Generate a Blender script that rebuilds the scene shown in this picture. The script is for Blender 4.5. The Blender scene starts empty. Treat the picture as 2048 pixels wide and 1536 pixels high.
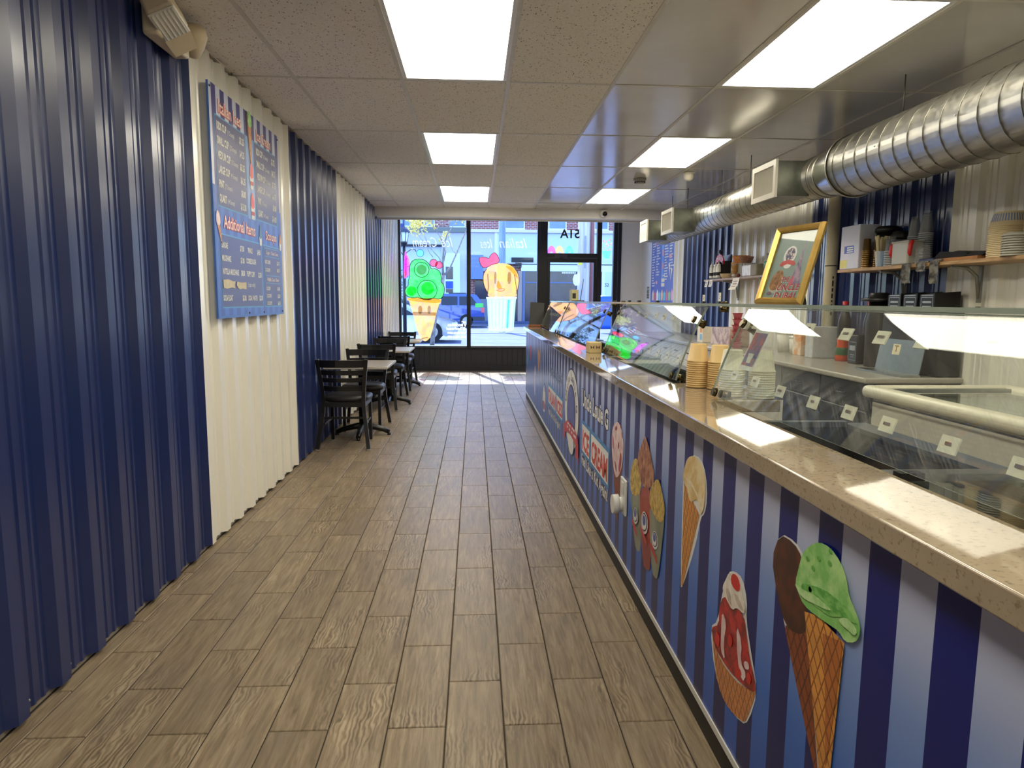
import bpy, bmesh, math, random
from mathutils import Vector, Matrix

random.seed(3)
SC = bpy.context.scene
COL = SC.collection
PI = math.pi

# ------------------------------------------------------------------ camera
def make_camera():
    pi_, ya, ro = math.radians(7.078), math.radians(3.185), math.radians(0.355)
    fw = Vector((math.sin(ya) * math.cos(pi_), math.cos(ya) * math.cos(pi_), -math.sin(pi_)))
    rt0 = Vector((math.cos(ya), -math.sin(ya), 0))
    up0 = rt0.cross(fw)
    rt = math.cos(ro) * rt0 + math.sin(ro) * up0
    up = -math.sin(ro) * rt0 + math.cos(ro) * up0
    cam = bpy.data.cameras.new('camera')
    cam.sensor_width = 36.0
    cam.lens = 1354.37 * 36.0 / 2048.0
    cam.clip_start = 0.02
    cam.clip_end = 400
    o = bpy.data.objects.new('camera', cam)
    m = Matrix((( rt.x, up.x, -fw.x, 0.0), (rt.y, up.y, -fw.y, 0.0), (rt.z, up.z, -fw.z, 1.3925), (0, 0, 0, 1)))
    o.matrix_world = m
    COL.objects.link(o)
    SC.camera = o
make_camera()

# ------------------------------------------------------------------ world, sun, exposure
SC.view_settings.view_transform = 'Standard'
SC.view_settings.look = 'None'
SC.view_settings.gamma = 1.0
SC.view_settings.use_curve_mapping = False
SC.view_settings.exposure = 1.5
SC.cycles.max_bounces = 10
SC.cycles.diffuse_bounces = 5
SC.cycles.glossy_bounces = 5
SC.cycles.transparent_max_bounces = 20
SC.cycles.sample_clamp_indirect = 6.0
SC.cycles.use_denoising = True

SUN_DIR = Vector((0.26, -1.0, -1.29)).normalized()
W = bpy.data.worlds.new('sky')
SC.world = W
W.use_nodes = True
nt = W.node_tree
bg = nt.nodes['Background']
sky = nt.nodes.new('ShaderNodeTexSky')
sky.sky_type = 'NISHITA'
sky.sun_disc = False
sky.sun_elevation = math.radians(51)
sky.sun_rotation = math.radians(-15)
sky.air_density = 1.0
sky.ozone_density = 1.6
wb = nt.nodes.new('ShaderNodeMix')
wb.data_type = 'RGBA'; wb.blend_type = 'MULTIPLY'
wb.inputs[0].default_value = 1.0
wb.inputs[7].default_value = (0.84, 0.96, 1.2, 1)      # lamp-balanced camera: daylight reads blue
nt.links.new(sky.outputs[0], wb.inputs[6])
nt.links.new(wb.outputs[2], bg.inputs[0])
bg.inputs[1].default_value = 0.33
sl = bpy.data.lights.new('sun', 'SUN')
sl.energy = 5.5
sl.angle = math.radians(0.6)
sl.color = (0.84, 0.91, 1.0)
so = bpy.data.objects.new('sun', sl)
so.rotation_euler = SUN_DIR.to_track_quat('-Z', 'Y').to_euler()
so.location = (-6, 30, 30)
COL.objects.link(so)

LIGHT_COL = (1.0, 0.92, 0.74)
LIGHT_STRENGTH = 4.4

# ------------------------------------------------------------------ materials
def lin(c):
    r = []
    for v in c[:3]:
        v = v / 255.0
        r.append(v / 12.92 if v <= 0.04045 else ((v + 0.055) / 1.055) ** 2.4)
    return (r[0], r[1], r[2], 1.0)

class NT:
    """short hand for building a node material"""
    def __init__(s, name):
        s.m = bpy.data.materials.new(name)
        s.m.use_nodes = True
        s.t = s.m.node_tree
        s.p = s.t.nodes['Principled BSDF']
        s.out = s.t.nodes['Material Output']
    def n(s, typ, **kw):
        nd = s.t.nodes.new('ShaderNode' + typ)
        for k, v in kw.items():
            if k == 'inp':
                for a, b in v.items():
                    s.set(nd, a, b)
            else:
                setattr(nd, k, v)
        return nd
    def set(s, nd, key, v):
        i = nd.inputs[key]
        if isinstance(v, bpy.types.NodeSocket):
            s.t.links.new(v, i)
        else:
            i.default_value = v
    def math(s, op, a, b=0.0, c=0.0):
        nd = s.n('Math', operation=op)
        s.set(nd, 0, a); s.set(nd, 1, b); s.set(nd, 2, c)
        return nd.outputs[0]
    def mix(s, f, a, b):
        nd = s.n('Mix', data_type='RGBA')
        s.set(nd, 0, f); s.set(nd, 6, a); s.set(nd, 7, b)
        return nd.outputs[2]
    def ramp(s, f, stops):
        nd = s.n('ValToRGB')
        e = nd.color_ramp.elements
        while len(e) < len(stops):
            e.new(0.5)
        for el, (p, c) in zip(e, stops):
            el.position = p
            el.color = c
        s.set(nd, 0, f)
        return nd.outputs[0]
    def noise(s, vec=None, scale=5.0, detail=3.0, rough=0.5, dist=0.0):
        nd = s.n('TexNoise')
        nd.inputs['Scale'].default_value = scale
        nd.inputs['Detail'].default_value = detail
        nd.inputs['Roughness'].default_value = rough
        nd.inputs['Distortion'].default_value = dist
        if vec is not None:
            s.t.links.new(vec, nd.inputs['Vector'])
        return nd.outputs[0]
    def pos(s):
        return s.n('NewGeometry').outputs['Position']
    def obj(s):
        return s.n('TexCoord').outputs['Object']
    def scale(s, vec, sc, loc=(0, 0, 0), rot=(0, 0, 0)):
        nd = s.n('Mapping')
        s.set(nd, 'Vector', vec)
        nd.inputs['Scale'].default_value = sc
        nd.inputs['Location'].default_value = loc
        nd.inputs['Rotation'].default_value = rot
        return nd.outputs[0]
    def xyz(s, vec):
        nd = s.n('SeparateXYZ')
        s.set(nd, 0, vec)
        return nd.outputs
    def bump(s, h, strength=0.2, dist=0.01):
        nd = s.n('Bump')
        nd.inputs['Strength'].default_value = strength
        nd.inputs['Distance'].default_value = dist
        s.set(nd, 'Height', h)
        s.set(s.p, 'Normal', nd.outputs[0])
    def base(s, col, rough=0.5, metal=0.0, spec=0.5):
        s.set(s.p, 'Base Color', col)
        s.set(s.p, 'Roughness', rough)
        s.set(s.p, 'Metallic', metal)
        s.set(s.p, 'Specular IOR Level', spec)
        return s.m

MATS = {}
def M(name, col, rough=0.5, metal=0.0, vary=0.10, scale=20.0, bump=0.0, bscale=60.0, spec=0.5, coat=0.0):
    """plain surface with slight procedural variation of colour and relief"""
    if name in MATS:
        return MATS[name]
    k = NT(name)
    c = lin(col)
    f = k.noise(k.obj(), scale, 3.0)
    lo = tuple(v * (1 - vary) for v in c[:3]) + (1,)
    hi = tuple(min(1, v * (1 + vary)) for v in c[:3]) + (1,)
    k.base(k.ramp(f, [(0.3, lo), (0.7, hi)]), rough, metal, spec)
    if coat:
        k.p.inputs['Coat Weight'].default_value = coat
        k.p.inputs['Coat Roughness'].default_value = 0.06
    if bump:
        k.bump(k.noise(k.obj(), bscale, 2.0), bump, 0.005)
    MATS[name] = k.m
    return k.m

def two_tone(name, c1, c2, scale=15.0, detail=4.0, rough=0.5, stretch=(1, 1, 1), lo=0.4, hi=0.6, bump=0.0, dist=0.0):
    if name in MATS:
        return MATS[name]
    k = NT(name)
    f = k.noise(k.scale(k.pos(), stretch), scale, detail, 0.6, dist)
    k.base(k.ramp(f, [(lo, lin(c1)), (hi, lin(c2))]), rough)
    if bump:
        k.bump(f, bump, 0.01)
    MATS[name] = k.m
    return k.m

def emit(name, col, st):
    if name in MATS:
        return MATS[name]
    k = NT(name)
    k.base((0.8, 0.8, 0.8, 1), 0.4)
    k.set(k.p, 'Emission Color', col)
    k.p.inputs['Emission Strength'].default_value = st
    MATS[name] = k.m
    return k.m

def glass(name, tint=(0.95, 0.98, 0.96), smear=0.0, ior=1.5, rough=0.0, milk=0.0):
    """thin clear glazing: clear to light, mirror like at a slant"""
    if name in MATS:
        return MATS[name]
    k = NT(name)
    tr = k.n('BsdfTransparent'); tr.inputs[0].default_value = tint + (1,)
    gl = k.n('BsdfGlossy'); gl.inputs['Roughness'].default_value = rough
    gl.inputs[0].default_value = (1, 1, 1, 1)
    ge = k.n('NewGeometry')
    dt = k.n('VectorMath', operation='DOT_PRODUCT')
    k.set(dt, 0, ge.outputs['Normal']); k.set(dt, 1, ge.outputs['Incoming'])
    r0 = ((ior - 1) / (ior + 1)) ** 2
    fr = k.math('MULTIPLY_ADD', k.math('POWER', k.math('SUBTRACT', 1.0, k.math('ABSOLUTE', dt.outputs['Value'])), 5.0), 1 - r0, r0)
    mx = k.n('MixShader')
    k.set(mx, 0, fr); k.set(mx, 1, tr.outputs[0]); k.set(mx, 2, gl.outputs[0])
    last = mx
    if smear:
        di = k.n('BsdfDiffuse'); di.inputs[0].default_value = (0.75, 0.75, 0.72, 1)
        st = k.noise(k.scale(k.scale(k.pos(), (1, 1, 1), (0, 0, 0), (math.radians(-38), 0, 0)), (1, 5, 75)), 1.0, 3.0, .6, .5)
        big = k.noise(k.scale(k.pos(), (1, 1.6, 1.6)), 2.6, 2.0)
        f = k.math('MULTIPLY', k.ramp(st, [(0.5, (0, 0, 0, 1)), (0.72, (1, 1, 1, 1))]), k.ramp(big, [(0.40, (0, 0, 0, 1)), (0.60, (1, 1, 1, 1))]))
        f = k.math('MULTIPLY_ADD', f, smear, 0.012)
        m2 = k.n('MixShader')
        k.set(m2, 0, f); k.set(m2, 1, mx.outputs[0]); k.set(m2, 2, di.outputs[0])
        last = m2
    if milk:
        di = k.n('BsdfDiffuse'); di.inputs[0].default_value = (0.85, 0.87, 0.88, 1)
        m3 = k.n('MixShader')
        k.set(m3, 0, milk); k.set(m3, 1, last.outputs[0]); k.set(m3, 2, di.outputs[0])
        last = m3
    k.t.links.new(last.outputs[0], k.out.inputs[0])
    MATS[name] = k.m
    return k.m

def paint_on_glass(name, c1, c2, clear=0.35, scale=6.0):
    """brushed translucent window paint"""
    if name in MATS:
        return MATS[name]
    k = NT(name)
    f = k.noise(k.scale(k.pos(), (1, 1, 1)), scale, 5.0, 0.65, 1.2)
    col = k.ramp(f, [(0.35, lin(c1)), (0.68, lin(c2))])
    di = k.n('BsdfDiffuse'); k.set(di, 0, col)
    tl = k.n('BsdfTranslucent'); k.set(tl, 0, col)
    tr = k.n('BsdfTransparent'); k.set(tr, 0, k.mix(0.35, col, (1, 1, 1, 1)))
    a = k.n('MixShader'); k.set(a, 0, 0.7); k.set(a, 1, di.outputs[0]); k.set(a, 2, tl.outputs[0])
    b = k.n('MixShader')
    k.set(b, 0, k.math('MULTIPLY_ADD', f, 0.5, clear - 0.25)); k.set(b, 1, a.outputs[0]); k.set(b, 2, tr.outputs[0])
    k.t.links.new(b.outputs[0], k.out.inputs[0])
    MATS[name] = k.m
    return k.m

# ------------------------------------------------------------------ mesh building
ORG = {}          # world origin of every thing
def children_of(o):
    return [c for c in COL.objects if c.parent == o]

class MB:
    def __init__(s):
        s.b = bmesh.new()
        s.mi = 0
        s.sm = set()
    def _done(s, faces, smooth=False):
        for f in faces:
            f.material_index = s.mi
            f.smooth = smooth
        return s
    def box(s, x0, x1, y0, y1, z0, z1, mat=None):
        v = [s.b.verts.new(p) for p in ((x0, y0, z0), (x1, y0, z0), (x1, y1, z0), (x0, y1, z0), (x0, y0, z1), (x1, y0, z1), (x1, y1, z1), (x0, y1, z1))]
        if mat is not None:
            for a in v:
                a.co = mat @ a.co
        q = [s.b.faces.new([v[i] for i in f]) for f in ((3, 2, 1, 0), (4, 5, 6, 7), (0, 1, 5, 4), (1, 2, 6, 5), (2, 3, 7, 6), (3, 0, 4, 7))]
        return s._done(q)
    def rbox(s, x0, x1, y0, y1, z0, z1, r=0.01, seg=2, mat=None):
        t = bmesh.new()
        bmesh.ops.create_cube(t, size=1.0)
        for v in t.verts:
            v.co = Vector(((x0 + x1) / 2 + v.co.x * (x1 - x0), (y0 + y1) / 2 + v.co.y * (y1 - y0), (z0 + z1) / 2 + v.co.z * (z1 - z0)))
        bmesh.ops.bevel(t, geom=list(t.edges), offset=r, segments=seg, affect='EDGES', profile=0.5)
        t.normal_update()
        flat = [max(abs(f.normal.x), abs(f.normal.y), abs(f.normal.z)) > .999 for f in t.faces]
        n0 = len(s.b.faces)
        s.join(t, mat, smooth=seg > 1)
        s.b.faces.ensure_lookup_table()
        for i, fl_ in enumerate(flat):
            if fl_: s.b.faces[n0 + i].smooth = False
        return s
    def join(s, t, mat=None, smooth=False):
        mp = {}
        for v in t.verts:
            mp[v] = s.b.verts.new(mat @ v.co if mat is not None else v.co)
        fs = []
        for f in t.faces:
            try:
                fs.append(s.b.faces.new([mp[v] for v in f.verts]))
            except ValueError:
                pass
        t.free()
        return s._done(fs, smooth)
    def tube(s, pts, r, seg=8, caps=True, smooth=True, squash=None):
        """round bar along a polyline; r a number or one per point"""
        pts = [Vector(p) for p in pts]
        n = len(pts)
        rr = r if isinstance(r, (list, tuple)) else [r] * n
        rings = []
        prev = None
        for i, p in enumerate(pts):
            a = pts[max(0, i - 1)]; c = pts[min(n - 1, i + 1)]
            d = (c - a).normalized()
            if prev is None:
                u = d.cross(Vector((0, 0, 1)))
                if u.length < 1e-3:
                    u = d.cross(Vector((0, 1, 0)))
                u.normalize()
            else:
                u = (prev - d * prev.dot(d)).normalized()
            prev = u
            w = d.cross(u)
            ring = []
            for k in range(seg):
                t = 2 * PI * (k + 0.5) / seg
                ring.append(s.b.verts.new(p + (u * math.cos(t) + w * math.sin(t)) * rr[i]))
            rings.append(ring)
        fs = []
        for i in range(n - 1):
            for k in range(seg):
                fs.append(s.b.faces.new((rings[i][k], rings[i][(k + 1) % seg], rings[i + 1][(k + 1) % seg], rings[i + 1][k])))
        s._done(fs, smooth)
        if caps:
            s._done([s.b.faces.new(list(reversed(rings[0]))), s.b.faces.new(rings[-1])])
        return s
    def cyl(s, p0, p1, r0, r1=None, seg=16, caps=True, smooth=True):
        return s.tube([p0, p1], [r0, r0 if r1 is None else r1], seg, caps, smooth)
    def lathe(s, prof, c=(0, 0, 0), seg=20, smooth=True, mat=None, a0=0.0):
        """profile of (r, z) turned about a vertical axis"""
        c = Vector(c)
        rings = []
        for r, z in prof:
            if r < 1e-5:
                p = Vector((0, 0, z))
                rings.append([s.b.verts.new((mat @ p if mat is not None else p) + c)])
            else:
                ring = []
                for k in range(seg):
                    t = 2 * PI * k / seg + a0
                    p = Vector((r * math.cos(t), r * math.sin(t), z))
                    ring.append(s.b.verts.new((mat @ p if mat is not None else p) + c))
                rings.append(ring)
        fs = []
        for a, b in zip(rings, rings[1:]):
            if len(a) == 1 and len(b) == 1:
                continue
            for k in range(seg):
                j = (k + 1) % seg
                if len(a) == 1:
                    fs.append(s.b.faces.new((a[0], b[j], b[k])))
                elif len(b) == 1:
                    fs.append(s.b.faces.new((a[k], a[j], b[0])))
                else:
                    fs.append(s.b.faces.new((a[k], a[j], b[j], b[k])))
        return s._done(fs, smooth)
    def ball(s, c, r, seg=14, rings=9, sc=(1, 1, 1)):
        t = bmesh.new()
        bmesh.ops.create_uvsphere(t, u_segments=seg, v_segments=rings, radius=r)
        m = Matrix.Translation(Vector(c)) @ Matrix.Diagonal((sc[0], sc[1], sc[2], 1))
        return s.join(t, m, True)
    def poly(s, pts):
        v = [s.b.verts.new(p) for p in pts]
        return s._done([s.b.faces.new(v)])
    def prism(s, pts, f0, f1):
        """closed outline pts (2-D); f0 and f1 place it in space on the two faces"""
        a = [s.b.verts.new(f0(*p)) for p in pts]
        b = [s.b.verts.new(f1(*p)) for p in pts]
        n = len(pts)
        fs = [s.b.faces.new(list(reversed(a))), s.b.faces.new(b)]
        for i in range(n):
            fs.append(s.b.faces.new((a[i], a[(i + 1) % n], b[(i + 1) % n], b[i])))
        return s._done(fs)
    def text(s, body, size, org, u, v, bold=0.0, xs=1.0, shear=0.0, align='LEFT', spacing=1.0, width=None):
        c = bpy.data.curves.new('t', 'FONT')
        c.body = body
        c.size = 1.0
        c.offset = bold
        c.shear = shear
        c.align_x = align
        c.space_character = spacing
        c.resolution_u = 2
        o = bpy.data.objects.new('t', c)
        me = bpy.data.meshes.new_from_object(o)
        if width and len(me.vertices):
            xx = [w.co.x for w in me.vertices]
            xs = width / ((max(xx) - min(xx)) * size)
        t = bmesh.new(); t.from_mesh(me)
        org, u, v = Vector(org), Vector(u), Vector(v)
        for w in t.verts:
            w.co = org + u * (w.co.x * size * xs) + v * (w.co.y * size)
        s.join(t)
        bpy.data.meshes.remove(me); bpy.data.objects.remove(o); bpy.data.curves.remove(c)
        return s
    def build(s, name, mats, parent=None, label=None, kind=None, local=False, solid=True):
        me = bpy.data.meshes.new(name)
        if solid:
            bmesh.ops.recalc_face_normals(s.b, faces=list(s.b.faces))
        if parent is not None and not local:
            off = ORG[parent.name]
            for v in s.b.verts:
                v.co -= off
        s.b.to_mesh(me); s.b.free()
        for m in (mats if isinstance(mats, (list, tuple)) else [mats]):
            me.materials.append(m)
        o = bpy.data.objects.new(name, me)
        COL.objects.link(o)
        if parent is not None:
            o.parent = parent
            ORG[o.name] = ORG[parent.name]
        else:
            ORG[o.name] = Vector((0, 0, 0))
        if label: o['label'] = label
        if kind: o['kind'] = kind
        return o

def thing(name, label, cat, loc=(0, 0, 0), rotz=0.0, group=None):
    o = bpy.data.objects.new(name, None)
    o.empty_display_size = 0.1
    COL.objects.link(o)
    o.location = loc
    o.rotation_euler = (0, 0, rotz)
    ORG[o.name] = Vector(loc)
    tag(o, label, cat, group)
    return o

def tag(o, label, cat, group=None):
    o['label'] = label
    o['category'] = cat
    if group: o['group'] = group
    return o

def structure(name, label, loc=(0, 0, 0)):
    o = bpy.data.objects.new(name, None)
    COL.objects.link(o)
    o.location = loc
    ORG[o.name] = Vector(loc)
    o['label'] = label
    o['kind'] = 'structure'
    return o

def recentre(o):
    """put a one-mesh thing's origin at its base"""
    me = o.data
    xs = [v.co.x for v in me.vertices]; ys = [v.co.y for v in me.vertices]; zs = [v.co.z for v in me.vertices]
    c = Vector(((min(xs) + max(xs)) / 2, (min(ys) + max(ys)) / 2, min(zs)))
    for v in me.vertices:
        v.co -= c
    o.location = c
    ORG[o.name] = c
    return o

def copy_tree(o, loc=None, rotz=None, parent=None):
    kids = children_of(o)
    c = o.copy()
    COL.objects.link(c)
    if parent is not None:
        c.parent = parent
    if loc is not None: c.location = loc
    if rotz is not None: c.rotation_euler = (0, 0, rotz)
    for k in kids:
        copy_tree(k, parent=c)
    return c

def smooth2(pts, n=2):
    for _ in range(n):
        q = []
        for i in range(len(pts)):
            a, b = pts[i], pts[(i + 1) % len(pts)]
            q.append((a[0] * .75 + b[0] * .25, a[1] * .75 + b[1] * .25))
            q.append((a[0] * .25 + b[0] * .75, a[1] * .25 + b[1] * .75))
        pts = q
    return pts

def ellipse(c, rx, ry, n=24, rot=0.0):
    return [(c[0] + rx * math.cos(t) * math.cos(rot) - ry * math.sin(t) * math.sin(rot), c[1] + rx * math.cos(t) * math.sin(rot) + ry * math.sin(t) * math.cos(rot)) for t in [2 * PI * i / n for i in range(n)]]

def grow(pts, d):
    """outline pushed out from its centre, for a keyline"""
    cx = sum(p[0] for p in pts) / len(pts); cy = sum(p[1] for p in pts) / len(pts)
    r = []
    for p in pts:
        l = math.hypot(p[0] - cx, p[1] - cy) or 1
        r.append((p[0] + (p[0] - cx) / l * d, p[1] + (p[1] - cy) / l * d))
    return r

def nth(i):
    small = ['first', 'second', 'third', 'fourth', 'fifth', 'sixth', 'seventh', 'eighth', 'ninth', 'tenth', 'eleventh', 'twelfth', 'thirteenth', 'fourteenth', 'fifteenth', 'sixteenth', 'seventeenth', 'eighteenth', 'nineteenth', 'twentieth']
    if i < 20: return small[i]
    t = {2: 'twenty', 3: 'thirty'}[(i + 1) // 10]
    return t + '-' + small[(i + 1) % 10 - 1] if (i + 1) % 10 else {30: 'thirtieth', 40: 'fortieth'}[i + 1]
ORD = ['first', 'second', 'third', 'fourth', 'fifth', 'sixth', 'seventh', 'eighth', 'ninth', 'tenth', 'eleventh', 'twelfth', 'thirteenth', 'fourteenth', 'fifteenth', 'sixteenth']

# common materials
WHITE = M('white_paint', (228, 227, 222), 0.45, vary=0.03)
BLACK_METAL = M('black_metal', (16, 16, 18), 0.32, vary=0.1, spec=0.5)
STEEL = M('steel', (170, 172, 172), 0.3, 1.0)
BRASS = M('dark_brass', (96, 84, 58), 0.25, 1.0)
PLASTIC_W = M('white_plastic', (232, 226, 208), 0.35, vary=0.02)
BLACK_PL = M('black_plastic', (18, 18, 19), 0.35)
DARK_INK = M('dark_ink', (28, 28, 34), 0.6)

# ================================================================== ROOM SHELL
XL, XR, YF, YB = -1.495, 3.30, 13.40, -4.0
CEIL = 2.7575

# ---- floor: wood-look porcelain tiles laid in half bond
def floor_mat():
    k = NT('wood_look_tile')
    g = k.n('ObjectInfo')
    rnd = g.outputs['Random']
    off = k.n('CombineXYZ')
    k.set(off, 0, k.math('MULTIPLY', rnd, 37.0)); k.set(off, 1, k.math('MULTIPLY', rnd, 91.0)); k.set(off, 2, k.math('MULTIPLY', rnd, 13.0))
    vm = k.n('VectorMath', operation='ADD')
    k.set(vm, 0, k.obj()); k.set(vm, 1, off.outputs[0])
    v = vm.outputs[0]
    grain = k.noise(k.scale(v, (38, 3.2, 1)), 1.6, 5.0, 0.62, 0.6)
    swirl = k.n('TexWave', wave_type='BANDS', bands_direction='X')
    swirl.inputs['Scale'].default_value = 20.0
    swirl.inputs['Distortion'].default_value = 11.0
    swirl.inputs['Detail'].default_value = 2.5
    swirl.inputs['Detail Scale'].default_value = 1.4
    k.set(swirl, 'Vector', k.scale(v, (1.0, 0.35, 1)))
    mask = k.ramp(k.noise(k.scale(v, (5, 2.2, 1)), 1.0, 2.0), [(0.5, (0, 0, 0, 1)), (0.66, (1, 1, 1, 1))])
    f = k.math('MULTIPLY_ADD', k.math('MULTIPLY', k.math('SUBTRACT', swirl.outputs[1], 0.5), mask), 0.34, grain)
    col = k.ramp(f, [(0.22, lin((94, 80, 63))), (0.5, lin((137, 120, 96))), (0.78, lin((168, 151, 126)))])
    cloud = k.noise(k.scale(v, (6, 2, 1)), 1.3, 2.0)
    col = k.mix(k.ramp(cloud, [(0.42, (0, 0, 0, 1)), (0.75, (0.5, 0.5, 0.5, 1))]), col, lin((112, 101, 88)))
    hs = k.n('HueSaturation')
    k.set(hs, 'Color', col)
    k.set(hs, 'Value', k.math('MULTIPLY_ADD', rnd, 0.22, 0.89))
    k.set(hs, 'Saturation', 0.95)
    k.base(hs.outputs[0], 0.42, 0, 0.22)
    k.set(k.p, 'Roughness', k.math('MULTIPLY_ADD', grain, 0.25, 0.28))
    k.bump(f, 0.12, 0.004)
    return k.m

FLOOR_M = floor_mat()
GROUT = M('dark_grout', (46, 41, 36), 0.9)
fl = structure('floor', 'floor of grey brown wood-look tiles in half bond')
MB().box(XL - 0.1, XR + 0.1, YB, YF + 0.02, -0.12, -0.004).build('grout_bed', GROUT, fl, label='dark grout bed under the tiles')

TWD, TLN, TX0, TY0 = 0.19094, 0.52892, -0.09527, 4.98752
def tile_mesh(w, l):
    m = MB()
    r = 0.0025
    m.poly([(-w / 2 + r, -l / 2 + r, 0), (w / 2 - r, -l / 2 + r, 0), (w / 2 - r, l / 2 - r, 0), (-w / 2 + r, l / 2 - r, 0)])
    a = [(-w / 2 + r, -l / 2 + r), (w / 2 - r, -l / 2 + r), (w / 2 - r, l / 2 - r), (-w / 2 + r, l / 2 - r)]
    b = [(-w / 2, -l / 2), (w / 2, -l / 2), (w / 2, l / 2), (-w / 2, l / 2)]
    for i in range(4):
        j = (i + 1) % 4
        m.poly([(b[i][0], b[i][1], -r), (b[j][0], b[j][1], -r), (a[j][0], a[j][1], 0), (a[i][0], a[i][1], 0)])
        m.poly([(b[i][0], b[i][1], -0.006), (b[j][0], b[j][1], -0.006), (b[j][0], b[j][1], -r), (b[i][0], b[i][1], -r)])
    me = bpy.data.meshes.new('floor_tile')
    m.b.to_mesh(me); m.b.free()
    me.materials.append(FLOOR_M)
    return me
TILES = {}
rest = MB()
n_tiles = 0
for c in range(-8, 18):
    x0, x1 = TX0 + c * TWD, TX0 + (c + 1) * TWD
    x0c, x1c = max(x0, XL), min(x1, XR)
    if x1c - x0c < 0.02:
        continue
    for j in range(-30, 30):
        yb = TY0 + (j if c % 2 == 0 else j + 0.5) * TLN
        y0, y1 = max(yb, YB), min(yb + TLN, YF - 0.02)
        if y1 - y0 < 0.02:
            continue
        g = 0.0022
        w, l = round(x1c - x0c - 2 * g, 3), round(y1 - y0 - 2 * g, 3)
        cx, cy = (x0c + x1c) / 2, (y0 + y1) / 2
        if x0c < 0.80 and y1 > 1.55:
            if (w, l) not in TILES:
                TILES[(w, l)] = tile_mesh(w, l)
            o = bpy.data.objects.new('floor_tile', TILES[(w, l)])
            COL.objects.link(o); o.parent = fl; o.location = (cx, cy, 0)
            n_tiles += 1
        else:
            rest.box(cx - w / 2, cx + w / 2, cy - l / 2, cy + l / 2, -0.006, 0)
rest.build('outlying_floor_tile', FLOOR_M, fl, kind='stuff', label='tiles behind the counter and behind the view')

# ---- ceiling: lay-in grid, fissured tiles on the aisle side, glossy vinyl tiles over the counter
CT, CX0, CY0 = 0.6675, -1.1208, 4.4884
def fissure_mat():
    k = NT('fissured_tile')
    p = k.pos()
    holes = k.n('TexVoronoi'); holes.inputs['Scale'].default_value = 75.0
    k.set(holes, 'Vector', k.scale(p, (1.0, 0.55, 1.0)))
    d = k.ramp(holes.outputs['Distance'], [(0.16, (0, 0, 0, 1)), (0.30, (1, 1, 1, 1))])
    m = k.ramp(k.noise(p, 40.0, 2.0), [(0.46, (1, 1, 1, 1)), (0.56, (0, 0, 0, 1))])
    f = k.math('MAXIMUM', d, m)
    worn = k.noise(p, 90.0, 3.0)
    c = k.mix(f, lin((120, 112, 104)), k.ramp(worn, [(0.3, lin((228, 223, 217))), (0.7, lin((240, 236, 231)))]))
    k.base(c, 0.9, 0, 0.2)
    k.bump(f, 0.35, 0.004)
    return k.m
def vinyl_mat():
    k = NT('glossy_vinyl_tile')
    p = k.pos()
    f = k.noise(k.scale(p, (7, 34, 1)), 1.0, 2.0, 0.5, 0.4)
    g = k.noise(k.scale(p, (1, 1, 1)), 3.0, 2.0)
    k.base(k.ramp(g, [(0.3, lin((206, 203, 198))), (0.7, lin((214, 211, 206)))]), 0.16, 0, 0.5)
    k.set(k.p, 'Roughness', k.math('MULTIPLY_ADD', g, 0.12, 0.08))
    k.bump(f, 0.10, 0.006)
    return k.m
FISS, VINYL = fissure_mat(), vinyl_mat()
GRIDM = M('grid_bar', (206, 202, 192), 0.45, vary=0.05)
cl = structure('ceiling', 'suspended ceiling of lay-in tiles in a white grid')
MB().box(XL - 0.1, XR + 0.1, YB, 10.42, 3.0, 3.05).build('ceiling_deck', WHITE, cl, label='deck hidden above the grid')
cols = [XL] + [CX0 + i * CT for i in range(0, 7)] + [XR]
rows = [YB] + [CY0 + i * 2 * CT for i in range(-6, 5)] + [10.42]
LIGHT_CELLS = []
for ci in range(len(cols) - 1):
    for ri in range(len(rows) - 1):
        x0, x1, y0, y1 = cols[ci], cols[ci + 1], rows[ri], rows[ri + 1]
        if x1 - x0 < .03 or y1 - y0 < .03:
            continue
        gi = ri - 6              # row just beyond joint A is gi = 1
        if ci in (2, 5) and gi % 2 == 0 and 0 < ri < len(rows) - 2:
            LIGHT_CELLS.append((ci, gi, x0, x1, y0, y1))
            continue
        MB().box(x0 + .012, x1 - .012, y0 + .012, y1 - .012, CEIL + .004, CEIL + .018).build('ceiling_tile', VINYL if x0 > 0.8 else FISS, cl)
for x in cols[1:-1]:
    MB().box(x - .012, x + .012, YB, 10.42, CEIL, CEIL + .03).build('grid_bar', GRIDM, cl)
for y in rows[1:-1]:
    MB().box(XL, XR, y - .012, y + .012, CEIL + .001, CEIL + .03).build('grid_bar', GRIDM, cl)
MB().box(XL - .05, XR + .05, 10.65, YF + .1, 3.06, 3.12).build('bay_ceiling', WHITE, cl, label='plain white ceiling of the window bay')

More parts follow.
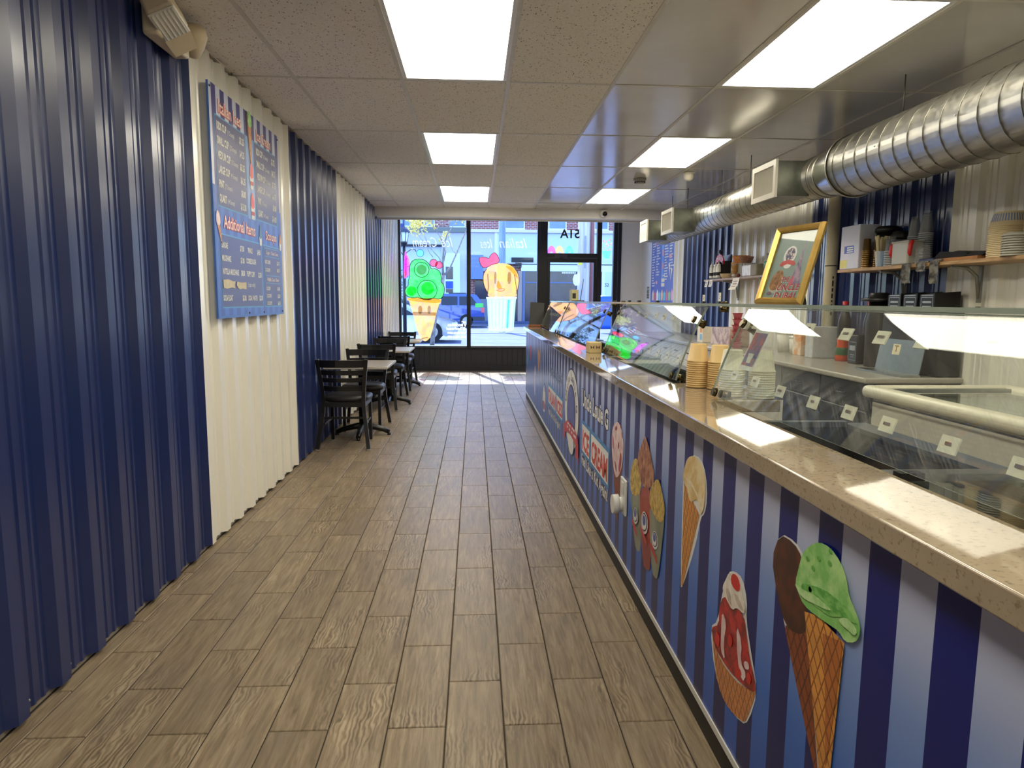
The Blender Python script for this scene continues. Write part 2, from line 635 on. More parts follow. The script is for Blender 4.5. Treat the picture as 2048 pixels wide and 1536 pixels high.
# ---- LED panels in the grid
DIFF = emit('led_diffuser', LIGHT_COL + (1,), LIGHT_STRENGTH)
FRAME = M('light_frame', (222, 222, 224), 0.4, vary=0.02)
light_names = {(2, 0): 'x',
               (2, 2): 'LED ceiling panel over the aisle, second from the view', (2, 4): 'LED ceiling panel over the aisle closest to the shop window',
               (5, 0): 'LED ceiling panel over the counter beside the wide part of the duct', (5, 2): 'LED ceiling panel over the counter just before the sprinkler cap',
               (5, 4): 'LED ceiling panel over the counter closest to the shop door'}
light_names[(2, 0)] = 'largest LED ceiling panel over the aisle'
for ci, gi, x0, x1, y0, y1 in LIGHT_CELLS:
    lab = light_names.get((ci, gi), 'LED ceiling panel %s, %s the camera position' % ('over the aisle' if ci == 2 else 'over the counter', 'above' if gi == -2 else 'well behind'))
    t = thing('ceiling_light', lab, 'ceiling light', ((x0 + x1) / 2, (y0 + y1) / 2, CEIL), group='LED panels in the ceiling grid')
    f = MB()
    a, b = .012, .034
    for q in ((x0 + a, x0 + b, y0 + a, y1 - a), (x1 - b, x1 - a, y0 + a, y1 - a), (x0 + b, x1 - b, y0 + a, y0 + b), (x0 + b, x1 - b, y1 - b, y1 - a)):
        f.box(q[0], q[1], q[2], q[3], CEIL + .003, CEIL + .02)
    f.build('frame', FRAME, t)
    MB().box(x0 + b, x1 - b, y0 + b, y1 - b, CEIL + .008, CEIL + .014).build('diffuser', DIFF, t)

# ---- corrugated steel walls
def steel_paint(name, col, rough, vary):
    k = NT(name)
    c = lin(col)
    p = k.pos()
    f = k.noise(k.scale(p, (1, 1, 0.35)), 2.5, 3.0)
    k.base(k.ramp(f, [(0.3, tuple(v * (1 - vary) for v in c[:3]) + (1,)), (0.7, tuple(min(1, v * (1 + vary)) for v in c[:3]) + (1,))]), rough, 0, 0.5)
    k.p.inputs['Coat Weight'].default_value = 0.35
    k.p.inputs['Coat Roughness'].default_value = 0.18
    k.bump(k.noise(k.scale(p, (1, 9, 1.2)), 2.0, 2.0), 0.08, 0.01)
    return k.m
NAVY = steel_paint('navy_steel', (28, 46, 98), 0.30, 0.08)
CREAM = steel_paint('white_steel', (237, 235, 224), 0.28, 0.02)
SCREW = M('screw_head', (190, 190, 190), 0.35, 0.9)
PITCH = 0.2325
def rib_profile(y0, y1, phase):
    """(y, depth) points of the sheet between y0 and y1; ribs stand 30 mm proud, two small swages in each pan"""
    unit = [(0.0, 0.030), (0.055, 0.030), (0.078, 0.0), (0.108, 0.0), (0.116, 0.006), (0.126, 0.006), (0.134, 0.0), (0.160, 0.0), (0.168, 0.006), (0.178, 0.006), (0.186, 0.0), (0.209, 0.0), (PITCH, 0.030)]
    pts = []
    k = math.floor((y0 - phase) / PITCH) - 1
    while phase + k * PITCH < y1 + PITCH:
        for a, d in unit[:-1]:
            pts.append((phase + k * PITCH + a, d))
        k += 1
    def at(y):
        for (a, da), (b, db) in zip(pts, pts[1:]):
            if a <= y <= b:
                return da + (db - da) * (y - a) / max(1e-9, b - a)
        return 0.0
    r = [(y0, at(y0))] + [(y, d) for y, d in pts if y0 + 1e-4 < y < y1 - 1e-4] + [(y1, at(y1))]
    return r
def sheet(side, y0, y1, mat, parent, z0=0.02, z1=2.752, phase=3.74):
    xw = XL if side < 0 else XR
    s = 1 if side < 0 else -1
    m = MB()
    prof = rib_profile(y0, y1, phase)
    lo = [m.b.verts.new((xw + s * d, y, z0)) for y, d in prof]
    hi = [m.b.verts.new((xw + s * d, y, z1)) for y, d in prof]
    lob = [m.b.verts.new((xw + s * (d - .004), y, z0)) for y, d in prof]
    hib = [m.b.verts.new((xw + s * (d - .004), y, z1)) for y, d in prof]
    fs = []
    for i in range(len(prof) - 1):
        fs.append(m.b.faces.new((lo[i], lo[i + 1], hi[i + 1], hi[i])))
        fs.append(m.b.faces.new((lob[i + 1], lob[i], hib[i], hib[i + 1])))
        fs.append(m.b.faces.new((lo[i + 1], lo[i], lob[i], lob[i + 1])))
        fs.append(m.b.faces.new((hi[i], hi[i + 1], hib[i + 1], hib[i])))
    m._done(fs)
    return m.build('corrugated_panel', mat, parent)
def screws(side, y0, y1, parent, zs, phase=3.74):
    m = MB()
    xw = XL if side < 0 else XR
    s = 1 if side < 0 else -1
    k = math.floor((y0 - phase) / PITCH)
    while phase + k * PITCH < y1:
        y = phase + k * PITCH + 0.095
        if y0 < y < y1:
            for z in zs:
                m.cyl((xw, y, z), (xw + s * .006, y, z), .006, .004, 8)
        k += 1
    m.build('panel_screw', SCREW, parent, kind='stuff')

wl = structure('wall_left', 'corrugated steel wall of alternating navy and white sheets beside the tables')
MB().box(XL - .12, XL - .005, YB, YF, 0, 3.1).build('backing_board', M('backing', (150, 140, 126), 0.9), wl)
LB = [(-3.70, 3.74, NAVY), (3.74, 5.62, CREAM), (5.62, 7.48, NAVY), (7.48, 9.36, CREAM), (9.36, 11.04, NAVY), (11.04, 13.36, CREAM)]
for a, b, m in LB:
    n = max(1, round((b - a) / 0.93))
    for i in range(n):
        y0, y1 = a + (b - a) * i / n, a + (b - a) * (i + 1) / n
        sheet(-1, y0, y1, m, wl, z1=2.74 if y0 < 10.3 else 3.05)
screws(-1, 1.5, 13.3, wl, (0.05, 2.70))

wr = structure('wall_right', 'wall behind the counter with navy and white corrugated sheets')
MB().box(XR + .005, XR + .12, YB, YF, 0, 3.1).build('backing_board', M('backing', (150, 140, 126), 0.9), wr)
RB = [(-3.70, 0.9, CREAM), (0.9, 2.72, NAVY), (2.72, 4.58, CREAM), (4.58, 6.60, NAVY), (6.60, 8.60, CREAM), (8.60, 10.62, NAVY), (10.62, 11.12, CREAM)]
for a, b, m in RB:
    n = max(1, round((b - a) / 0.93))
    for i in range(n):
        sheet(1, a + (b - a) * i / n, a + (b - a) * (i + 1) / n, m, wr, phase=4.58)
FLATW = M('flat_white_wall', (224, 224, 222), 0.5, vary=0.02)
MB().box(XR - .012, XR, 11.12, YF, 0, 3.05).build('flat_panel', FLATW, wr, label='plain white painted panel near the door')

wb = structure('wall_back', 'plain end wall behind the view')
MB().box(XL - .1, XR + .1, YB - .1, YB, 0, 3.05).build('end_wall', FLATW, wb)

# ---- beam in front of the window bay
bm_ = structure('trim_1', 'white boxed beam across the ceiling before the shop window')
MB().box(XL - .02, XR + .02, 10.42, 10.66, 2.625, 3.1).build('beam_box', M('beam_paint', (228, 226, 224), 0.5, vary=0.02), bm_)
MB().box(XL, XR, 10.655, 10.68, 2.60, 2.66).build('edge_strip', WHITE, bm_)

# ---- shop front: window_1 (two panes over a dark panelled stall board) and door_1
FRAMEM = M('bronze_frame', (26, 25, 27), 0.35, 0.2, vary=0.1)
STALL = M('stall_board', (40, 40, 44), 0.5, vary=0.06)
SHOPGLASS = glass('shop_glass', (0.97, 0.98, 1.0), ior=1.13)
wf = structure('wall_front', 'shop front wall around the window and the door')
MB().box(XL - .1, XR + .1, YF - .05, YF + .12, 3.03, 3.3).build('header', WHITE, wf)
MB().box(2.875, XR, YF - .03, YF + .12, 0, 3.03).build('side_panel', FLATW, wf)
MB().box(XL - .1, 1.26, YF - .02, YF + .10, 0.0, 0.43).build('stall_core', STALL, wf)
base = structure('baseboard_front', 'dark vertical boards under the shop window')
x = XL
while x < 1.24:
    MB().box(x + .004, min(x + .098, 1.24), YF - .034, YF - .02, 0.09, 0.43).build('board', STALL, base)
    x += .102
MB().box(XL, 1.25, YF - .05, YF - .02, 0, .09).build('plinth', STALL, base)
MB().box(XL, 1.25, YF - .075, YF + .08, .43, .462).build('sill_cap', FRAMEM, base)

w1 = structure('window_1', 'shop window with two tall panes in dark bronze frames', (0, YF, 0))
for q in ((-1.495, -1.425, .462, 3.03), (-.152, -.075, .462, 3.03)):
    MB().box(q[0], q[1], YF - .05, YF + .06, q[2], q[3]).build('mullion', FRAMEM, w1)
MB().box(-1.425, -.152, YF - .05, YF + .06, .462, .49).build('sill_rail', M('sill_rail', (150, 160, 175), 0.3, 0.8), w1)
MB().box(-.075, 1.225, YF - .05, YF + .06, .462, .49).build('sill_rail', M('sill_rail', (150, 160, 175), 0.3, 0.8), w1)
MB().box(-1.425, 1.225, YF - .05, YF + .06, 2.985, 3.03).build('head_rail', FRAMEM, w1)
pane_l = MB().box(-1.425, -.152, YF - .003, YF + .003, .49, 2.985).build('pane', SHOPGLASS, w1, label='pane painted with a green ice cream cone')
pane_r = MB().box(-.075, 1.225, YF - .003, YF + .003, .49, 2.985).build('pane', SHOPGLASS, w1, label='pane painted with an orange scoop in a striped cup')

d1 = structure('door_1', 'glazed entrance door with transom and side light in dark bronze frames', (1.9, YF, 0))
def fr(x0, x1, z0, z1, name='frame', dy=0.0):
    return MB().box(x0, x1, YF - .055 + dy, YF + .06 + dy, z0, z1).build(name, FRAMEM, d1)
fr(1.225, 1.265, 0, 3.03, 'jamb'); fr(1.27, 1.42, 0, 3.03, 'jamb')
fr(2.395, 2.485, 0, 3.03, 'jamb'); fr(2.72, 2.80, 0, 3.03, 'jamb'); fr(2.81, 2.875, 0, 3.03, 'jamb')
fr(1.42, 2.395, 2.215, 2.30, 'transom_bar'); fr(1.42, 2.395, 2.985, 3.03, 'head_rail'); fr(2.485, 2.72, 0, .12, 'bottom_rail'); fr(2.485, 2.72, 2.985, 3.03, 'head_rail')
fr(1.425, 1.475, .01, 2.21, 'door_stile', .01); fr(2.335, 2.39, .01, 2.21, 'door_stile', .01)
fr(1.475, 2.335, 2.13, 2.21, 'door_top_rail', .01); fr(1.475, 2.335, .01, .25, 'door_bottom_rail', .01)
MB().box(1.475, 2.335, YF - .003, YF + .003, .25, 2.13).build('door_glass', SHOPGLASS, d1)
tr_pane = MB().box(1.42, 2.395, YF - .003, YF + .003, 2.30, 2.985).build('transom_glass', SHOPGLASS, d1)
sd_pane = MB().box(2.485, 2.72, YF - .003, YF + .003, .12, 2.985).build('side_glass', SHOPGLASS, d1)
h = MB().box(1.56, 1.80, YF - .10, YF - .055, 2.215, 2.275).tube([(1.66, YF - .09, 2.215), (1.78, YF - .12, 2.19), (1.86, YF - .06, 2.175)], .010)
h.build('door_closer', M('closer', (70, 68, 70), 0.4, 0.5), d1)
MB().tube([(1.50, YF - .05, .85), (1.50, YF - .11, .87), (1.50, YF - .11, 1.2), (1.50, YF - .05, 1.22)], .013).build('door_handle', STEEL, d1)

# ---- window paint and lettering (brushed on the inside of the panes)
def wy(layer):
    return YF - .0035 - .0012 * layer
def paint(name, pts, mat, parent, layer=0, n=2, label=None):
    p = smooth2(pts, n) if n else pts
    return MB().poly([(a, wy(layer), b) for a, b in p]).build(name, mat, parent, label=label, solid=False)
def keyline(name, pts, parent, layer=3, r=.006, n=2, closed=True, mat=DARK_INK):
    p = smooth2(pts, n) if n else pts
    q = [(a, wy(layer), b) for a, b in p]
    return MB().tube(q + ([q[0]] if closed else []), r, 5, smooth=False).build(name, mat, parent)
PG = paint_on_glass('green_window_paint', (25, 215, 50), (90, 165, 95), 0.2)
PG2 = paint_on_glass('bright_green_window_paint', (20, 245, 60), (70, 215, 95), 0.22)
PY = paint_on_glass('yellow_window_paint', (255, 195, 80), (250, 175, 70), 0.22)
PO = paint_on_glass('orange_window_paint', (255, 165, 70), (205, 150, 115), 0.26)
PR = paint_on_glass('red_window_paint', (250, 70, 90), (235, 80, 100), 0.2)
PW = paint_on_glass('white_window_paint', (245, 250, 245), (225, 235, 230), 0.25)
PB = paint_on_glass('blue_window_paint', (70, 170, 220), (110, 200, 235), 0.3)
PM = paint_on_glass('magenta_window_paint', (250, 90, 230), (215, 80, 215), 0.3)
PC = paint_on_glass('cream_window_paint', (205, 198, 175), (185, 178, 160), 0.5)
PT = paint_on_glass('teal_window_paint', (150, 205, 205), (185, 215, 210), 0.35)
GREY = paint_on_glass('grey_window_paint', (120, 130, 115), (150, 160, 140), 0.5)

cone = [(-1.309,1.422),(-0.65,1.413),(-0.663,1.31),(-0.706,1.296),(-0.857,0.657),(-0.936,0.572),(-1.001,0.572),(-1.085,0.624),(-1.263,1.345),(-1.31,1.383)]
paint('painted_cone', cone, PO, pane_l, 0, 1)
paint('painted_cone_rim', [(-1.316,1.428),(-0.643,1.42),(-0.663,1.312),(-1.11,1.346),(-1.303,1.377)], PY, pane_l, 1, 1)
keyline('cone_outline', [(-0.857,0.657),(-0.936,0.572),(-1.001,0.572),(-1.079,0.624)], pane_l, 3, .006, 1, False)
green = [(-1.114,2.173),(-0.973,2.161),(-0.871,2.067),(-0.846,1.977),(-0.755,1.991),(-0.665,1.928),(-0.64,1.8),(-0.66,1.742),(-0.596,1.672),(-0.584,1.543),(-0.637,1.413),(-0.734,1.397),(-0.799,1.425),(-0.941,1.379),(-1.058,1.411),(-1.103,1.436),(-1.2,1.414),(-1.328,1.454),(-1.359,1.55),(-1.326,1.628),(-1.287,1.654),(-1.286,1.756),(-1.253,1.833),(-1.268,1.923),(-1.25,2.063),(-1.191,2.14)]
paint('painted_soft_serve', green, PG, pane_l, 2, 1)
keyline('soft_serve_outline', green, pane_l, 4, .007, 1)
KC = .00988 / 7.49
sw = [(-0.913,1.605),(-1.026,1.963),(-1.224,1.551)]
for c, r, m in zip(sw, (95, 75, 70), (PG2, GREY, PG2)):
    paint('painted_swirl', [(c[0] + r * KC * math.cos(t), c[1] + r * KC * math.sin(t)) for t in [2 * PI * i / 18 for i in range(18)]], m, pane_l, 3, 1)
for c, r in zip([(-0.92,1.573),(-1.026,1.963),(-0.793,2.093),(-0.69,2.055)], (145, 110, 55, 52)):
    pw = [(c[0] + r * KC * math.cos(t), c[1] + r * KC * math.sin(t)) for t in [2 * PI * i / 22 for i in range(22)]]
    if r < 60:
        paint('painted_cherry', pw, PR, pane_l, 2, 0)
    keyline('painted_circle', pw, pane_l, 4, .0055, 0)
bc = [(-1.051,2.279)][0]
ball = [(bc[0] + .07 * math.cos(t), bc[1] + .07 * math.sin(t)) for t in [2 * PI * i / 20 for i in range(20)]]
paint('painted_ball', ball, PB, pane_l, 2, 0); keyline('ball_outline', ball, pane_l, 3, .004, 0)
paint('painted_popsicle', [(-1.351,2.193),(-1.302,2.26),(-1.256,2.146),(-1.249,1.908),(-1.298,1.792),(-1.356,1.83)], PM, pane_l, 2, 1)
paint('painted_popsicle_top', [(-1.376,1.763),(-1.359,2.288),(-1.311,2.336),(-1.307,1.84)], PM, pane_l, 1, 1)
paint('painted_drop', [(-1.364,1.945),(-1.316,1.945),(-1.327,1.83),(-1.366,1.811)], PY, pane_l, 3, 1)
paint('painted_drop', [(-1.317,1.85),(-1.269,1.86),(-1.27,1.764),(-1.318,1.744)], PB, pane_l, 3, 1)
seeds = MB()
for i in range(16):
    a, b = random.uniform(-1.37, -1.29), random.uniform(1.85, 2.2)
    seeds.poly([(a, wy(4), b), (a + .01, wy(4), b + .02), (a + .016, wy(4), b + .016), (a + .006, wy(4), b - .004)])
seeds.build('painted_seeds', DARK_INK, pane_l, solid=False)
# faces brushed lightly on the cone and the scoop
for q in ([(-1.098,1.268),(-1.02,1.269),(-1.022,1.113),(-1.1,1.113)], [(-0.917,1.269),(-0.852,1.27),(-0.86,1.114),(-0.918,1.114)]):
    paint('painted_eye', q, GREY, pane_l, 2, 1)
paint('painted_band', [(-1.209,1.151),(-0.738,1.141),(-0.756,1.076),(-1.193,1.08)], GREY, pane_l, 1, 0)

scoop = [(0.368,2.089),(0.52,2.103),(0.647,2.092),(0.762,2.024),(0.852,1.912),(0.872,1.799),(0.854,1.647),(0.822,1.533),(0.836,1.483),(0.804,1.463),(0.676,1.456),(0.625,1.443),(0.548,1.462),(0.484,1.442),(0.42,1.461),(0.357,1.442),(0.28,1.447),(0.252,1.492),(0.274,1.523),(0.216,1.592),(0.178,1.693),(0.165,1.818),(0.184,1.919),(0.254,2.02)]
paint('painted_scoop', scoop, PO, pane_r, 1, 1)
keyline('scoop_outline', [(0.254,2.02),(0.184,1.919),(0.165,1.818),(0.178,1.693),(0.216,1.592),(0.274,1.523)], pane_r, 3, .006, 1, False)
keyline('scoop_outline', [(0.762,2.024),(0.852,1.912),(0.875,1.799),(0.86,1.647),(0.822,1.531),(0.842,1.476)], pane_r, 3, .006, 1, False)
paint('painted_eye', [(0.381,1.933),(0.432,1.933),(0.426,1.701),(0.384,1.701)], GREY, pane_r, 2, 1)
paint('painted_eye', [(0.645,1.935),(0.718,1.936),(0.713,1.703),(0.643,1.702)], GREY, pane_r, 2, 1)
paint('painted_highlight', [(0.458,1.795),(0.509,1.683),(0.547,1.62),(0.458,1.607),(0.42,1.644)], PY, pane_r, 2, 1)
paint('painted_highlight', [(0.723,2.049),(0.826,1.924),(0.853,1.799),(0.801,1.848),(0.673,1.986),(0.584,2.047)], PY, pane_r, 2, 1)
keyline('painted_mouth', [(0.407,1.594),(0.484,1.556),(0.573,1.569),(0.605,1.614)], pane_r, 3, .005, 1, False, PR)
bow = [(0.089,2.193),(0.114,2.216),(0.215,2.213),(0.279,2.188),(0.304,2.245),(0.354,2.295),(0.399,2.308),(0.443,2.259),(0.481,2.184),(0.482,2.134),(0.444,2.096),(0.342,2.077),(0.254,2.026),(0.19,2.009),(0.14,2.031),(0.102,2.106)]
paint('painted_bow', bow, PR, pane_r, 2, 1); keyline('bow_outline', bow, pane_r, 3, .006, 1)
cupo = [(0.229,1.441),(0.829,1.451),(0.823,1.413),(0.811,1.406),(0.77,0.8),(0.68,0.775),(0.525,0.765),(0.358,0.773),(0.275,0.799),(0.245,1.403),(0.229,1.409)]
paint('painted_cup', cupo, PT, pane_r, 1, 0)
for i in range(7):
    a = 285 + i * 58; b = 300 + i * 51
    q = [(-0.089,1.395),(-0.09,0.842)]
    xa = lambda v: (q[0][0] + q[1][0]) / 2 + v * .00988 / 7.683
    paint('painted_stripe', [(xa(a), q[0][1]), (xa(a + 34), q[0][1]), (xa(b + 30), q[1][1]), (xa(b), q[1][1])], PW if i != 5 else PB, pane_r, 2, 0)
paint('painted_cup_base', [(0.275,0.837),(0.772,0.839),(0.767,0.797),(0.68,0.775),(0.525,0.765),(0.358,0.773),(0.279,0.795)], PW, pane_r, 3, 0)
paint('painted_cup_rim', [(0.227,1.443),(0.832,1.455),(0.825,1.412),(0.237,1.405)], PW, pane_r, 3, 0)

UX, VZ = (-1, 0, 0), (0, 0, 1)
def glass_text(body, px_right, size, mat, parent, width, shear=0.35, bold=0.01, name='painted_lettering', layer=2):
    MB().text(body, size, (px_right[0], wy(layer), px_right[1]), UX, VZ, bold=bold, shear=shear, width=width).build(name, mat, parent, solid=False)
glass_text('Italian', [(1.04,2.398)][0], .27, PC, pane_r, .54, bold=0.0)
glass_text('Ices', [(0.359,2.391)][0], .26, PC, pane_r, .24, bold=0.0)
glass_text('Ice', [(-0.406,2.402)][0], .27, PC, pane_l, .22, bold=0.0)
glass_text('Cream', [(-0.705,2.399)][0], .27, PC, pane_l, .46, bold=0.0)
PWT = paint_on_glass('white_lettering', (250, 252, 255), (235, 240, 250), 0.12)
for body, y, wd in (('ART', 649, .09), ('BY BROOKLYN BLA', 654.5, .36), ('@TheePainted', 661, .38), ('byartshop.com', 669, .36), ('347-702-2178', 678, .36)):
    glass_text(body, [(-0.168,0.898)][0][:1] + (1.3925 - (y - 601.5) * .00988,), .07, PWT, pane_l, wd, 0, .012)
glass_text('51A', [(2.057,2.6)][0], .235, M('black_vinyl', (20, 20, 26), 0.4), tr_pane, .385, 0, .02, 'house_number')
for cx_, m in ((1103, PM), (1119, PO), (1139, PB)):
    c = [(1.501,2.307),(1.659,2.308),(1.855,2.31)][{1103: 0, 1119: 1, 1139: 2}[cx_]]
    pts = [(c[0] + .085 * math.cos(t), c[1] - .02 + .16 * math.sin(t)) for t in [PI * i / 14 for i in range(15)]]
    paint('painted_ring', pts + [(c[0] + .03 * math.cos(t), c[1] - .02 + .05 * math.sin(t)) for t in [PI - PI * i / 8 for i in range(9)]], m, tr_pane, 1, 0)
paint('painted_cupcake_case', [(2.496,2.355),(2.693,2.367),(2.657,2.221),(2.588,2.211),(2.528,2.23)], PB, sd_pane, 1, 0)
for i in range(5):
    q = [(2.511,2.346),(2.543,2.23)]
    dx = i * .039
    paint('painted_pleat', [(q[0][0] + dx, q[0][1]), (q[0][0] + dx + .014, q[0][1]), (q[1][0] + dx * .72 + .010, q[1][1]), (q[1][0] + dx * .72, q[1][1])], PW, sd_pane, 2, 0)
sp = {0: PR, 1: PB, 2: PM, 3: PW}
x0_, z0_ = [(2.515,2.374)][0]
for i in range(26):
    a, b, t = x0_ + random.uniform(0, .17), z0_ + random.uniform(0.0, .2), random.uniform(0, PI)
    dx, dz = .018 * math.cos(t), .018 * math.sin(t)
    paint('painted_sprinkle', [(a - dx - dz * .25, b - dz + dx * .25), (a + dx - dz * .25, b + dz + dx * .25), (a + dx + dz * .25, b + dz - dx * .25), (a - dx + dz * .25, b - dz - dx * .25)], sp[i % 4], sd_pane, 2, 0)

# ---- things on the walls and the ceiling
GALV = None
def galv():
    k = NT('galvanised_steel')
    p = k.pos()
    v = k.n('TexVoronoi'); v.inputs['Scale'].default_value = 38.0
    k.set(v, 'Vector', p)
    f = k.noise(k.scale(p, (1, 1, 1)), 30.0, 4.0)
    k.base(k.mix(f, lin((172, 172, 164)), lin((206, 204, 196))), 0.33, 1.0)
    k.set(k.p, 'Roughness', k.math('MULTIPLY_ADD', f, 0.22, 0.22))
    k.bump(k.noise(p, 6.0, 2.0), 0.05, 0.02)
    return k.m
GALV = galv()
SEAM = M('duct_seam', (128, 126, 116), 0.4, 0.9)
DX, DZ, R1, R2 = 2.65, 2.337, 0.208, 0.160
dz2 = DZ + .005
duct = thing('air_duct', 'silver spiral air duct with box registers hung along the ceiling over the counter', 'air duct', (DX, 4.9, DZ - R1))
MB().cyl((DX, -3.9, DZ), (DX, 4.74, DZ), R1, R1, 48).build('wide_pipe', GALV, duct)
MB().cyl((DX, 4.74, DZ), (DX, 5.02, dz2), R1 + .003, R2 + .004, 48, caps=False).build('reducer', M('reducer_steel', (182, 180, 172), 0.22, 1.0, vary=0.05), duct)
MB().cyl((DX, 5.02, dz2), (DX, 9.62, dz2), R2, R2, 40).build('narrow_pipe', GALV, duct)
def spiral(y0, y1, pitch, r, zc, name):
    pts = []
    n = int((y1 - y0) / pitch * 24)
    for i in range(n + 1):
        t = 2 * PI * i / 24
        pts.append((DX + r * math.cos(t), y0 + (y1 - y0) * i / n, zc + r * math.sin(t)))
    MB().tube(pts, 0.0026, 5).build(name, SEAM, duct)
spiral(0.4, 4.74, .135, R1 + .001, DZ, 'spiral_seam')
spiral(5.06, 9.6, .128, R2 + .001, dz2, 'spiral_seam')
for y, r in ((4.74, R1 + .006), (5.02, R2 + .007), (5.10, R2 + .004)):
    m = MB(); m.tube([(DX + r * math.cos(t), y, DZ + r * math.sin(t)) for t in [2 * PI * i / 40 for i in range(41)]], .006, 6); m.build('collar', GALV, duct)
REG = M('register_white', (206, 202, 188), 0.4, vary=0.03)
GALVD = M('register_box_steel', (120, 124, 116), 0.35, 0.85, vary=0.1)
for y0, y1 in ((5.20, 5.62), (7.92, 8.36), (9.08, 9.44)):
    bx = MB().box(2.305, 2.56, y0, y1, 2.196, 2.458).build('register_box', GALVD, duct)
    g = MB()
    for q in ((y0 - .01, y0 + .03, 2.186, 2.468), (y1 - .03, y1 + .01, 2.186, 2.468), (y0 + .03, y1 - .03, 2.186, 2.226), (y0 + .03, y1 - .03, 2.428, 2.468)):
        g.box(2.285, 2.305, *q)
    gr = g.build('grille_frame', REG, bx)
    n = 13
    sl_ = MB()
    for i in range(n):
        y = y0 + .03 + (y1 - y0 - .06) * (i + .5) / n
        sl_.box(-.002, .002, -.008, .008, 2.226, 2.428, Matrix.Translation((2.297, y, 0)) @ Matrix.Rotation(.6, 4, 'Z'))
    sl_.build('grille_slats', REG, bx)
for y in (2.9, 4.15, 6.45, 7.2, 8.35, 9.0):
    MB().cyl((DX - .30 if 0 else DX - .05, y, DZ + (R1 if y < 4.7 else R2)), (DX - .05, y, CEIL), .004, .004, 6).build('hanger_rod', M('rod', (90, 88, 82), 0.5, 0.6), duct)
for y in (3.4, 4.1, 6.0, 8.0):
    r = (R1 if y < 4.7 else R2) + .004
    MB().cyl((DX - r, y + .05, DZ), (DX - r - .006, y + .05, DZ), .006, .004, 8).build('screw', SCREW, duct)

# emergency light, high on the navy sheets
em = thing('emergency_light', 'cream twin-head emergency light with green charge lamp, on the navy wall near the ceiling', 'emergency light', (-1.42, 3.40, 2.56))
EMP = M('aged_cream_plastic', (226, 212, 182), 0.4, vary=0.03)
def wedge(m, y0, y1):
    pass
b = MB().rbox(-1.462, -1.385, 3.23, 3.56, 2.545, 2.70, .014, 2); b.build('housing', EMP, em)
bx_, by_ = Vector((.89, .10, .45)).normalized(), Vector((0, .94, -.34)).normalized()
bz_ = bx_.cross(by_).normalized(); by_ = bz_.cross(bx_).normalized()
m4 = Matrix.Translation((-1.345, 3.24, 2.595)) @ Matrix((bx_, by_, bz_)).transposed().to_4x4() @ Matrix.Scale(1.28, 4)
hd = MB().rbox(-.05, .05, -.065, .065, .0, .085, .014, 2, m4)
hd.prism([(-.05, .05), (.05, .05), (.035, .15), (-.05, .15)], lambda a, b: m4 @ Vector((a, b, .004)), lambda a, b: m4 @ Vector((a * .6, b, .10)))
hd = hd.build('lamp_head', EMP, em)
ln = MB()
for i in range(6):
    ln.tube([m4 @ Vector((-.036 + i * .0145, -.058, -.003)), m4 @ Vector((-.036 + i * .0145, .058, -.003))], .0072, 8)
ln.rbox(-.047, .047, -.063, .063, -.006, .002, .003, 1, m4)
ln.build('lens', M('ribbed_lens', (226, 224, 212), 0.12, vary=0.05), hd)
m5 = Matrix.Translation((-1.385, 3.62, 2.655)) @ Matrix.Rotation(math.radians(35), 4, 'X') @ Matrix.Rotation(math.radians(20), 4, 'Y')
h2 = MB().lathe([(0, .075), (.045, .07), (.058, .03), (.05, -.02), (.03, -.075), (0, -.08)], (0, 0, 0), 20, True, m5)
for v in h2.b.verts: pass
h2.build('lamp_head', EMP, em, label='second lamp head turned away along the wall')
MB().ball((-1.382, 3.40, 2.572), .008).build('charge_lamp', emit('green_led', (0.05, 1.0, 0.2, 1), 3.0), em)

sm = thing('smoke_detector', 'round grey smoke detector on a glossy ceiling tile', 'smoke detector', (1.867, 7.787, CEIL))
MB().lathe([(0, 0), (.072, 0), (.072, -.02), (.058, -.028), (.058, -.05), (.05, -.06), (0, -.062)], (1.867, 7.787, CEIL + .003), 28).build('body', M('detector_grey', (150, 148, 142), 0.45), sm)
v = MB()
for i in range(16):
    t = 2 * PI * i / 16
    v.box(-.003, .003, -.006, .006, -.048, -.03, Matrix.Translation((1.867 + .058 * math.cos(t), 7.787 + .058 * math.sin(t), CEIL)) @ Matrix.Rotation(t, 4, 'Z'))
v.build('vent_slots', DARK_INK, sm)
md = thing('motion_sensor', 'small cream dome sensor hanging beside the second counter light', 'sensor', (2.292, 7.355, CEIL))
MB().lathe([(0, .004), (.055, .004), (.055, -.015), (.05, -.05), (.04, -.075), (.02, -.088), (0, -.09)], (2.292, 7.355, CEIL), 24).build('dome', PLASTIC_W, md)
MB().lathe([(.057, .003), (.062, .0), (.062, -.012), (.057, -.016)], (2.292, 7.355, CEIL), 24).build('collar', PLASTIC_W, md)
sc = thing('security_camera', 'white ball security camera with black eye on the beam over the door', 'camera', (1.95, 10.40, 2.69))
MB().cyl((1.95, 10.42, 2.70), (1.95, 10.395, 2.70), .06, .055, 24).build('mount', WHITE, sc)
MB().ball((1.95, 10.36, 2.695), .062, 20, 14).build('ball_body', WHITE, sc)
MB().ball((1.955, 10.325, 2.685), .040, 16, 12).build('lens', M('camera_lens', (8, 8, 9), 0.08), sc)

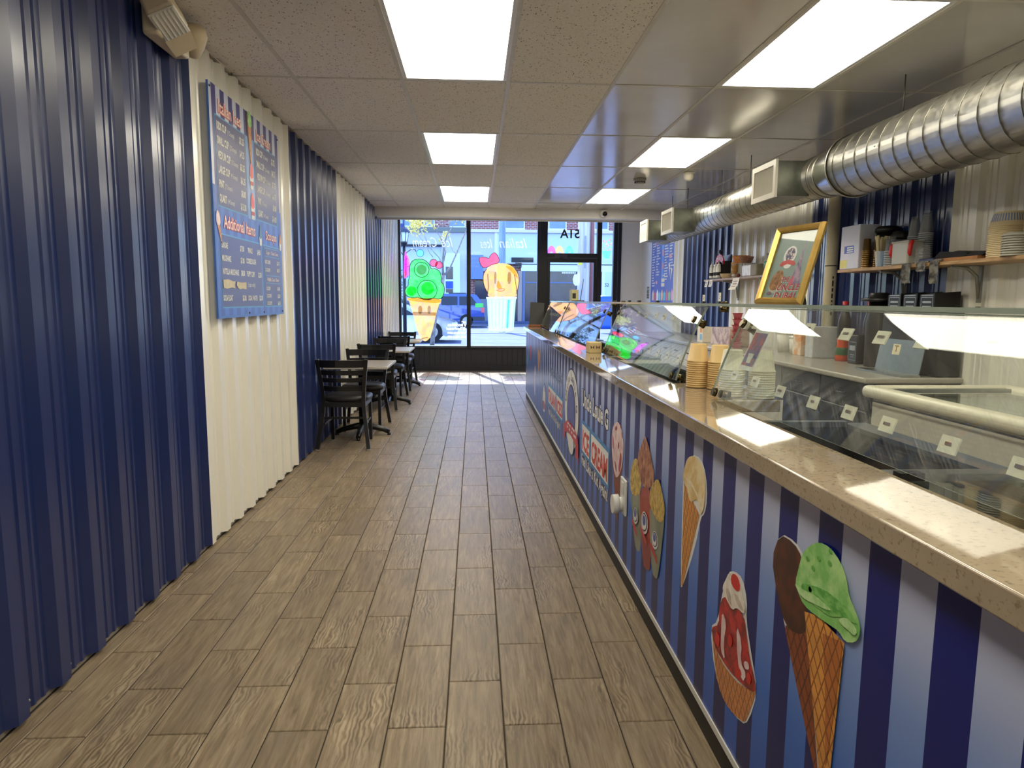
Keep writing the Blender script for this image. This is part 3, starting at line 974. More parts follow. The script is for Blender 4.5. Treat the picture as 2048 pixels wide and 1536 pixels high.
pp = thing('drain_pipe', 'cream plastic pipe running up the wall behind the counter', 'pipe', (3.215, 6.03, .89))
PVC = M('pvc_cream', (206, 196, 166), 0.4, vary=0.04)
MB().cyl((3.215, 6.03, .893), (3.215, 6.03, 2.75), .052, .052, 24).build('pipe', PVC, pp)
MB().cyl((3.215, 6.03, 1.71), (3.215, 6.03, 1.718), .0535, .0535, 24).build('joint', DARK_INK, pp)
pr = MB()
zz = 1.62
for wd in (.02, .05, .03, .04, .018, .05, .03):
    pr.box(3.205, 3.217, 5.975, 5.978, zz - wd, zz); zz -= wd + .018
pr.build('printed_marking', DARK_INK, pp)

# ================================================================== COUNTER
CARDS_LOW = [(2.440, 0.270), (2.256, 0.265), (2.058, 0.244), (1.847, 0.237), (1.663, 0.241), (1.498, 0.237), (1.291, 0.229), (1.106, 0.223)]
CARDS_UP = [(2.449, 0.826), (2.252, 0.822), (2.060, 0.831), (1.840, 0.812), (1.674, 0.811), (1.509, 0.811), (1.307, 0.838)]
FAR_UP = [(3.162, 0.851), (3.333, 0.843), (3.505, 0.840), (3.679, 0.822), (3.845, 0.827), (4.062, 0.818), (4.277, 0.829), (4.491, 0.836), (4.723, 0.851)]
FAR_LOW = [(3.141, 0.272), (3.321, 0.270), (3.502, 0.267), (3.677, 0.280), (3.860, 0.307), (4.064, 0.308), (4.270, 0.324), (4.451, 0.349), (4.680, 0.339)]
CXF = 0.735
def front_mat():
    k = NT('striped_print')
    x = k.xyz(k.pos())
    f = k.math('FRACT', k.math('DIVIDE', k.math('SUBTRACT', x[1], 2.194), .1854))
    dark = k.math('LESS_THAN', f, .5)
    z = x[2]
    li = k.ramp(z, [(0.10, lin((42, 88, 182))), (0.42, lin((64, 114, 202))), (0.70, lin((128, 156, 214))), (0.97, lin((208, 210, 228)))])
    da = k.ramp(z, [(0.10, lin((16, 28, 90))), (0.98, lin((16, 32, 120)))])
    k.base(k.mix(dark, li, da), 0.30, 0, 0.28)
    k.bump(k.noise(k.pos(), 400.0, 1.0), 0.05, 0.001)
    return k.m
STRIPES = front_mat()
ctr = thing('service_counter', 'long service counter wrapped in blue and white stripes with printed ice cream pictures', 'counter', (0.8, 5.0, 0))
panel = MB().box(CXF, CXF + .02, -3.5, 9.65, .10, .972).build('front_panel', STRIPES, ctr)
MB().box(CXF + .02, .90, 9.62, 9.65, .0, .972).build('end_panel', STRIPES, ctr)
MB().box(CXF - .004, CXF + .02, -3.5, 9.652, .082, .104).build('trim_strip', M('trim_white', (222, 220, 212), 0.4, vary=0.02), ctr)
MB().box(CXF + .004, CXF + .03, -3.5, 9.645, .0, .084).build('kick_board', M('kick_black', (30, 28, 26), 0.55), ctr)
MB().box(CXF + .02, .92, -3.5, 9.62, .02, .968).build('core', M('core', (70, 66, 62), 0.8), ctr)
MB().box(CXF - .003, CXF, -3.5, 9.65, .955, .972).build('top_trim', M('trim_light', (196, 202, 214), 0.4), ctr)

def cp(layer):
    return CXF - .0008 - .0009 * layer
def prt(name, pts, mat, layer=0, n=1, label=None):
    p = smooth2(pts, n) if n else pts
    return MB().poly([(cp(layer), a, b) for a, b in p]).build(name, mat, panel, label=label, solid=False)
def waffle(name, c1, c2, ky=210.0, kz=150.0):
    k = NT(name)
    x = k.xyz(k.pos())
    u = k.math('ADD', k.math('MULTIPLY', x[1], ky), k.math('MULTIPLY', x[2], kz * .55))
    v = k.math('SUBTRACT', k.math('MULTIPLY', x[1], ky * .9), k.math('MULTIPLY', x[2], kz))
    m = k.math('MAXIMUM', k.math('SINE', u), k.math('SINE', v))
    f = k.ramp(m, [(0.80, (0, 0, 0, 1)), (0.97, (1, 1, 1, 1))])
    n_ = k.noise(k.pos(), 28.0, 3.0)
    k.base(k.mix(f, k.ramp(n_, [(0.3, lin(c1)), (0.7, lin(tuple(min(255, int(v_ * 1.14)) for v_ in c1)))]), lin(c2)), 0.4)
    MATS[name] = k.m
    return k.m
INK = dict(rough=0.4)
WAF = waffle('print_waffle', (206, 142, 66), (150, 86, 36))
WAFD = waffle('print_waffle_dark', (132, 66, 34), (82, 36, 22))
WAFB = waffle('print_waffle_boat', (198, 130, 78), (146, 84, 44), 240, 170)
CHOC = two_tone('print_chocolate', (56, 22, 18), (92, 38, 26), 22, rough=0.35)
MINT = two_tone('print_mint', (130, 200, 104), (186, 230, 150), 16, rough=0.4, detail=5)
MINTD = two_tone('print_mint_dark', (84, 166, 68), (140, 208, 110), 30, rough=0.4, stretch=(1, 1, 2))
VAN = two_tone('print_vanilla', (226, 190, 120), (246, 226, 178), 14, rough=0.4)
VANL = two_tone('print_vanilla_light', (236, 214, 168), (250, 238, 210), 30, rough=0.4)
CREAMP = two_tone('print_cream', (232, 220, 204), (252, 246, 236), 26, rough=0.4)
REDS = two_tone('print_strawberry', (128, 14, 22), (206, 40, 44), 24, rough=0.3)
REDC = M('print_cherry', (214, 22, 26), 0.3)
PINKS = two_tone('print_pink', (226, 190, 190), (246, 224, 220), 16, rough=0.4)
GOLD_N = two_tone('print_crushed_nuts', (150, 110, 30), (236, 206, 110), 48, rough=0.4, lo=.35, hi=.62, stretch=(1, 1.5, .7))
BROWN_N = two_tone('print_crushed_cookie', (118, 44, 30), (220, 160, 120), 42, rough=0.4, lo=.38, hi=.66, stretch=(1, 1.5, .6))
GLASSP = two_tone('print_frosted_cup', (118, 126, 104), (146, 150, 128), 6, rough=0.35)
REDP = two_tone('print_red_cup', (140, 44, 36), (176, 66, 52), 6, rough=0.35)
WPR = M('print_white', (238, 238, 236), 0.4, vary=0.02)
NAVYP = M('print_navy', (32, 34, 72), 0.4)
BLUEP = M('print_blue', (66, 140, 200), 0.4)
REDP2 = M('print_red', (222, 70, 44), 0.4, vary=0.04)
REDR = M('print_ribbon_red', (200, 46, 50), 0.4, vary=0.05)
LBLUE = M('print_pale_blue', (150, 170, 215), 0.4)

# strawberry sundae in a waffle boat
prt('printed_outline', [(1.845,0.613),(1.798,0.636),(1.741,0.639),(1.704,0.593),(1.704,0.536),(1.666,0.471),(1.61,0.384),(1.655,0.273),(1.698,0.237),(1.832,0.219),(1.918,0.268),(1.968,0.384),(1.908,0.431),(1.886,0.525)], WPR, 0)
prt('printed_waffle_boat', [(1.95,0.388),(1.926,0.316),(1.899,0.263),(1.854,0.228),(1.782,0.223),(1.691,0.248),(1.669,0.266),(1.617,0.381),(1.627,0.386),(1.702,0.341),(1.82,0.325),(1.915,0.338)], WAFB, 1)
prt('printed_strawberries', [(1.871,0.529),(1.898,0.481),(1.892,0.428),(1.957,0.387),(1.932,0.36),(1.909,0.342),(1.809,0.334),(1.703,0.35),(1.635,0.37),(1.62,0.386),(1.627,0.409),(1.666,0.446),(1.695,0.504),(1.716,0.544),(1.821,0.537)], REDS, 2)
for q in ([(1.872,0.483),(1.831,0.463),(1.848,0.395),(1.829,0.345),(1.87,0.362),(1.871,0.423)], [(1.762,0.498),(1.717,0.464),(1.722,0.405),(1.676,0.394),(1.704,0.354),(1.744,0.402)], [(1.701,0.421),(1.67,0.434),(1.662,0.416),(1.693,0.402)]):
    prt('printed_cream_streak', q, PINKS, 3)
for q in ([(1.81,0.449),(1.818,0.41),(1.79,0.406),(1.779,0.441)], [(1.742,0.384),(1.75,0.351),(1.718,0.355),(1.708,0.385)], [(1.909,0.403),(1.919,0.367),(1.883,0.355),(1.874,0.396)], [(1.672,0.41),(1.679,0.378),(1.652,0.376),(1.645,0.403)]):
    prt('printed_berry', q, REDC, 4)
prt('printed_whipped_cream', [(1.831,0.618),(1.852,0.587),(1.874,0.557),(1.866,0.539),(1.833,0.531),(1.794,0.52),(1.762,0.545),(1.711,0.546),(1.707,0.576),(1.734,0.6),(1.742,0.62),(1.795,0.627)], CREAMP, 4)
prt('printed_cherry', [(1.807,0.625),(1.814,0.598),(1.785,0.587),(1.747,0.596),(1.746,0.623),(1.773,0.635)], REDC, 5)
# dipped cone behind a mint cone
prt('printed_outline', [(1.533,0.841),(1.457,0.847),(1.415,0.829),(1.399,0.792),(1.374,0.687),(1.294,0.406),(1.31,0.394),(1.479,0.619),(1.576,0.762)], WPR, 0)
prt('printed_dark_cone', [(1.481,0.633),(1.379,0.671),(1.287,0.349),(1.479,0.619)], WAFD, 1, 0)
prt('printed_chocolate_dip', [(1.533,0.838),(1.462,0.843),(1.419,0.824),(1.405,0.789),(1.385,0.74),(1.379,0.671),(1.422,0.641),(1.481,0.633),(1.53,0.686),(1.57,0.765)], CHOC, 2)
prt('printed_waffle_cone', [(1.393,0.71),(1.334,0.728),(1.231,0.721),(1.249,0.439),(1.26,0.301),(1.294,0.406)], WAF, 3, 0, label='golden waffle cone under the mint scoop')
prt('printed_cone_shade', [(1.311,0.701),(1.235,0.72),(1.249,0.566),(1.267,0.426),(1.285,0.572)], waffle('print_waffle_mid', (176, 104, 48), (130, 72, 32)), 4, 0)
prt('printed_mint_scoop', [(1.347,0.887),(1.382,0.867),(1.415,0.836),(1.426,0.8),(1.44,0.757),(1.426,0.742),(1.394,0.723),(1.344,0.725),(1.285,0.732),(1.249,0.737),(1.226,0.726),(1.192,0.743),(1.18,0.762),(1.179,0.784),(1.199,0.805),(1.224,0.823),(1.236,0.854),(1.26,0.877),(1.302,0.892)], MINT, 5)
prt('printed_mint_skirt', [(1.414,0.767),(1.372,0.781),(1.312,0.797),(1.256,0.798),(1.215,0.797),(1.185,0.782),(1.196,0.78),(1.241,0.771),(1.287,0.749),(1.339,0.745),(1.396,0.744)], MINTD, 6)
for c in [(1.389,0.833),(1.342,0.852),(1.299,0.859),(1.298,0.885),(1.363,0.822),(1.37,0.771)]:
    prt('printed_mint_fleck', ellipse(c, .008, .006, 8), MINTD, 6, 0)
prt('printed_mint_edge', [(1.44,0.757),(1.413,0.756),(1.384,0.761),(1.342,0.769),(1.302,0.769),(1.277,0.767),(1.301,0.758),(1.347,0.749),(1.388,0.74),(1.418,0.742)], two_tone('print_mint_light', (170, 222, 140), (206, 240, 176), 40, rough=.4), 7)
prt('printed_mint_edge', [(1.252,0.762),(1.224,0.779),(1.201,0.777),(1.184,0.77),(1.193,0.755),(1.216,0.757),(1.239,0.755)], two_tone('print_mint_light', (170, 222, 140), (206, 240, 176), 40, rough=.4), 7)
prt('printed_cream_fold', [(1.846,0.56),(1.825,0.574),(1.808,0.552),(1.79,0.532),(1.806,0.534),(1.827,0.539)], two_tone('print_cream_shade', (196, 180, 164), (214, 200, 186), 26, rough=.4), 6)
prt('printed_cream_fold', [(1.783,0.578),(1.755,0.581),(1.73,0.569),(1.712,0.559),(1.734,0.556),(1.763,0.559)], two_tone('print_cream_shade', (196, 180, 164), (214, 200, 186), 26, rough=.4), 6)
# vanilla cone
prt('printed_outline', [(2.21,0.878),(2.114,0.887),(2.061,0.845),(2.042,0.769),(2.06,0.717),(2.095,0.694),(2.132,0.587),(2.25,0.389),(2.278,0.377),(2.289,0.712),(2.289,0.803)], WPR, 0)
prt('printed_waffle_cone', [(2.278,0.761),(2.106,0.699),(2.251,0.394),(2.267,0.387)], WAF, 1, 0, label='waffle cone under the vanilla scoop')
prt('printed_vanilla_scoop', [(2.207,0.874),(2.254,0.851),(2.272,0.818),(2.29,0.79),(2.284,0.764),(2.25,0.759),(2.209,0.716),(2.188,0.718),(2.131,0.748),(2.1,0.709),(2.085,0.707),(2.06,0.74),(2.059,0.8),(2.069,0.844),(2.108,0.872),(2.16,0.879)], VAN, 2)
prt('printed_vanilla_drip', [(2.283,0.792),(2.252,0.777),(2.188,0.772),(2.145,0.757),(2.117,0.744),(2.1,0.709),(2.085,0.707),(2.06,0.74),(2.06,0.791),(2.081,0.755),(2.133,0.761),(2.19,0.79),(2.231,0.783)], VANL, 3)
# three topped shakes
prt('printed_shake_cup', [(3.075,0.504),(3.012,0.379),(2.961,0.279),(2.909,0.267),(2.856,0.291),(2.846,0.435),(2.86,0.554)], GLASSP, 0)
prt('printed_nut_topping', [(3.002,0.679),(3.063,0.627),(3.091,0.55),(3.058,0.497),(2.951,0.509),(2.872,0.556),(2.873,0.662),(2.942,0.681)], GOLD_N, 1)
prt('printed_red_shake', [(2.898,0.573),(2.864,0.429),(2.8,0.25),(2.722,0.254),(2.672,0.285),(2.686,0.488),(2.692,0.619)], REDP, 2)
prt('printed_cookie_topping', [(2.824,0.819),(2.881,0.765),(2.95,0.703),(2.931,0.648),(2.865,0.594),(2.775,0.596),(2.674,0.636),(2.66,0.694),(2.71,0.736),(2.742,0.773),(2.8,0.806)], BROWN_N, 3)
prt('printed_shake_cup', [(2.716,0.557),(2.694,0.429),(2.646,0.278),(2.58,0.276),(2.55,0.302),(2.502,0.497),(2.491,0.579)], GLASSP, 4)
prt('printed_nut_topping', [(2.619,0.683),(2.697,0.629),(2.723,0.56),(2.671,0.532),(2.58,0.518),(2.507,0.537),(2.483,0.602),(2.54,0.657),(2.572,0.685)], GOLD_N, 5)
for q in ([(2.951,0.464),(2.987,0.431),(2.974,0.386),(2.936,0.383),(2.895,0.412),(2.9,0.453)], [(2.796,0.498),(2.841,0.454),(2.822,0.395),(2.768,0.394),(2.722,0.43),(2.728,0.485)], [(2.623,0.468),(2.655,0.437),(2.644,0.391),(2.594,0.392),(2.561,0.422),(2.569,0.462)]):
    cy = sum(a for a, b in q) / len(q); cz = sum(b for a, b in q) / len(q)
    prt('printed_badge', q, WPR, 6)
    sc_o = lambda f, dz=.0: [(cy + (a - cy) * f, cz + dz + (b - cz) * f) for a, b in q]
    prt('printed_badge_ring', sc_o(.82, .004), NAVYP, 7)
    prt('printed_badge_field', sc_o(.70, .004), WPR, 8)
    prt('printed_badge_core', sc_o(.46, .012), M('print_badge_blue', (86, 96, 170), 0.4), 9)
    prt('printed_badge_ribbon', [(cy + .055, cz - .022), (cy, cz - .040), (cy - .055, cz - .062), (cy - .055, cz - .085), (cy, cz - .062), (cy + .055, cz - .048)], REDR, 10, 1)
# strawberry cone
prt('printed_waffle_cone', [(3.488,0.524),(3.251,0.595),(3.343,0.275),(3.379,0.263)], WAFD, 0, 0)
prt('printed_strawberry_scoop', [(3.392,0.778),(3.486,0.745),(3.531,0.689),(3.522,0.62),(3.496,0.548),(3.439,0.491),(3.388,0.477),(3.299,0.528),(3.248,0.607),(3.237,0.682),(3.263,0.729),(3.312,0.765)], PINKS, 1)
for q in ([(3.421,0.752),(3.45,0.726),(3.417,0.72),(3.397,0.743)], [(3.358,0.683),(3.373,0.652),(3.352,0.633),(3.334,0.667)], [(3.504,0.694),(3.503,0.631),(3.476,0.602),(3.471,0.652)], [(3.338,0.777),(3.317,0.751),(3.288,0.763)], [(3.303,0.641),(3.328,0.588),(3.347,0.542),(3.32,0.522),(3.288,0.564),(3.27,0.615)], [(3.447,0.559),(3.423,0.53),(3.388,0.505),(3.385,0.533),(3.414,0.56)], [(3.294,0.736),(3.275,0.707),(3.265,0.722),(3.28,0.745)]):
    prt('printed_strawberry_swirl', q, REDS, 2)

# lettering and badge on the striped print
UL, VU = (0, -1, 0), (0, 0, 1)
def ptext(body, y, z, size, mat, layer, width=None, bold=0.0, name='printed_lettering', align='LEFT', shear=0.0):
    m = MB().text(body, size, (cp(layer), y, z), UL, VU, bold=bold, width=width, align=align, shear=shear)
    return m.build(name, mat, panel, solid=False)
def outlined(body, y, z, size, fg, bg, layer, width, b0=.012, b1=.05, **kw):
    ptext(body, y + .012, z, size, bg, layer, width + .024, b1, **kw)
    ptext(body, y, z, size, fg, layer + 1, width, b0, **kw)
outlined('Uncle Louie G', 4.54, .685, .155, WPR, NAVYP, 0, .90, .03, .07)
def sign(y0, y1, z0, z1, word, gap=None):
    prt('printed_sign', [(y0 + .025, z0 - .025), (y1 - .025, z0 - .025), (y1 - .025, z1 + .025), (y0 + .025, z1 + .025)], BLUEP, 0, 0)
    a = y0
    for wd, s0, s1 in word:
        prt('printed_sign_field', [(s0, z0), (s1, z0), (s1, z1), (s0, z1)], WPR, 1, 0)
        ptext(wd, s0 - .02, z0 + .018, (z1 - z0) * .99, REDP2, 2, s0 - s1 - .04, .035)
sign(4.52, 3.61, .378, .560, [('ICE', 4.52, 4.22), ('CREAM', 4.16, 3.61)])
outlined('Feel Like a Kid Again!', 4.53, .285, .10, WPR, NAVYP, 0, .92, .03, .07)
outlined('Uncle Louie G', 6.55, .675, .145, LBLUE, NAVYP, 0, .92, .02, .04)
sign(6.66, 5.57, .39, .552, [('ITALIAN', 6.66, 6.05), ('ICES', 5.99, 5.57)])
outlined('Feel Like a Kid Again!', 6.64, .283, .09, WPR, NAVYP, 0, .92, .02, .05)
# oval badge
oc = (5.055, .565)
prt('printed_badge_edge', ellipse(oc, .372, .318, 40), NAVYP, 0, 0)
prt('printed_badge', ellipse(oc, .36, .306, 40), WPR, 1, 0)
prt('printed_badge_arch', ellipse((5.055, .545), .225, .215, 36), NAVYP, 2, 0)
prt('printed_badge_field', ellipse((5.055, .545), .205, .195, 36), M('print_badge_blue', (86, 96, 170), 0.4), 3, 0)
m = MB()
word = 'Uncle Louie G'
for i, ch in enumerate(word):
    if ch == ' ':
        continue
    t = math.radians(168 - 156 * i / (len(word) - 1))
    cy, cz = oc[0] - .262 * math.cos(t), oc[1] + .225 * math.sin(t)
    tx = Vector((0, -math.sin(t) * .30, math.cos(t) * -.25)); tx.normalize()
    tx = Vector((0, -math.sin(t), -math.cos(t) * -1 * -1)).normalized()
    up_ = Vector((0, -math.cos(t), math.sin(t))).normalized()
    m.text(ch, .085, Vector((cp(4), cy, cz)), tx, up_, bold=.02, align='CENTER')
m.build('printed_badge_lettering', NAVYP, panel, solid=False, kind='stuff')
rib = [(5.40, .40), (5.36, .335), (5.26, .362), (5.05, .375), (4.86, .362), (4.72, .33), (4.66, .395), (4.70, .43), (4.86, .455), (5.05, .47), (5.24, .455)]
prt('printed_ribbon_tail', [(5.46, .395), (5.34, .40), (5.34, .275), (5.41, .30), (5.45, .262)], REDR, 5, 0)
prt('printed_ribbon_tail', [(4.655, .385), (4.78, .39), (4.78, .255), (4.70, .275), (4.65, .235)], REDR, 5, 0)
prt('printed_badge_foot', ellipse((5.03, .325), .165, .105, 26), NAVYP, 4, 0)
prt('printed_badge_foot', ellipse((5.03, .325), .155, .095, 26), WPR, 5, 0)
prt('printed_ribbon', rib, REDR, 6, 1)
lines = MB()
for zz, ys in ((.432, (5.20, 5.10, 4.98, 4.90)), (.398, (5.24, 5.12, 5.0, 4.88, 4.82))):
    for yy in ys:
        lines.poly([(cp(7), yy, zz), (cp(7), yy - .06, zz), (cp(7), yy - .06, zz + .018), (cp(7), yy, zz + .018)])
lines.build('printed_ribbon_lettering', WPR, panel, solid=False, kind='stuff')
# small pictures near the far end
prt('printed_italian_ice_cup', [(7.24, .36), (7.10, .50), (6.98, .50), (6.93, .36), (6.98, .215), (7.18, .215)], WPR, 0)
prt('printed_red_ice', [(7.22, .33), (7.20, .24), (6.98, .24), (6.95, .33)], REDS, 1)
prt('printed_dark_straw', [(7.05, .53), (7.0, .53), (6.97, .44), (7.02, .44)], NAVYP, 1, 0)
prt('printed_red_cone', [(8.93, .80), (8.70, .80), (8.74, .70), (8.83, .58), (8.92, .68)], REDR, 0)
prt('printed_orange_cone', [(7.82, .80), (7.68, .86), (7.56, .78), (7.60, .68), (7.70, .56), (7.80, .68)], M('print_orange', (214, 148, 84), 0.4), 0)
prt('printed_pink_cup', [(8.24, .60), (8.10, .60), (8.12, .24), (8.22, .24)], PINKS, 0)
prt('printed_teal_cup', [(9.44, .64), (9.30, .64), (9.32, .46), (9.42, .46)], M('print_teal', (90, 190, 190), 0.4), 0)

# outlet with a round plug-in
ot = thing('outlet_plate', 'white outlet plate with a round plug-in on the striped counter front', 'outlet', (CXF, 3.19, .33))
MB().rbox(CXF - .012, CXF, 3.135, 3.245, .355, .53, .004, 2).build('cover_plate', WHITE, ot)
so_ = MB(); so_.rbox(CXF - .016, CXF - .011, 3.165, 3.215, .455, .515, .003, 1); so_.build('socket', M('socket', (214, 212, 206), 0.4), ot)
pd = MB().cyl((CXF - .012, 3.20, .40), (CXF - .03, 3.20, .40), .034, .034, 24)
pd.cyl((CXF - .03, 3.20, .40), (CXF - .06, 3.20, .40), .048, .046, 28)
pd.build('round_plug', WHITE, ot)

# ---- the stone top
def quartz():
    k = NT('beige_quartz')
    p = k.pos()
    a = k.noise(p, 90.0, 3.0, .6)
    b = k.noise(p, 14.0, 3.0)
    v = k.n('TexVoronoi'); v.inputs['Scale'].default_value = 150.0
    k.set(v, 'Vector', k.scale(p, (1, .45, 1)))
    c = k.mix(b, lin((150, 134, 112)), lin((176, 160, 136)))
    c = k.mix(k.ramp(a, [(0.55, (0, 0, 0, 1)), (0.68, (1, 1, 1, 1))]), c, lin((132, 116, 94)))
    c = k.mix(k.ramp(v.outputs['Distance'], [(0.02, (.5, .5, .5, 1)), (0.08, (0, 0, 0, 1))]), c, lin((196, 184, 160)))
    k.base(c, 0.05, 0, 0.6)
    k.p.inputs['Coat Weight'].default_value = 0.45
    k.p.inputs['Coat Roughness'].default_value = 0.02
    k.p.inputs['Coat IOR'].default_value = 1.6
    return k.m
QUARTZ = quartz()
ct = thing('countertop', 'beige speckled stone counter slab with polished top', 'countertop', (.8, 5, .972))
for y0, y1 in ((-3.5, 3.31), (3.3115, 9.68)):
    MB().rbox(.70, .912, y0, y1, .972, 1.02, .004, 2).build('slab', QUARTZ, ct)
MB().rbox(.912, 1.17, 2.50, 3.04, .972, 1.018, .004, 2).build('bridge_slab', QUARTZ, ct)

# ---- sneeze guard: four leaning panes and the flat shelf over them
EDGE = M('glass_edge', (140, 152, 138), 0.15, vary=0.05)
GUARD = glass('guard_glass', (0.93, 0.96, 0.94), smear=0.0)
GUARDS = glass('smeared_guard_glass', (0.92, 0.95, 0.93), smear=0.16)
XB, ZB = .925, 1.03
GA, GB, GL = math.radians(15), math.radians(14), .3645      # lean at the foot, bend, height along the pane
def gang(t): return GA + GB * t
def gtan(t): return Vector((math.sin(gang(t)), 0, math.cos(gang(t))))
def gnor(t): return Vector((-math.cos(gang(t)), 0, math.sin(gang(t))))
def gpt(y, t, off=0.0):
    return Vector((XB + GL * (math.cos(GA) - math.cos(gang(t))) / GB, y, ZB + GL * (math.sin(gang(t)) - math.sin(GA)) / GB)) + gnor(t) * off
def clamp(m, y, t, back=True):
    p = gpt(y, t, .008)
    m.cyl(p, gpt(y, t, .022), .018, .015, 16)
    m.cyl(gpt(y, t, -.008), gpt(y, t, -.045), .015, .020, 16)
def guard(y0, y1, gm, lab):
    t = thing('glass_guard', lab, 'sneeze guard', (XB, (y0 + y1) / 2, ZB), group='leaning glass panes along the counter')
    e = .004
    m = MB()
    n = 12
    f0 = [[m.b.verts.new(gpt(y, i / n, e)) for y in (y0, y1)] for i in range(n + 1)]
    f1 = [[m.b.verts.new(gpt(y, i / n, -e)) for y in (y0, y1)] for i in range(n + 1)]
    m._done([m.b.faces.new((f0[i][0], f0[i][1], f0[i + 1][1], f0[i + 1][0])) for i in range(n)] + [m.b.faces.new((f1[i][1], f1[i][0], f1[i + 1][0], f1[i + 1][1])) for i in range(n)], True)
    m.mi = 1
    def q4(*p): m.poly([w.co.copy() for w in p])
    q4(f0[0][0], f1[0][0], f1[0][1], f0[0][1]); q4(f0[n][0], f0[n][1], f1[n][1], f1[n][0])
    for k in (0, 1):
        for i in range(n):
            q4(f0[i][k], f0[i + 1][k], f1[i + 1][k], f1[i][k])
    m.build('pane', [gm, EDGE], t)
    for y, tt in ((y0 + .05, .04), (y1 - .05, .04), (y0 + .05, .80), (y1 - .05, .80)):
        c = MB(); clamp(c, y, tt); 
        if tt < .1:
            c.cyl(gpt(y, tt, -.03), Vector((gpt(y, tt, -.03).x + .02, y, 1.012)), .010, .012, 12)
        c.build('clamp', BRASS, t)
    return t
guard(.25, 2.57, GUARDS, 'nearest leaning glass pane, smeared, in front of the dipping cabinet')
guard(3.05, 4.80, GUARD, 'leaning glass pane just past the gap with the cup stacks')
guard(5.22, 7.48, GUARD, 'leaning glass pane past the paper box, second from the shop door')
guard(7.58, 9.36, GUARD, 'leaning glass pane at the end of the counter by the shop door')
gs = thing('glass_shelf', 'long flat glass shelf over the leaning panes', 'shelf', (1.2, 5, 1.372))
for y0, y1 in ((.2, 2.60), (2.605, 5.0), (5.005, 7.5), (7.505, 9.42)):
    m = MB()
    x0, x1, z0, z1 = 1.05, 1.38, 1.3705, 1.3825
    m.poly([(x0, y0, z1), (x1, y0, z1), (x1, y1, z1), (x0, y1, z1)]); m.poly([(x0, y0, z0), (x0, y1, z0), (x1, y1, z0), (x1, y0, z0)])
    m.mi = 1
    m.poly([(x0, y0, z0), (x0, y0, z1), (x0, y1, z1), (x0, y1, z0)]); m.poly([(x1, y0, z0), (x1, y1, z0), (x1, y1, z1), (x1, y0, z1)])
    m.poly([(x0, y0, z0), (x1, y0, z0), (x1, y0, z1), (x0, y0, z1)]); m.poly([(x0, y1, z0), (x0, y1, z1), (x1, y1, z1), (x1, y1, z0)])
    m.build('shelf_pane', [GUARD, EDGE], gs)
for y in (2.95, 5.0, 5.3, 7.4, 7.6, 9.3):
    MB().cyl((1.10, y, 1.345), (1.10, y, 1.3705), .02, .022, 16).build('clamp', BRASS, gs)
    MB().cyl((1.10, y, 1.3825), (1.10, y, 1.392), .018, .012, 16).build('clamp_cap', BRASS, gs)

# flavour cards fixed inside the panes
CARD = M('card_white', (236, 230, 212), 0.5, vary=0.02)
def card(y, t, w, h, lab, words):
    c = thing('flavour_card', lab, 'label card', tuple(gpt(y, t)), group='flavour cards on the glass')
    u = Vector((0, -1, 0)); n = -gnor(t); GD = gtan(t)
    m = MB()
    p0 = gpt(y, t, -.006)
    def P(a, b, d):
        return p0 + u * a + GD * b - n * d
    lo = smooth2([(-w / 2, -h / 2), (w / 2, -h / 2), (w / 2, h / 2), (-w / 2, h / 2)], 0)
    m.prism(lo, lambda a, b: P(a, b, -.004), lambda a, b: P(a, b, 0.0))
    m.build('card', CARD, c)
    q = MB()
    k = 0
    for wd in words:
        q.poly([P(-wd / 2, k * -.011 - .002, .0015), P(wd / 2, k * -.011 - .002, .0015), P(wd / 2, k * -.011 + .005, .0015), P(-wd / 2, k * -.011 + .005, .0015)])
        k += 1
    q.build('lettering', M('card_ink', (120, 100, 96), 0.6), c, solid=False)
def ty(px):
    pass
LOW = CARDS_LOW
UP = CARDS_UP
for i, (y, t) in enumerate(LOW):
    card(y, t, .052, .036, 'white flavour card, %s from the cup stacks, lower row of nearest glass' % ORD[i], [random.uniform(.018, .032)])
for i, (y, t) in enumerate(UP):
    card(y, t, .052, .036, 'white flavour card, %s from the cup stacks, upper row of nearest glass' % ORD[i], [random.uniform(.02, .034)])
for i, (y, t) in enumerate(FAR_UP):
    card(y, t, .055, .038, 'flavour card, %s along the upper row of the pane past the cups' % ORD[i], [.03])
for i, (y, t) in enumerate(FAR_LOW):
    card(y, t, .055, .038, 'flavour card, %s along the lower row of the pane past the cups' % ORD[i], [.028])
for i in range(6):
    card(5.7 + i * .27, .44 - i * .0, .06, .036, 'tiny flavour card, %s along the pane past the kraft box' % ORD[i], [.03])
for i in range(6):
    card(8.05 + i * .17, .55, .06, .036, 'tiny flavour card, %s along the pane by the shop door' % ORD[i], [.03])

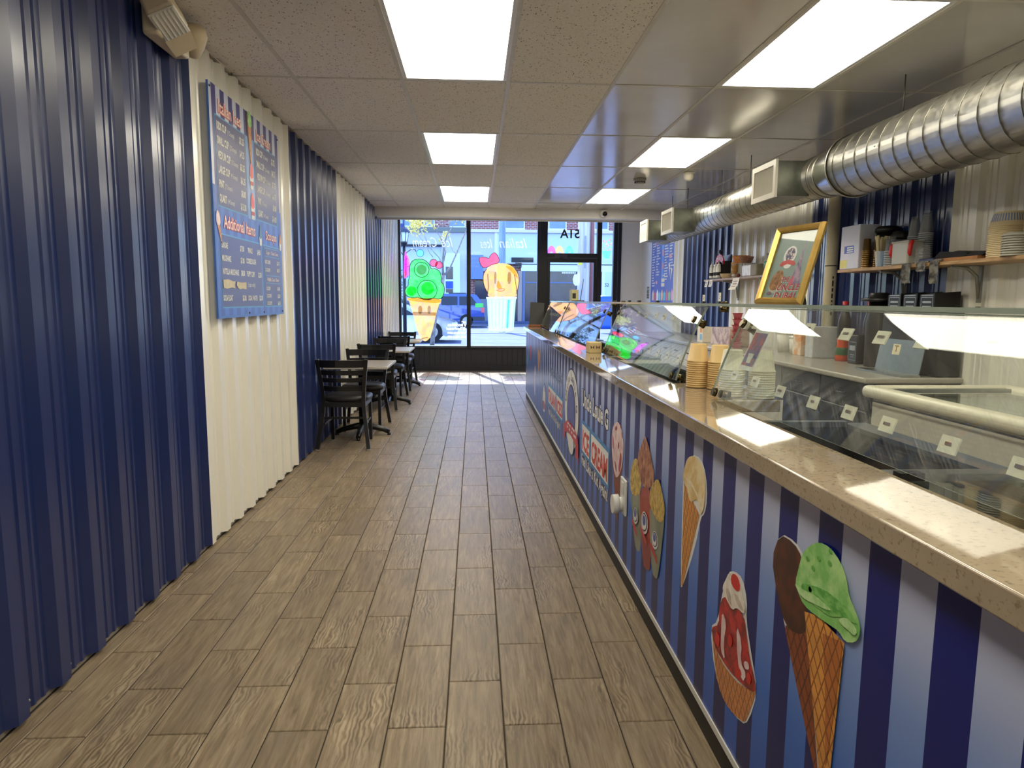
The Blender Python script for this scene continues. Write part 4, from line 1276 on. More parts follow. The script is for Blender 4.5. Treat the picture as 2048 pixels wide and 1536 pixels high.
# ---- dipping cabinets behind the glass
FRZ = M('cabinet_white', (214, 210, 198), 0.4, vary=0.03)
INNER = M('cabinet_inner', (62, 66, 68), 0.4, 0.3)
RIM = M('cabinet_rim', (104, 108, 112), 0.35, 0.6)
flav = [('orange', (206, 140, 50)), ('brown', (66, 40, 32)), ('green', (120, 190, 120)), ('cream', (230, 214, 170)), ('pink', (216, 130, 140)), ('teal', (90, 170, 175)), ('yellow', (226, 196, 90)), ('white', (232, 230, 222))]
def dipping(y0, y1, lab, n):
    t = thing('dipping_cabinet', lab, 'freezer', (1.2, (y0 + y1) / 2, 0), group='ice cream dipping cabinets behind the counter')
    m = MB()
    m.box(.93, .95, y0, y1, 0, .93); m.box(1.40, 1.46, y0, y1, 0, .93)
    m.box(.95, 1.40, y0, y0 + .03, 0, .93); m.box(.95, 1.40, y1 - .03, y1, 0, .93)
    m.build('body', FRZ, t)
    MB().box(.95, 1.40, y0 + .03, y1 - .03, .55, .58).build('well_floor', INNER, t)
    m = MB()
    m.box(.925, .96, y0, y1, .935, .955); m.box(1.372, 1.46, y0, y1, .93, .945); m.box(.96, 1.372, y0, y0 + .035, .935, .955); m.box(.96, 1.372, y1 - .035, y1, .935, .955)
    m.build('rim', RIM, t)
    m = MB()
    m.box(.95, .953, y0 + .03, y1 - .03, .58, .935); m.box(1.397, 1.40, y0 + .03, y1 - .03, .58, .935); m.box(.953, 1.397, y0 + .03, y0 + .033, .58, .935); m.box(.953, 1.397, y1 - .033, y1 - .03, .58, .935)
    m.build('liner', INNER, t)
    k = 0
    for r in range(n):
        for cxx in (1.06, 1.285):
            y = y1 - .15 - r * (y1 - y0 - .25) / max(1, n - 1)
            nm, col = flav[(k * 3 + 1) % 8]
            tb = thing('ice_cream_tub', '%s tub, %s row by the %s, in %s' % (nm, nth(r), 'glass' if cxx < 1.2 else 'server', lab), 'tub', (cxx, y, .58), group='ice cream tubs in the cabinets')
            MB().lathe([(.09, .581), (.105, .60), (.108, .785), (.112, .792), (.108, .798), (.102, .78), (.100, .76)], (cxx, y, 0), 22).build('tub', M('tub_card', (196, 186, 160), 0.5), tb)
            MB().lathe([(.1005, .755), (.09, .768), (.06, .780), (.03, .772), (0, .776)], (cxx, y, 0), 22).build('ice_cream', two_tone('ice_cream_' + nm, col, tuple(min(255, int(v * 1.12)) for v in col), 30, rough=.5), tb)
            k += 1
    return t
dipping(.30, 2.42, 'dipping cabinet behind nearest glass', 8)
dipping(3.10, 4.72, 'dipping cabinet past the cup stacks', 6)
dipping(5.25, 7.45, 'dipping cabinet past the paper box', 8)
dipping(7.60, 9.35, 'dipping cabinet by the shop door', 6)
lid = thing('sliding_cover', 'sliding clear lid with metal bar on the nearest dipping cabinet', 'lid', (1.17, 1.0, .957))
MB().box(.965, 1.37, .36, 1.60, .960, .966).build('lid_pane', GUARD, lid)
MB().box(.955, 1.38, 1.56, 1.61, .957, .975).build('lid_bar', STEEL, lid)
MB().box(1.02, 1.08, 1.53, 1.56, .966, .985).build('lid_grip', BLACK_PL, lid)

# ================================================================== TABLES AND CHAIRS
VINYLB = M('black_vinyl_seat', (30, 29, 31), 0.42, vary=0.08, bump=0.15, bscale=220)
def bar(m, pts, w, d):
    """flat bar through pts (x, y, z), w wide in x and d deep"""
    rings = []
    for i, p in enumerate(pts):
        a = Vector(pts[max(0, i - 1)]); c = Vector(pts[min(len(pts) - 1, i + 1)])
        t = (c - a).normalized()
        u = Vector((1, 0, 0)); u = (u - t * u.dot(t)).normalized(); v = t.cross(u)
        p = Vector(p)
        rings.append([m.b.verts.new(p + u * (sx * w / 2) + v * (sy * d / 2)) for sx, sy in ((-1, -1), (1, -1), (1, 1), (-1, 1))])
    fs = []
    for r, q in zip(rings, rings[1:]):
        for k in range(4):
            fs.append(m.b.faces.new((r[k], r[(k + 1) % 4], q[(k + 1) % 4], q[k])))
    fs.append(m.b.faces.new(rings[0][::-1])); fs.append(m.b.faces.new(rings[-1]))
    m._done(fs)
def make_chair(label):
    t = thing('dining_chair', label, 'chair', group='black ladder-back chairs along the wall')
    for s in (-1, 1):
        m = MB()
        bar(m, [(s * .232, -.275, 0.012), (s * .214, -.242, .16), (s * .190, -.205, .34), (s * .182, -.195, .46), (s * .190, -.205, .58), (s * .206, -.228, .72), (s * .222, -.255, .845)], .034, .030)
        m.build('leg', BLACK_METAL, t)
        m = MB(); bar(m, [(s * .185, .19, .012), (s * .183, .185, .44)], .030, .030); m.build('leg', BLACK_METAL, t)
        for x, y in ((s * .232, -.275), (s * .185, .19)):
            MB().rbox(x - .019, x + .019, y - .017, y + .017, 0, .016, .004, 1).build('foot_cap', M('foot_cap', (150, 146, 136), 0.4), t)
    def slat(z0, z1, yb, w):
        m = MB()
        n = 8
        lo, hi = [], []
        for sgn, off in ((0, 0.0), (1, .014)):
            for i in range(n + 1):
                x = -w + 2 * w * i / n
                y = yb - .045 * (1 - (x / w) ** 2) + off
                lo.append(m.b.verts.new((x, y, z0))); hi.append(m.b.verts.new((x, y, z1)))
        k = n + 1
        fs = []
        for i in range(n):
            fs += [m.b.faces.new((lo[i], lo[i + 1], hi[i + 1], hi[i])), m.b.faces.new((lo[k + i + 1], lo[k + i], hi[k + i], hi[k + i + 1])),
                   m.b.faces.new((hi[i], hi[i + 1], hi[k + i + 1], hi[k + i])), m.b.faces.new((lo[i + 1], lo[i], lo[k + i], lo[k + i + 1]))]
        m._done(fs)
        m.build('back_slat', BLACK_METAL, t)
    slat(.770, .838, -.245, .215); slat(.700, .744, -.228, .203); slat(.632, .672, -.213, .195); slat(.550, .596, -.203, .187)
    m = MB(); m.box(-.19, .19, -.195, -.17, .395, .44); m.box(-.185, .185, .165, .19, .395, .44); m.box(-.195, -.17, -.18, .18, .395, .44); m.box(.17, .195, -.18, .18, .395, .44)
    m.build('seat_frame', BLACK_METAL, t)
    prof = smooth2([(-.215, .215), (.215, .215), (.222, .05), (.20, -.185), (-.20, -.185), (-.222, .05)], 3)
    m = MB()
    lay = [(.94, .438), (1.0, .452), (1.0, .472), (.95, .488), (.80, .496), (.4, .50)]
    rings = [[m.b.verts.new((x * f, y * f, z)) for x, y in prof] for f, z in lay]
    fs = [m.b.faces.new(rings[0][::-1]), m.b.faces.new(rings[-1])]
    for a, b in zip(rings, rings[1:]):
        for i in range(len(prof)):
            j = (i + 1) % len(prof)
            fs.append(m.b.faces.new((a[i], a[j], b[j], b[i])))
    m._done(fs, True); m.build('seat', VINYLB, t)
    m = MB(); m.box(-.195, .195, -.205, -.188, .285, .305); m.build('stretcher', BLACK_METAL, t)
    m = MB(); m.box(-.193, -.178, -.2, .19, .225, .245); m.build('stretcher', BLACK_METAL, t)
    m = MB(); m.box(.178, .193, -.2, .19, .225, .245); m.build('stretcher', BLACK_METAL, t)
    return t
chairs = [(-1.212, 6.48, 0.0, 'black ladder-back chair with vinyl seat, nearest of the row, its back to the view'),
          (-1.185, 7.32, PI, 'black ladder-back chair tucked under the far side of the first table'),
          (-1.215, 8.68, 0.03, 'black ladder-back chair on the near side of the middle table'),
          (-1.20, 9.50, PI, 'black ladder-back chair on the far side of the middle table'),
          (-1.20, 10.52, -0.02, 'black ladder-back chair on the near side of the table by the window'),
          (-1.225, 11.36, PI, 'black ladder-back chair closest to the shop window')]
proto = make_chair(chairs[0][3])
for i, (x, y, a, lab) in enumerate(chairs):
    c = proto if i == 0 else copy_tree(proto)
    c.location = (x, y, 0); c.rotation_euler = (0, 0, a); c['label'] = lab
def wood_top():
    k = NT('pale_laminate')
    f = k.noise(k.scale(k.pos(), (2.5, 26, 1)), 1.5, 4.0, .6, .4)
    k.base(k.ramp(f, [(.3, lin((150, 138, 122))), (.7, lin((184, 172, 154)))]), .28)
    return k.m
LAM = wood_top()
def make_table(label):
    t = thing('cafe_table', label, 'table', group='small cafe tables along the wall')
    MB().rbox(-.305, .305, -.375, .375, .715, .742, .006, 2).build('tabletop', LAM, t)
    MB().box(-.306, .306, -.376, .376, .720, .737).build('edge_band', M('edge_band', (196, 192, 186), 0.3, vary=0.05), t)
    m = MB(); m.cyl((0, 0, .08), (0, 0, .70), .038, .038, 20); m.build('column', BLACK_METAL, t)
    m = MB(); m.box(-.20, .20, -.022, .022, .698, .715); m.box(-.022, .022, -.25, .25, .698, .715); m.build('spider', BLACK_METAL, t)
    for a, l in ((0, .27), (PI, .27), (PI / 2, .30), (-PI / 2, .30)):
        d = Vector((math.cos(a), math.sin(a), 0))
        m = MB()
        pts = [d * .02 + Vector((0, 0, .10)), d * (l * .35) + Vector((0, 0, .088)), d * (l * .75) + Vector((0, 0, .062)), d * l + Vector((0, 0, .03))]
        m.tube(pts, [.034, .032, .027, .024], 8)
        m.lathe([(.018, 0), (.020, .004), (.012, .03), (0, .03)], d * (l - .005), 12)
        m.build('base_arm', BLACK_METAL, t)
    return t
tp = None
for x, y, lab in ((-1.15, 6.955, 'cafe table with pale top nearest the view'), (-1.13, 9.02, 'cafe table with pale top in the middle of the row'), (-1.155, 10.95, 'cafe table with pale top by the shop window')):
    if tp is None:
        tp = make_table(lab); c = tp
    else:
        c = copy_tree(tp)
    c.location = (x, y, 0); c['label'] = lab

# ================================================================== MENU BOARDS
def menu_stripes(name, c1, c2, width, phase):
    k = NT(name)
    x = k.xyz(k.pos())
    f = k.math('LESS_THAN', k.math('FRACT', k.math('DIVIDE', k.math('SUBTRACT', x[1], phase), width)), .5)
    k.base(k.mix(f, lin(c1), lin(c2)), .35)
    return k.m
MX = -1.440
mb = thing('menu_board', 'blue striped price board with white lettering on the white wall sheets', 'menu board', (MX, 4.56, 1.277))
bd = MB().box(MX - .012, MX, 3.92, 5.235, 1.277, 2.566).build('board', M('board_blue', (56, 104, 186), 0.35, vary=0.03), mb)
def mx(l): return MX + .0006 + .0006 * l
def mrect(name, y0, y1, z0, z1, mat, layer):
    return MB().poly([(mx(layer), y0, z0), (mx(layer), y1, z0), (mx(layer), y1, z1), (mx(layer), y0, z1)]).build(name, mat, bd, solid=False)
mrect('printed_stripes', 3.92, 5.235, 2.02, 2.566, menu_stripes('menu_stripes_top', (200, 206, 226), (60, 56, 128), .132, 3.955), 0)
mrect('printed_stripes', 3.93, 5.225, 1.29, 2.02, menu_stripes('menu_stripes_low', (62, 110, 200), (48, 84, 172), .132, 3.955), 0)
MNAVY = M('menu_navy', (64, 66, 124), 0.35, vary=0.03)
MTEAL = M('menu_teal', (70, 150, 200), 0.35)
for y0, y1, z0, z1 in ((3.987, 4.49, 1.907, 2.411), (4.662, 5.14, 1.907, 2.411), (3.988, 4.742, 1.334, 1.760), (4.775, 5.185, 1.334, 1.757), (4.81, 5.152, 1.679, 1.740), (4.81, 5.152, 1.496, 1.553)):
    small = z1 - z0 < .1
    mrect('printed_panel_edge', y0, y1, z0, z1, MTEAL, 1 if not small else 3)
    d = .008 if not small else .005
    mrect('printed_panel', y0 + d, y1 - d, z0 + d, z1 - d, MNAVY, 2 if not small else 4)
mrect('printed_column', 4.50, 4.652, 1.90, 2.411, M('menu_pale', (120, 156, 214), 0.35), 1)
MWHITE = M('menu_white', (226, 226, 220), 0.4)
MRED = M('menu_red', (206, 70, 64), 0.4)
MPINK = M('menu_cream', (250, 226, 214), 0.4)
UR = (0, 1, 0)
def mtext(items, mat, layer, name='printed_prices', bold=.035):
    m = MB()
    for body, y, z, size, w in items:
        if w < 0:
            m.text(body, size, (mx(layer), y + w, z), UR, VU, bold=bold, width=-w)
        else:
            m.text(body, size, (mx(layer), y, z), UR, VU, bold=bold, width=w)
    m.build(name, mat, bd, solid=False, kind='stuff')
rows_l = ['KIDS CUP', 'SMALL CUP', 'MEDIUM CUP', 'LARGE CUP', 'PINT', 'QUART']
wds = [.15, .18, .20, .18, .08, .11]
sc_l = ['(1 Scoop)', '(2 Scoops)', '(3 Scoops)', '(4 Scoops)', '(7 Scoops)', '(14 Scoops)']
p1 = ['$3.25', '$4.25', '$5.25', '$6.25', '$8.00', '$13.00']
p2 = ['$3.75', '$4.75', '$5.75', '$6.75', '$9.00', '$14.00']
it, it2 = [], []
for i in range(6):
    z = 2.335 - i * .0795
    it.append((rows_l[i], 4.012, z, .060, wds[i])); it2.append((sc_l[i], 4.012 + wds[i] + .015, z + .004, .038, .115))
    it.append((p1[i], 4.462, z - .002, .056, -.085 - .02 * (i == 5)))
    it.append((rows_l[i], 4.70, z, .058, wds[i] * .92)); it2.append((sc_l[i], 4.70 + wds[i] * .92 + .012, z + .004, .036, .105))
    it.append((p2[i], 5.115, z - .002, .056, -.08 - .02 * (i == 5)))
mtext(it, MWHITE, 4); mtext(it2, MWHITE, 4, 'printed_scoop_counts', .008)
it = [('SUNDAE', 4.005, 1.68, .046, .10), ('$7.50', 4.385, 1.68, .046, -.07), ('SPRINKLE', 4.45, 1.68, .044, .10), ('$4.50', 4.712, 1.68, .046, -.07),
      ('MILKSHAKE', 4.005, 1.606, .046, .145), ('$7.00', 4.385, 1.608, .046, -.07), ('COOKIE DOUGH', 4.42, 1.612, .046, .19),
      ('NUTELLA MILKSHAKE', 4.007, 1.531, .046, .27), ('$8.00', 4.385, 1.531, .046, -.07), ('PUPPY CUPS', 4.42, 1.531, .046, .155), ('$2.50', 4.718, 1.531, .046, -.07),
      ('SODA FLOAT', 4.0, 1.378, .046, .155), ('$5.00', 4.393, 1.378, .046, -.07), ('SODA / WATER', 4.43, 1.379, .044, .185), ('$2.00', 4.725, 1.379, .046, -.07),
      ('KIDS CONE', 4.806, 1.632, .034, .12), ('$3.75', 5.149, 1.633, .036, -.065), ('2 SCOOPS', 4.808, 1.578, .034, .11), ('$4.75', 5.149, 1.582, .036, -.065),
      ('1 SCOOP', 4.815, 1.450, .034, .09), ('$4.50', 5.143, 1.450, .036, -.065), ('2 SCOOPS', 4.817, 1.399, .034, .11), ('$5.50', 5.143, 1.397, .036, -.065), ('3 SCOOPS', 4.82, 1.348, .034, .11), ('$6.50', 5.143, 1.346, .036, -.065)]
mtext(it, MWHITE, 4); mtext([('(cups only)', 4.435, 1.466, .040, .14)], MWHITE, 4, 'printed_note', .005)
for body, y, z, s, w in (('Italian Ices', 4.046, 2.432, .10, .37), ('Ice Cream', 4.716, 2.430, .095, .31), ('Additional Items', 4.062, 1.797, .10, .56), ('Scoops', 4.846, 1.797, .085, .245)):
    mtext([(body, y - .005, z - .002, s, w + .010)], MRED, 3, 'printed_title_edge', .045)
    mtext([(body, y, z, s, w)], MPINK, 4, 'printed_title', .012)
mtext([('Sugar / Cake Cone', 4.84, 1.697, .036, .28), ('Waffle Cone / Bowl', 4.84, 1.512, .036, .28)], MPINK, 5, 'printed_title', .008)
def mp(name, pts, mat, layer=4, n=1):
    p = smooth2(pts, n) if n else pts
    MB().poly([(mx(layer), a, b) for a, b in p]).build(name, mat, bd, solid=False)
mp('printed_dark_cone', [(4.525, 2.56), (4.56, 2.57), (4.60, 2.20), (4.59, 2.18), (4.53, 2.45)], CHOC, 3)
mp('printed_cone', [(4.555, 2.49), (4.62, 2.49), (4.60, 2.24), (4.59, 2.24)], WAF, 4, 0)
mp('printed_green_scoop', [(4.55, 2.48), (4.555, 2.56), (4.59, 2.585), (4.625, 2.55), (4.63, 2.48)], MINT, 5)
for z in (2.12, 1.93):
    mp('printed_red_ice', [(4.555, z + .04), (4.56, z + .11), (4.59, z + .145), (4.62, z + .11), (4.625, z + .04)], M('menu_red_ice', (236, 96, 86), 0.4), 5)
    mp('printed_cup', [(4.55, z + .05), (4.63, z + .05), (4.615, z - .03), (4.565, z - .03)], MWHITE, 4, 0)
    mp('printed_cup_band', [(4.557, z + .02), (4.623, z + .02), (4.619, z - .004), (4.561, z - .004)], MRED, 6, 0)
mp('printed_cone', [(3.955, 1.80), (4.0, 1.80), (4.02, 1.70), (4.01, 1.70)], WAF, 4, 0)
mp('printed_red_scoop', [(3.94, 1.80), (3.945, 1.87), (3.97, 1.885), (4.0, 1.86), (4.005, 1.80)], PINKS, 5)
mp('printed_cup', [(4.70, 1.80), (4.755, 1.80), (4.748, 1.745), (4.708, 1.745)], MWHITE, 4, 0)
mp('printed_green_ice', [(4.70, 1.79), (4.71, 1.85), (4.728, 1.89), (4.748, 1.85), (4.757, 1.79)], M('menu_teal_ice', (84, 128, 150), 0.4), 5)
mp('printed_cup', [(5.165, 1.80), (5.215, 1.80), (5.208, 1.745), (5.172, 1.745)], MWHITE, 4, 0)
mp('printed_orange_ice', [(5.165, 1.79), (5.175, 1.84), (5.19, 1.87), (5.207, 1.84), (5.216, 1.79)], M('menu_orange_ice', (236, 170, 90), 0.4), 5)
for q in ([(4.006, 1.497), (4.09, 1.502), (4.17, 1.492), (4.205, 1.494), (4.19, 1.472), (4.20, 1.450), (4.14, 1.455), (4.06, 1.447), (4.01, 1.451)], [(4.235, 1.492), (4.31, 1.488), (4.398, 1.492), (4.40, 1.448), (4.33, 1.452), (4.28, 1.447), (4.245, 1.455), (4.225, 1.47)]):
    MB().prism(q, lambda a, b: (mx(4), a, b), lambda a, b: (mx(4) + .0015, a, b)).build('tape_strip', M('masking_tape', (206, 196, 172), 0.7, vary=.08), bd)
for y, z in ((3.935, 2.54), (5.21, 2.54), (4.45, 1.30), (4.75, 1.30), (5.2, 1.30)):
    MB().cyl((MX, y, z), (MX + .004, y, z), .007, .006, 10).build('screw', DARK_INK, mb)

# second board near the door, rows of small print
PX = XR - .024
m2 = thing('menu_board', 'tall blue poster of small white print on the wall near the door', 'menu board', (PX, 11.85, 1.40))
b2 = MB().box(PX, PX + .012, 11.12, 12.57, 1.36, 2.62).build('board', M('poster_blue', (52, 78, 178), 0.4, vary=.05), m2)
def p2l(l): return PX - .0006 - .0008 * l
def prect(m, y0, y1, z0, z1, l):
    m.poly([(p2l(l), y0, z0), (p2l(l), y1, z0), (p2l(l), y1, z1), (p2l(l), y0, z1)])
m = MB(); prect(m, 11.74, 11.88, 1.66, 2.6, 1); m.build('printed_column', M('poster_light_blue', (90, 150, 226), 0.4), b2, solid=False)
rows_ = MB()
for y0, wmax, z0, z1 in ((12.50, .20, 1.62, 2.50), (12.22, .22, 1.80, 2.55), (11.70, .24, 1.74, 2.55), (11.40, .22, 1.9, 2.58)):
    z = z1
    while z > z0:
        w = random.uniform(.4, 1.0) * wmax; x = y0
        while x > y0 - w:
            l = random.uniform(.03, .07)
            prect(rows_, x - l, x, z, z + .022, 1); x -= l + .012
        z -= .047
rows_.build('printed_rows', MWHITE, b2, solid=False)
m = MB()
for y, z, w, h in ((11.80, 2.42, .05, .06), (11.79, 2.22, .05, .07), (11.79, 2.0, .05, .06), (12.30, 2.40, .04, .04), (11.35, 2.14, .08, .04), (12.18, 1.72, .06, .03)):
    m.poly([(p2l(2), a, b) for a, b in ellipse((y, z), w, h, 14)])
m.build('printed_scoops', M('poster_pink', (232, 150, 140), 0.4), b2, solid=False)
m = MB()
m.poly([(p2l(2), a, b) for a, b in ((11.45, 2.02), (11.36, 2.02), (11.34, 1.80))]); m.build('printed_cone', M('poster_cream', (236, 220, 190), 0.4), b2, solid=False); m = MB(); m.poly([(p2l(2), a, b) for a, b in ((11.28, 1.94), (11.20, 1.92), (11.32, 1.72))])
m.build('printed_cone', M('poster_cream', (236, 220, 190), 0.4), b2, solid=False)
for zz in (1.64, 1.72):
    m = MB(); prect(m, 11.66, 11.86, zz, zz + .06, 2); m.build('printed_block', M('poster_cream', (236, 220, 190), 0.4), b2, solid=False)
m = MB(); prect(m, 11.66, 11.80, 1.82, 1.84, 2)
m.build('printed_block', M('poster_cream', (236, 220, 190), 0.4), b2, solid=False)
for i, c in enumerate(((230, 210, 180), (206, 60, 70), (240, 236, 230), (120, 200, 220), (236, 190, 150), (80, 190, 200), (220, 70, 90), (120, 200, 90), (230, 150, 190))):
    y = 12.45 - i * .15
    MB().poly([(p2l(2), a, b) for a, b in ((y, 1.40), (y - .11, 1.40), (y - .12, 1.52), (y - .055, 1.60 - .04 * (i % 2)), (y + .01, 1.52))]).build('printed_cup', M('poster_cup_%d' % i, c, 0.4), b2, solid=False)
qn = thing('wall_notice', 'small grey notice with black marks beside the tall blue poster', 'notice', (XR - .014, 12.8, 1.45))
MB().box(XR - .017, XR - .013, 12.66, 12.92, 1.40, 1.70).build('sheet', M('notice_white', (220, 220, 216), 0.5), qn)
q = MB(); q.poly([(XR - .0176, a, b) for a, b in ((12.88, 1.43), (12.70, 1.43), (12.70, 1.66), (12.88, 1.66))]); q.build('printed_field', M('notice_grey', (160, 158, 146), 0.5), qn, solid=False)
q = MB()
for a, b, w in ((12.84, 1.63, .10), (12.86, 1.57, .14), (12.86, 1.54, .12), (12.86, 1.45, .15)):
    q.poly([(XR - .0182, a, b), (XR - .0182, a - w, b), (XR - .0182, a - w, b + .015), (XR - .0182, a, b + .015)])
for i in range(3):
    q.poly([(XR - .0182, aa, bb) for aa, bb in ellipse((12.845 - i * .055, 1.50), .02, .022, 10)])
q.build('printed_marks', DARK_INK, qn, solid=False)

# ================================================================== BEHIND THE COUNTER
WTOP = M('worktop_grey', (172, 166, 156), 0.25, vary=.05)
CABW = M('cabinet_door_white', (214, 211, 200), 0.4, vary=.02)
wt = thing('worktop', 'long grey back worktop along the wall behind the counter', 'worktop', (2.95, 7.6, .853))
MB().rbox(2.58, 3.265, 4.32, 10.9, .853, .893, .012, 3).build('top', WTOP, wt)
def base_unit(y0, y1, lab, drawers=True, mat=CABW):
    t = thing('base_cabinet', lab, 'cabinet', (2.95, (y0 + y1) / 2, 0), group='base cabinets under the back worktop')
    m = MB(); m.box(2.64, 3.26, y0, y1, .10, .851); m.box(2.70, 3.26, y0, y1, 0, .10); m.build('body', mat, t)
    n = 2
    for i in range(n):
        a, b = y0 + (y1 - y0) * i / n + .006, y0 + (y1 - y0) * (i + 1) / n - .006
        d = MB().rbox(2.62, 2.638, a, b, .665, .845, .004, 1).build('drawer', mat, t)
        MB().tube([(2.62, (a + b) / 2 - .05, .76), (2.60, (a + b) / 2 - .04, .755), (2.60, (a + b) / 2 + .04, .755), (2.62, (a + b) / 2 + .05, .76)], .006, 6).build('handle', BLACK_METAL, d)
        d = MB().rbox(2.62, 2.638, a, b, .11, .655, .004, 1).build('door', mat, t)
        hy = b - .04 if i == 0 else a + .04
        MB().tube([(2.62, hy, .56), (2.60, hy, .57), (2.60, hy, .63), (2.62, hy, .64)], .006, 6).build('handle', BLACK_METAL, d)
for i in range(4):
    base_unit(6.9 + i * 1.0, 7.9 + i * 1.0, 'white base cabinet with drawers under the back worktop, %s from the grey coolers' % ORD[i])
GREYC = M('cooler_grey', (66, 68, 68), 0.35, 0.6)
for i in range(2):
    base_unit(4.34 + i * 1.28, 5.60 + i * 1.28, 'dark grey under-counter cooler, %s from the chest freezer' % ORD[i], True, GREYC)

cf = thing('chest_freezer', 'white chest freezer with rounded rim and clear lids behind the counter', 'freezer', (2.6, 2.2, 0))
MB().rbox(2.25, 3.05, .55, 3.69, .03, .86, .02, 2).build('body', FRZ, cf)
m = MB()
m.rbox(2.205, 2.29, .52, 3.73, .855, .925, .03, 4); m.rbox(3.01, 3.09, .52, 3.73, .855, .925, .03, 4); m.rbox(2.25, 3.05, 3.65, 3.73, .855, .925, .03, 4); m.rbox(2.25, 3.05, .52, .60, .855, .925, .03, 4)
m.build('rim', M('freezer_rim', (222, 216, 196), 0.3, vary=.02), cf)
MB().box(2.205, 2.212, .6, 3.7, .845, .853).build('rim_seam', DARK_INK, cf)
MB().box(2.243, 2.25, .55, 3.69, .40, .55).build('trim_band', M('band_violet', (66, 58, 78), 0.5), cf)
for y0, y1 in ((.62, 2.2), (2.12, 3.64)):
    ld = MB().box(2.30, 3.0, y0, y1, .895, .901).build('lid', glass('freezer_glass', (.8, .84, .82)), cf)
    m = MB(); m.box(2.29, 3.01, y0 - .01, y0 + .03, .892, .912); m.box(2.29, 3.01, y1 - .03, y1 + .01, .892, .912)
    m.build('lid_frame', STEEL, ld)
MB().box(2.30, 3.0, .62, 3.63, .60, .61).build('inner_floor', INNER, cf)
m = MB(); m.box(2.29, 2.3, .6, 3.66, .6, .88); m.box(3.0, 3.01, .6, 3.66, .6, .88); m.build('liner', INNER, cf)

# cups: every cup is a thing of its own
PAPER_T = M('paper_tan', (226, 192, 132), 0.5, vary=.03)
PAPER_W = M('paper_white', (226, 222, 200), 0.5, vary=.02)
PAPER_C = M('paper_cream', (230, 212, 172), 0.5, vary=.02)
CLEAR = glass('clear_plastic', (.88, .90, .92), ior=1.6, rough=.08, milk=.10)
def cup_mesh(name, rb, rr, h, mat, band=None, seg=22):
    """cup standing upside down: foot up, rolled rim down"""
    m = MB()
    m.lathe([(rr - .002, .004), (rr + .0035, 0.0), (rr + .0045, .004), (rr + .002, .008), (rr, .009), (rb, h - .002), (rb - .003, h), (rb - .004, h - .004), (0, h - .005)], (0, 0, 0), seg)
    me = bpy.data.meshes.new(name)
    bmesh.ops.recalc_face_normals(m.b, faces=list(m.b.faces))
    m.b.to_mesh(me); m.b.free()
    me.materials.append(mat)
    return me
def stack(name, me, x, y, z, n, pitch, label, cat, group, lean=0.0):
    r = None
    for i in range(n):
        o = bpy.data.objects.new(name, me)
        COL.objects.link(o)
        o.location = (x + lean * i, y + random.uniform(-.001, .001), z + i * pitch)
        o.rotation_euler = (0, 0, random.uniform(0, 6))
        tag(o, label.replace('@', nth(i)), cat, group)
        r = o
    return r
ct_m = cup_mesh('paper_cup', .034, .0445, .078, PAPER_T)
cw_m = cup_mesh('paper_cup', .036, .0465, .082, PAPER_W)
stack('paper_cup', ct_m, .975, 2.90, 1.02, 13, .0092, 'tan paper cup, @ from the bottom of the stack nearest the open gap', 'cup', 'tan cups in the first stack')
stack('paper_cup', ct_m, 1.045, 2.83, 1.02, 13, .0092, 'tan paper cup, @ from the bottom of the stack half behind the glass edge', 'cup', 'tan cups in the second stack')
stack('paper_cup', cw_m, 1.02, 2.62, 1.02, 12, .0092, 'white paper cup, @ from the bottom of the stack close behind the smeared glass', 'cup', 'white cups in the first stack')
stack('paper_cup', cw_m, 1.115, 2.56, 1.02, 12, .0092, 'white paper cup, @ from the bottom of the stack furthest behind smeared glass', 'cup', 'white cups in the second stack')

# wall shelves and what stands on them
OAK = two_tone('shelf_oak', (150, 116, 74), (186, 150, 104), 6, rough=.45, stretch=(8, 1, 8))
DOAK = two_tone('shelf_walnut', (128, 104, 84), (164, 140, 116), 6, rough=.45, stretch=(8, 1, 8))
BRK = M('bracket_grey', (150, 150, 144), 0.4, 0.4)
def wall_shelf(y0, y1, z, mat, lab, bys):
    t = thing('wall_shelf', lab, 'shelf', (3.14, (y0 + y1) / 2, z))
    MB().rbox(3.02, 3.268, y0, y1, z, z + .025, .003, 1).build('board', mat, t)
    for y in bys:
        m = MB()
        m.box(3.05, 3.26, y - .015, y + .015, z - .006, z); m.box(3.255, 3.268, y - .015, y + .015, z - .24, z)
        m.tube([(3.06, y, z - .008), (3.17, y, z - .02), (3.235, y, z - .07), (3.258, y, z - .21)], .011, 8)
        m.build('bracket', BRK, t)
wall_shelf(2.9, 5.56, 1.632, OAK, 'oak wall shelf crowded with cup stacks and tubs', (3.35, 4.25, 5.02))
wall_shelf(6.75, 8.88, 1.645, DOAK, 'walnut wall shelf with toppings and a water bottle behind the gold frame', (7.2, 8.3))

# near shelf
SZ = 1.6575
bx = thing('glove_box', 'pale blue box with dark blue label on the oak shelf next to the pipe', 'box', (3.11, 5.42, SZ))
MB().rbox(3.03, 3.2, 5.28, 5.55, SZ, SZ + .345, .004, 1).build('carton', two_tone('box_pale', (196, 206, 222), (214, 208, 228), 5, rough=.5), bx)
q = MB()
def onx(m, x, y0, y1, z0, z1):
    m.poly([(x, y0, z0), (x, y1, z0), (x, y1, z1), (x, y0, z1)])
onx(q, 3.0292, 5.35, 5.49, SZ + .125, SZ + .185); q.build('printed_label', M('label_blue', (52, 76, 170), 0.4), bx, solid=False)
q = MB(); onx(q, 3.0286, 5.36, 5.45, SZ + .165, SZ + .175); onx(q, 3.0286, 5.36, 5.45, SZ + .148, SZ + .158); onx(q, 3.0286, 5.36, 5.45, SZ + .132, SZ + .140); q.build('printed_lines', WPR, bx, solid=False)
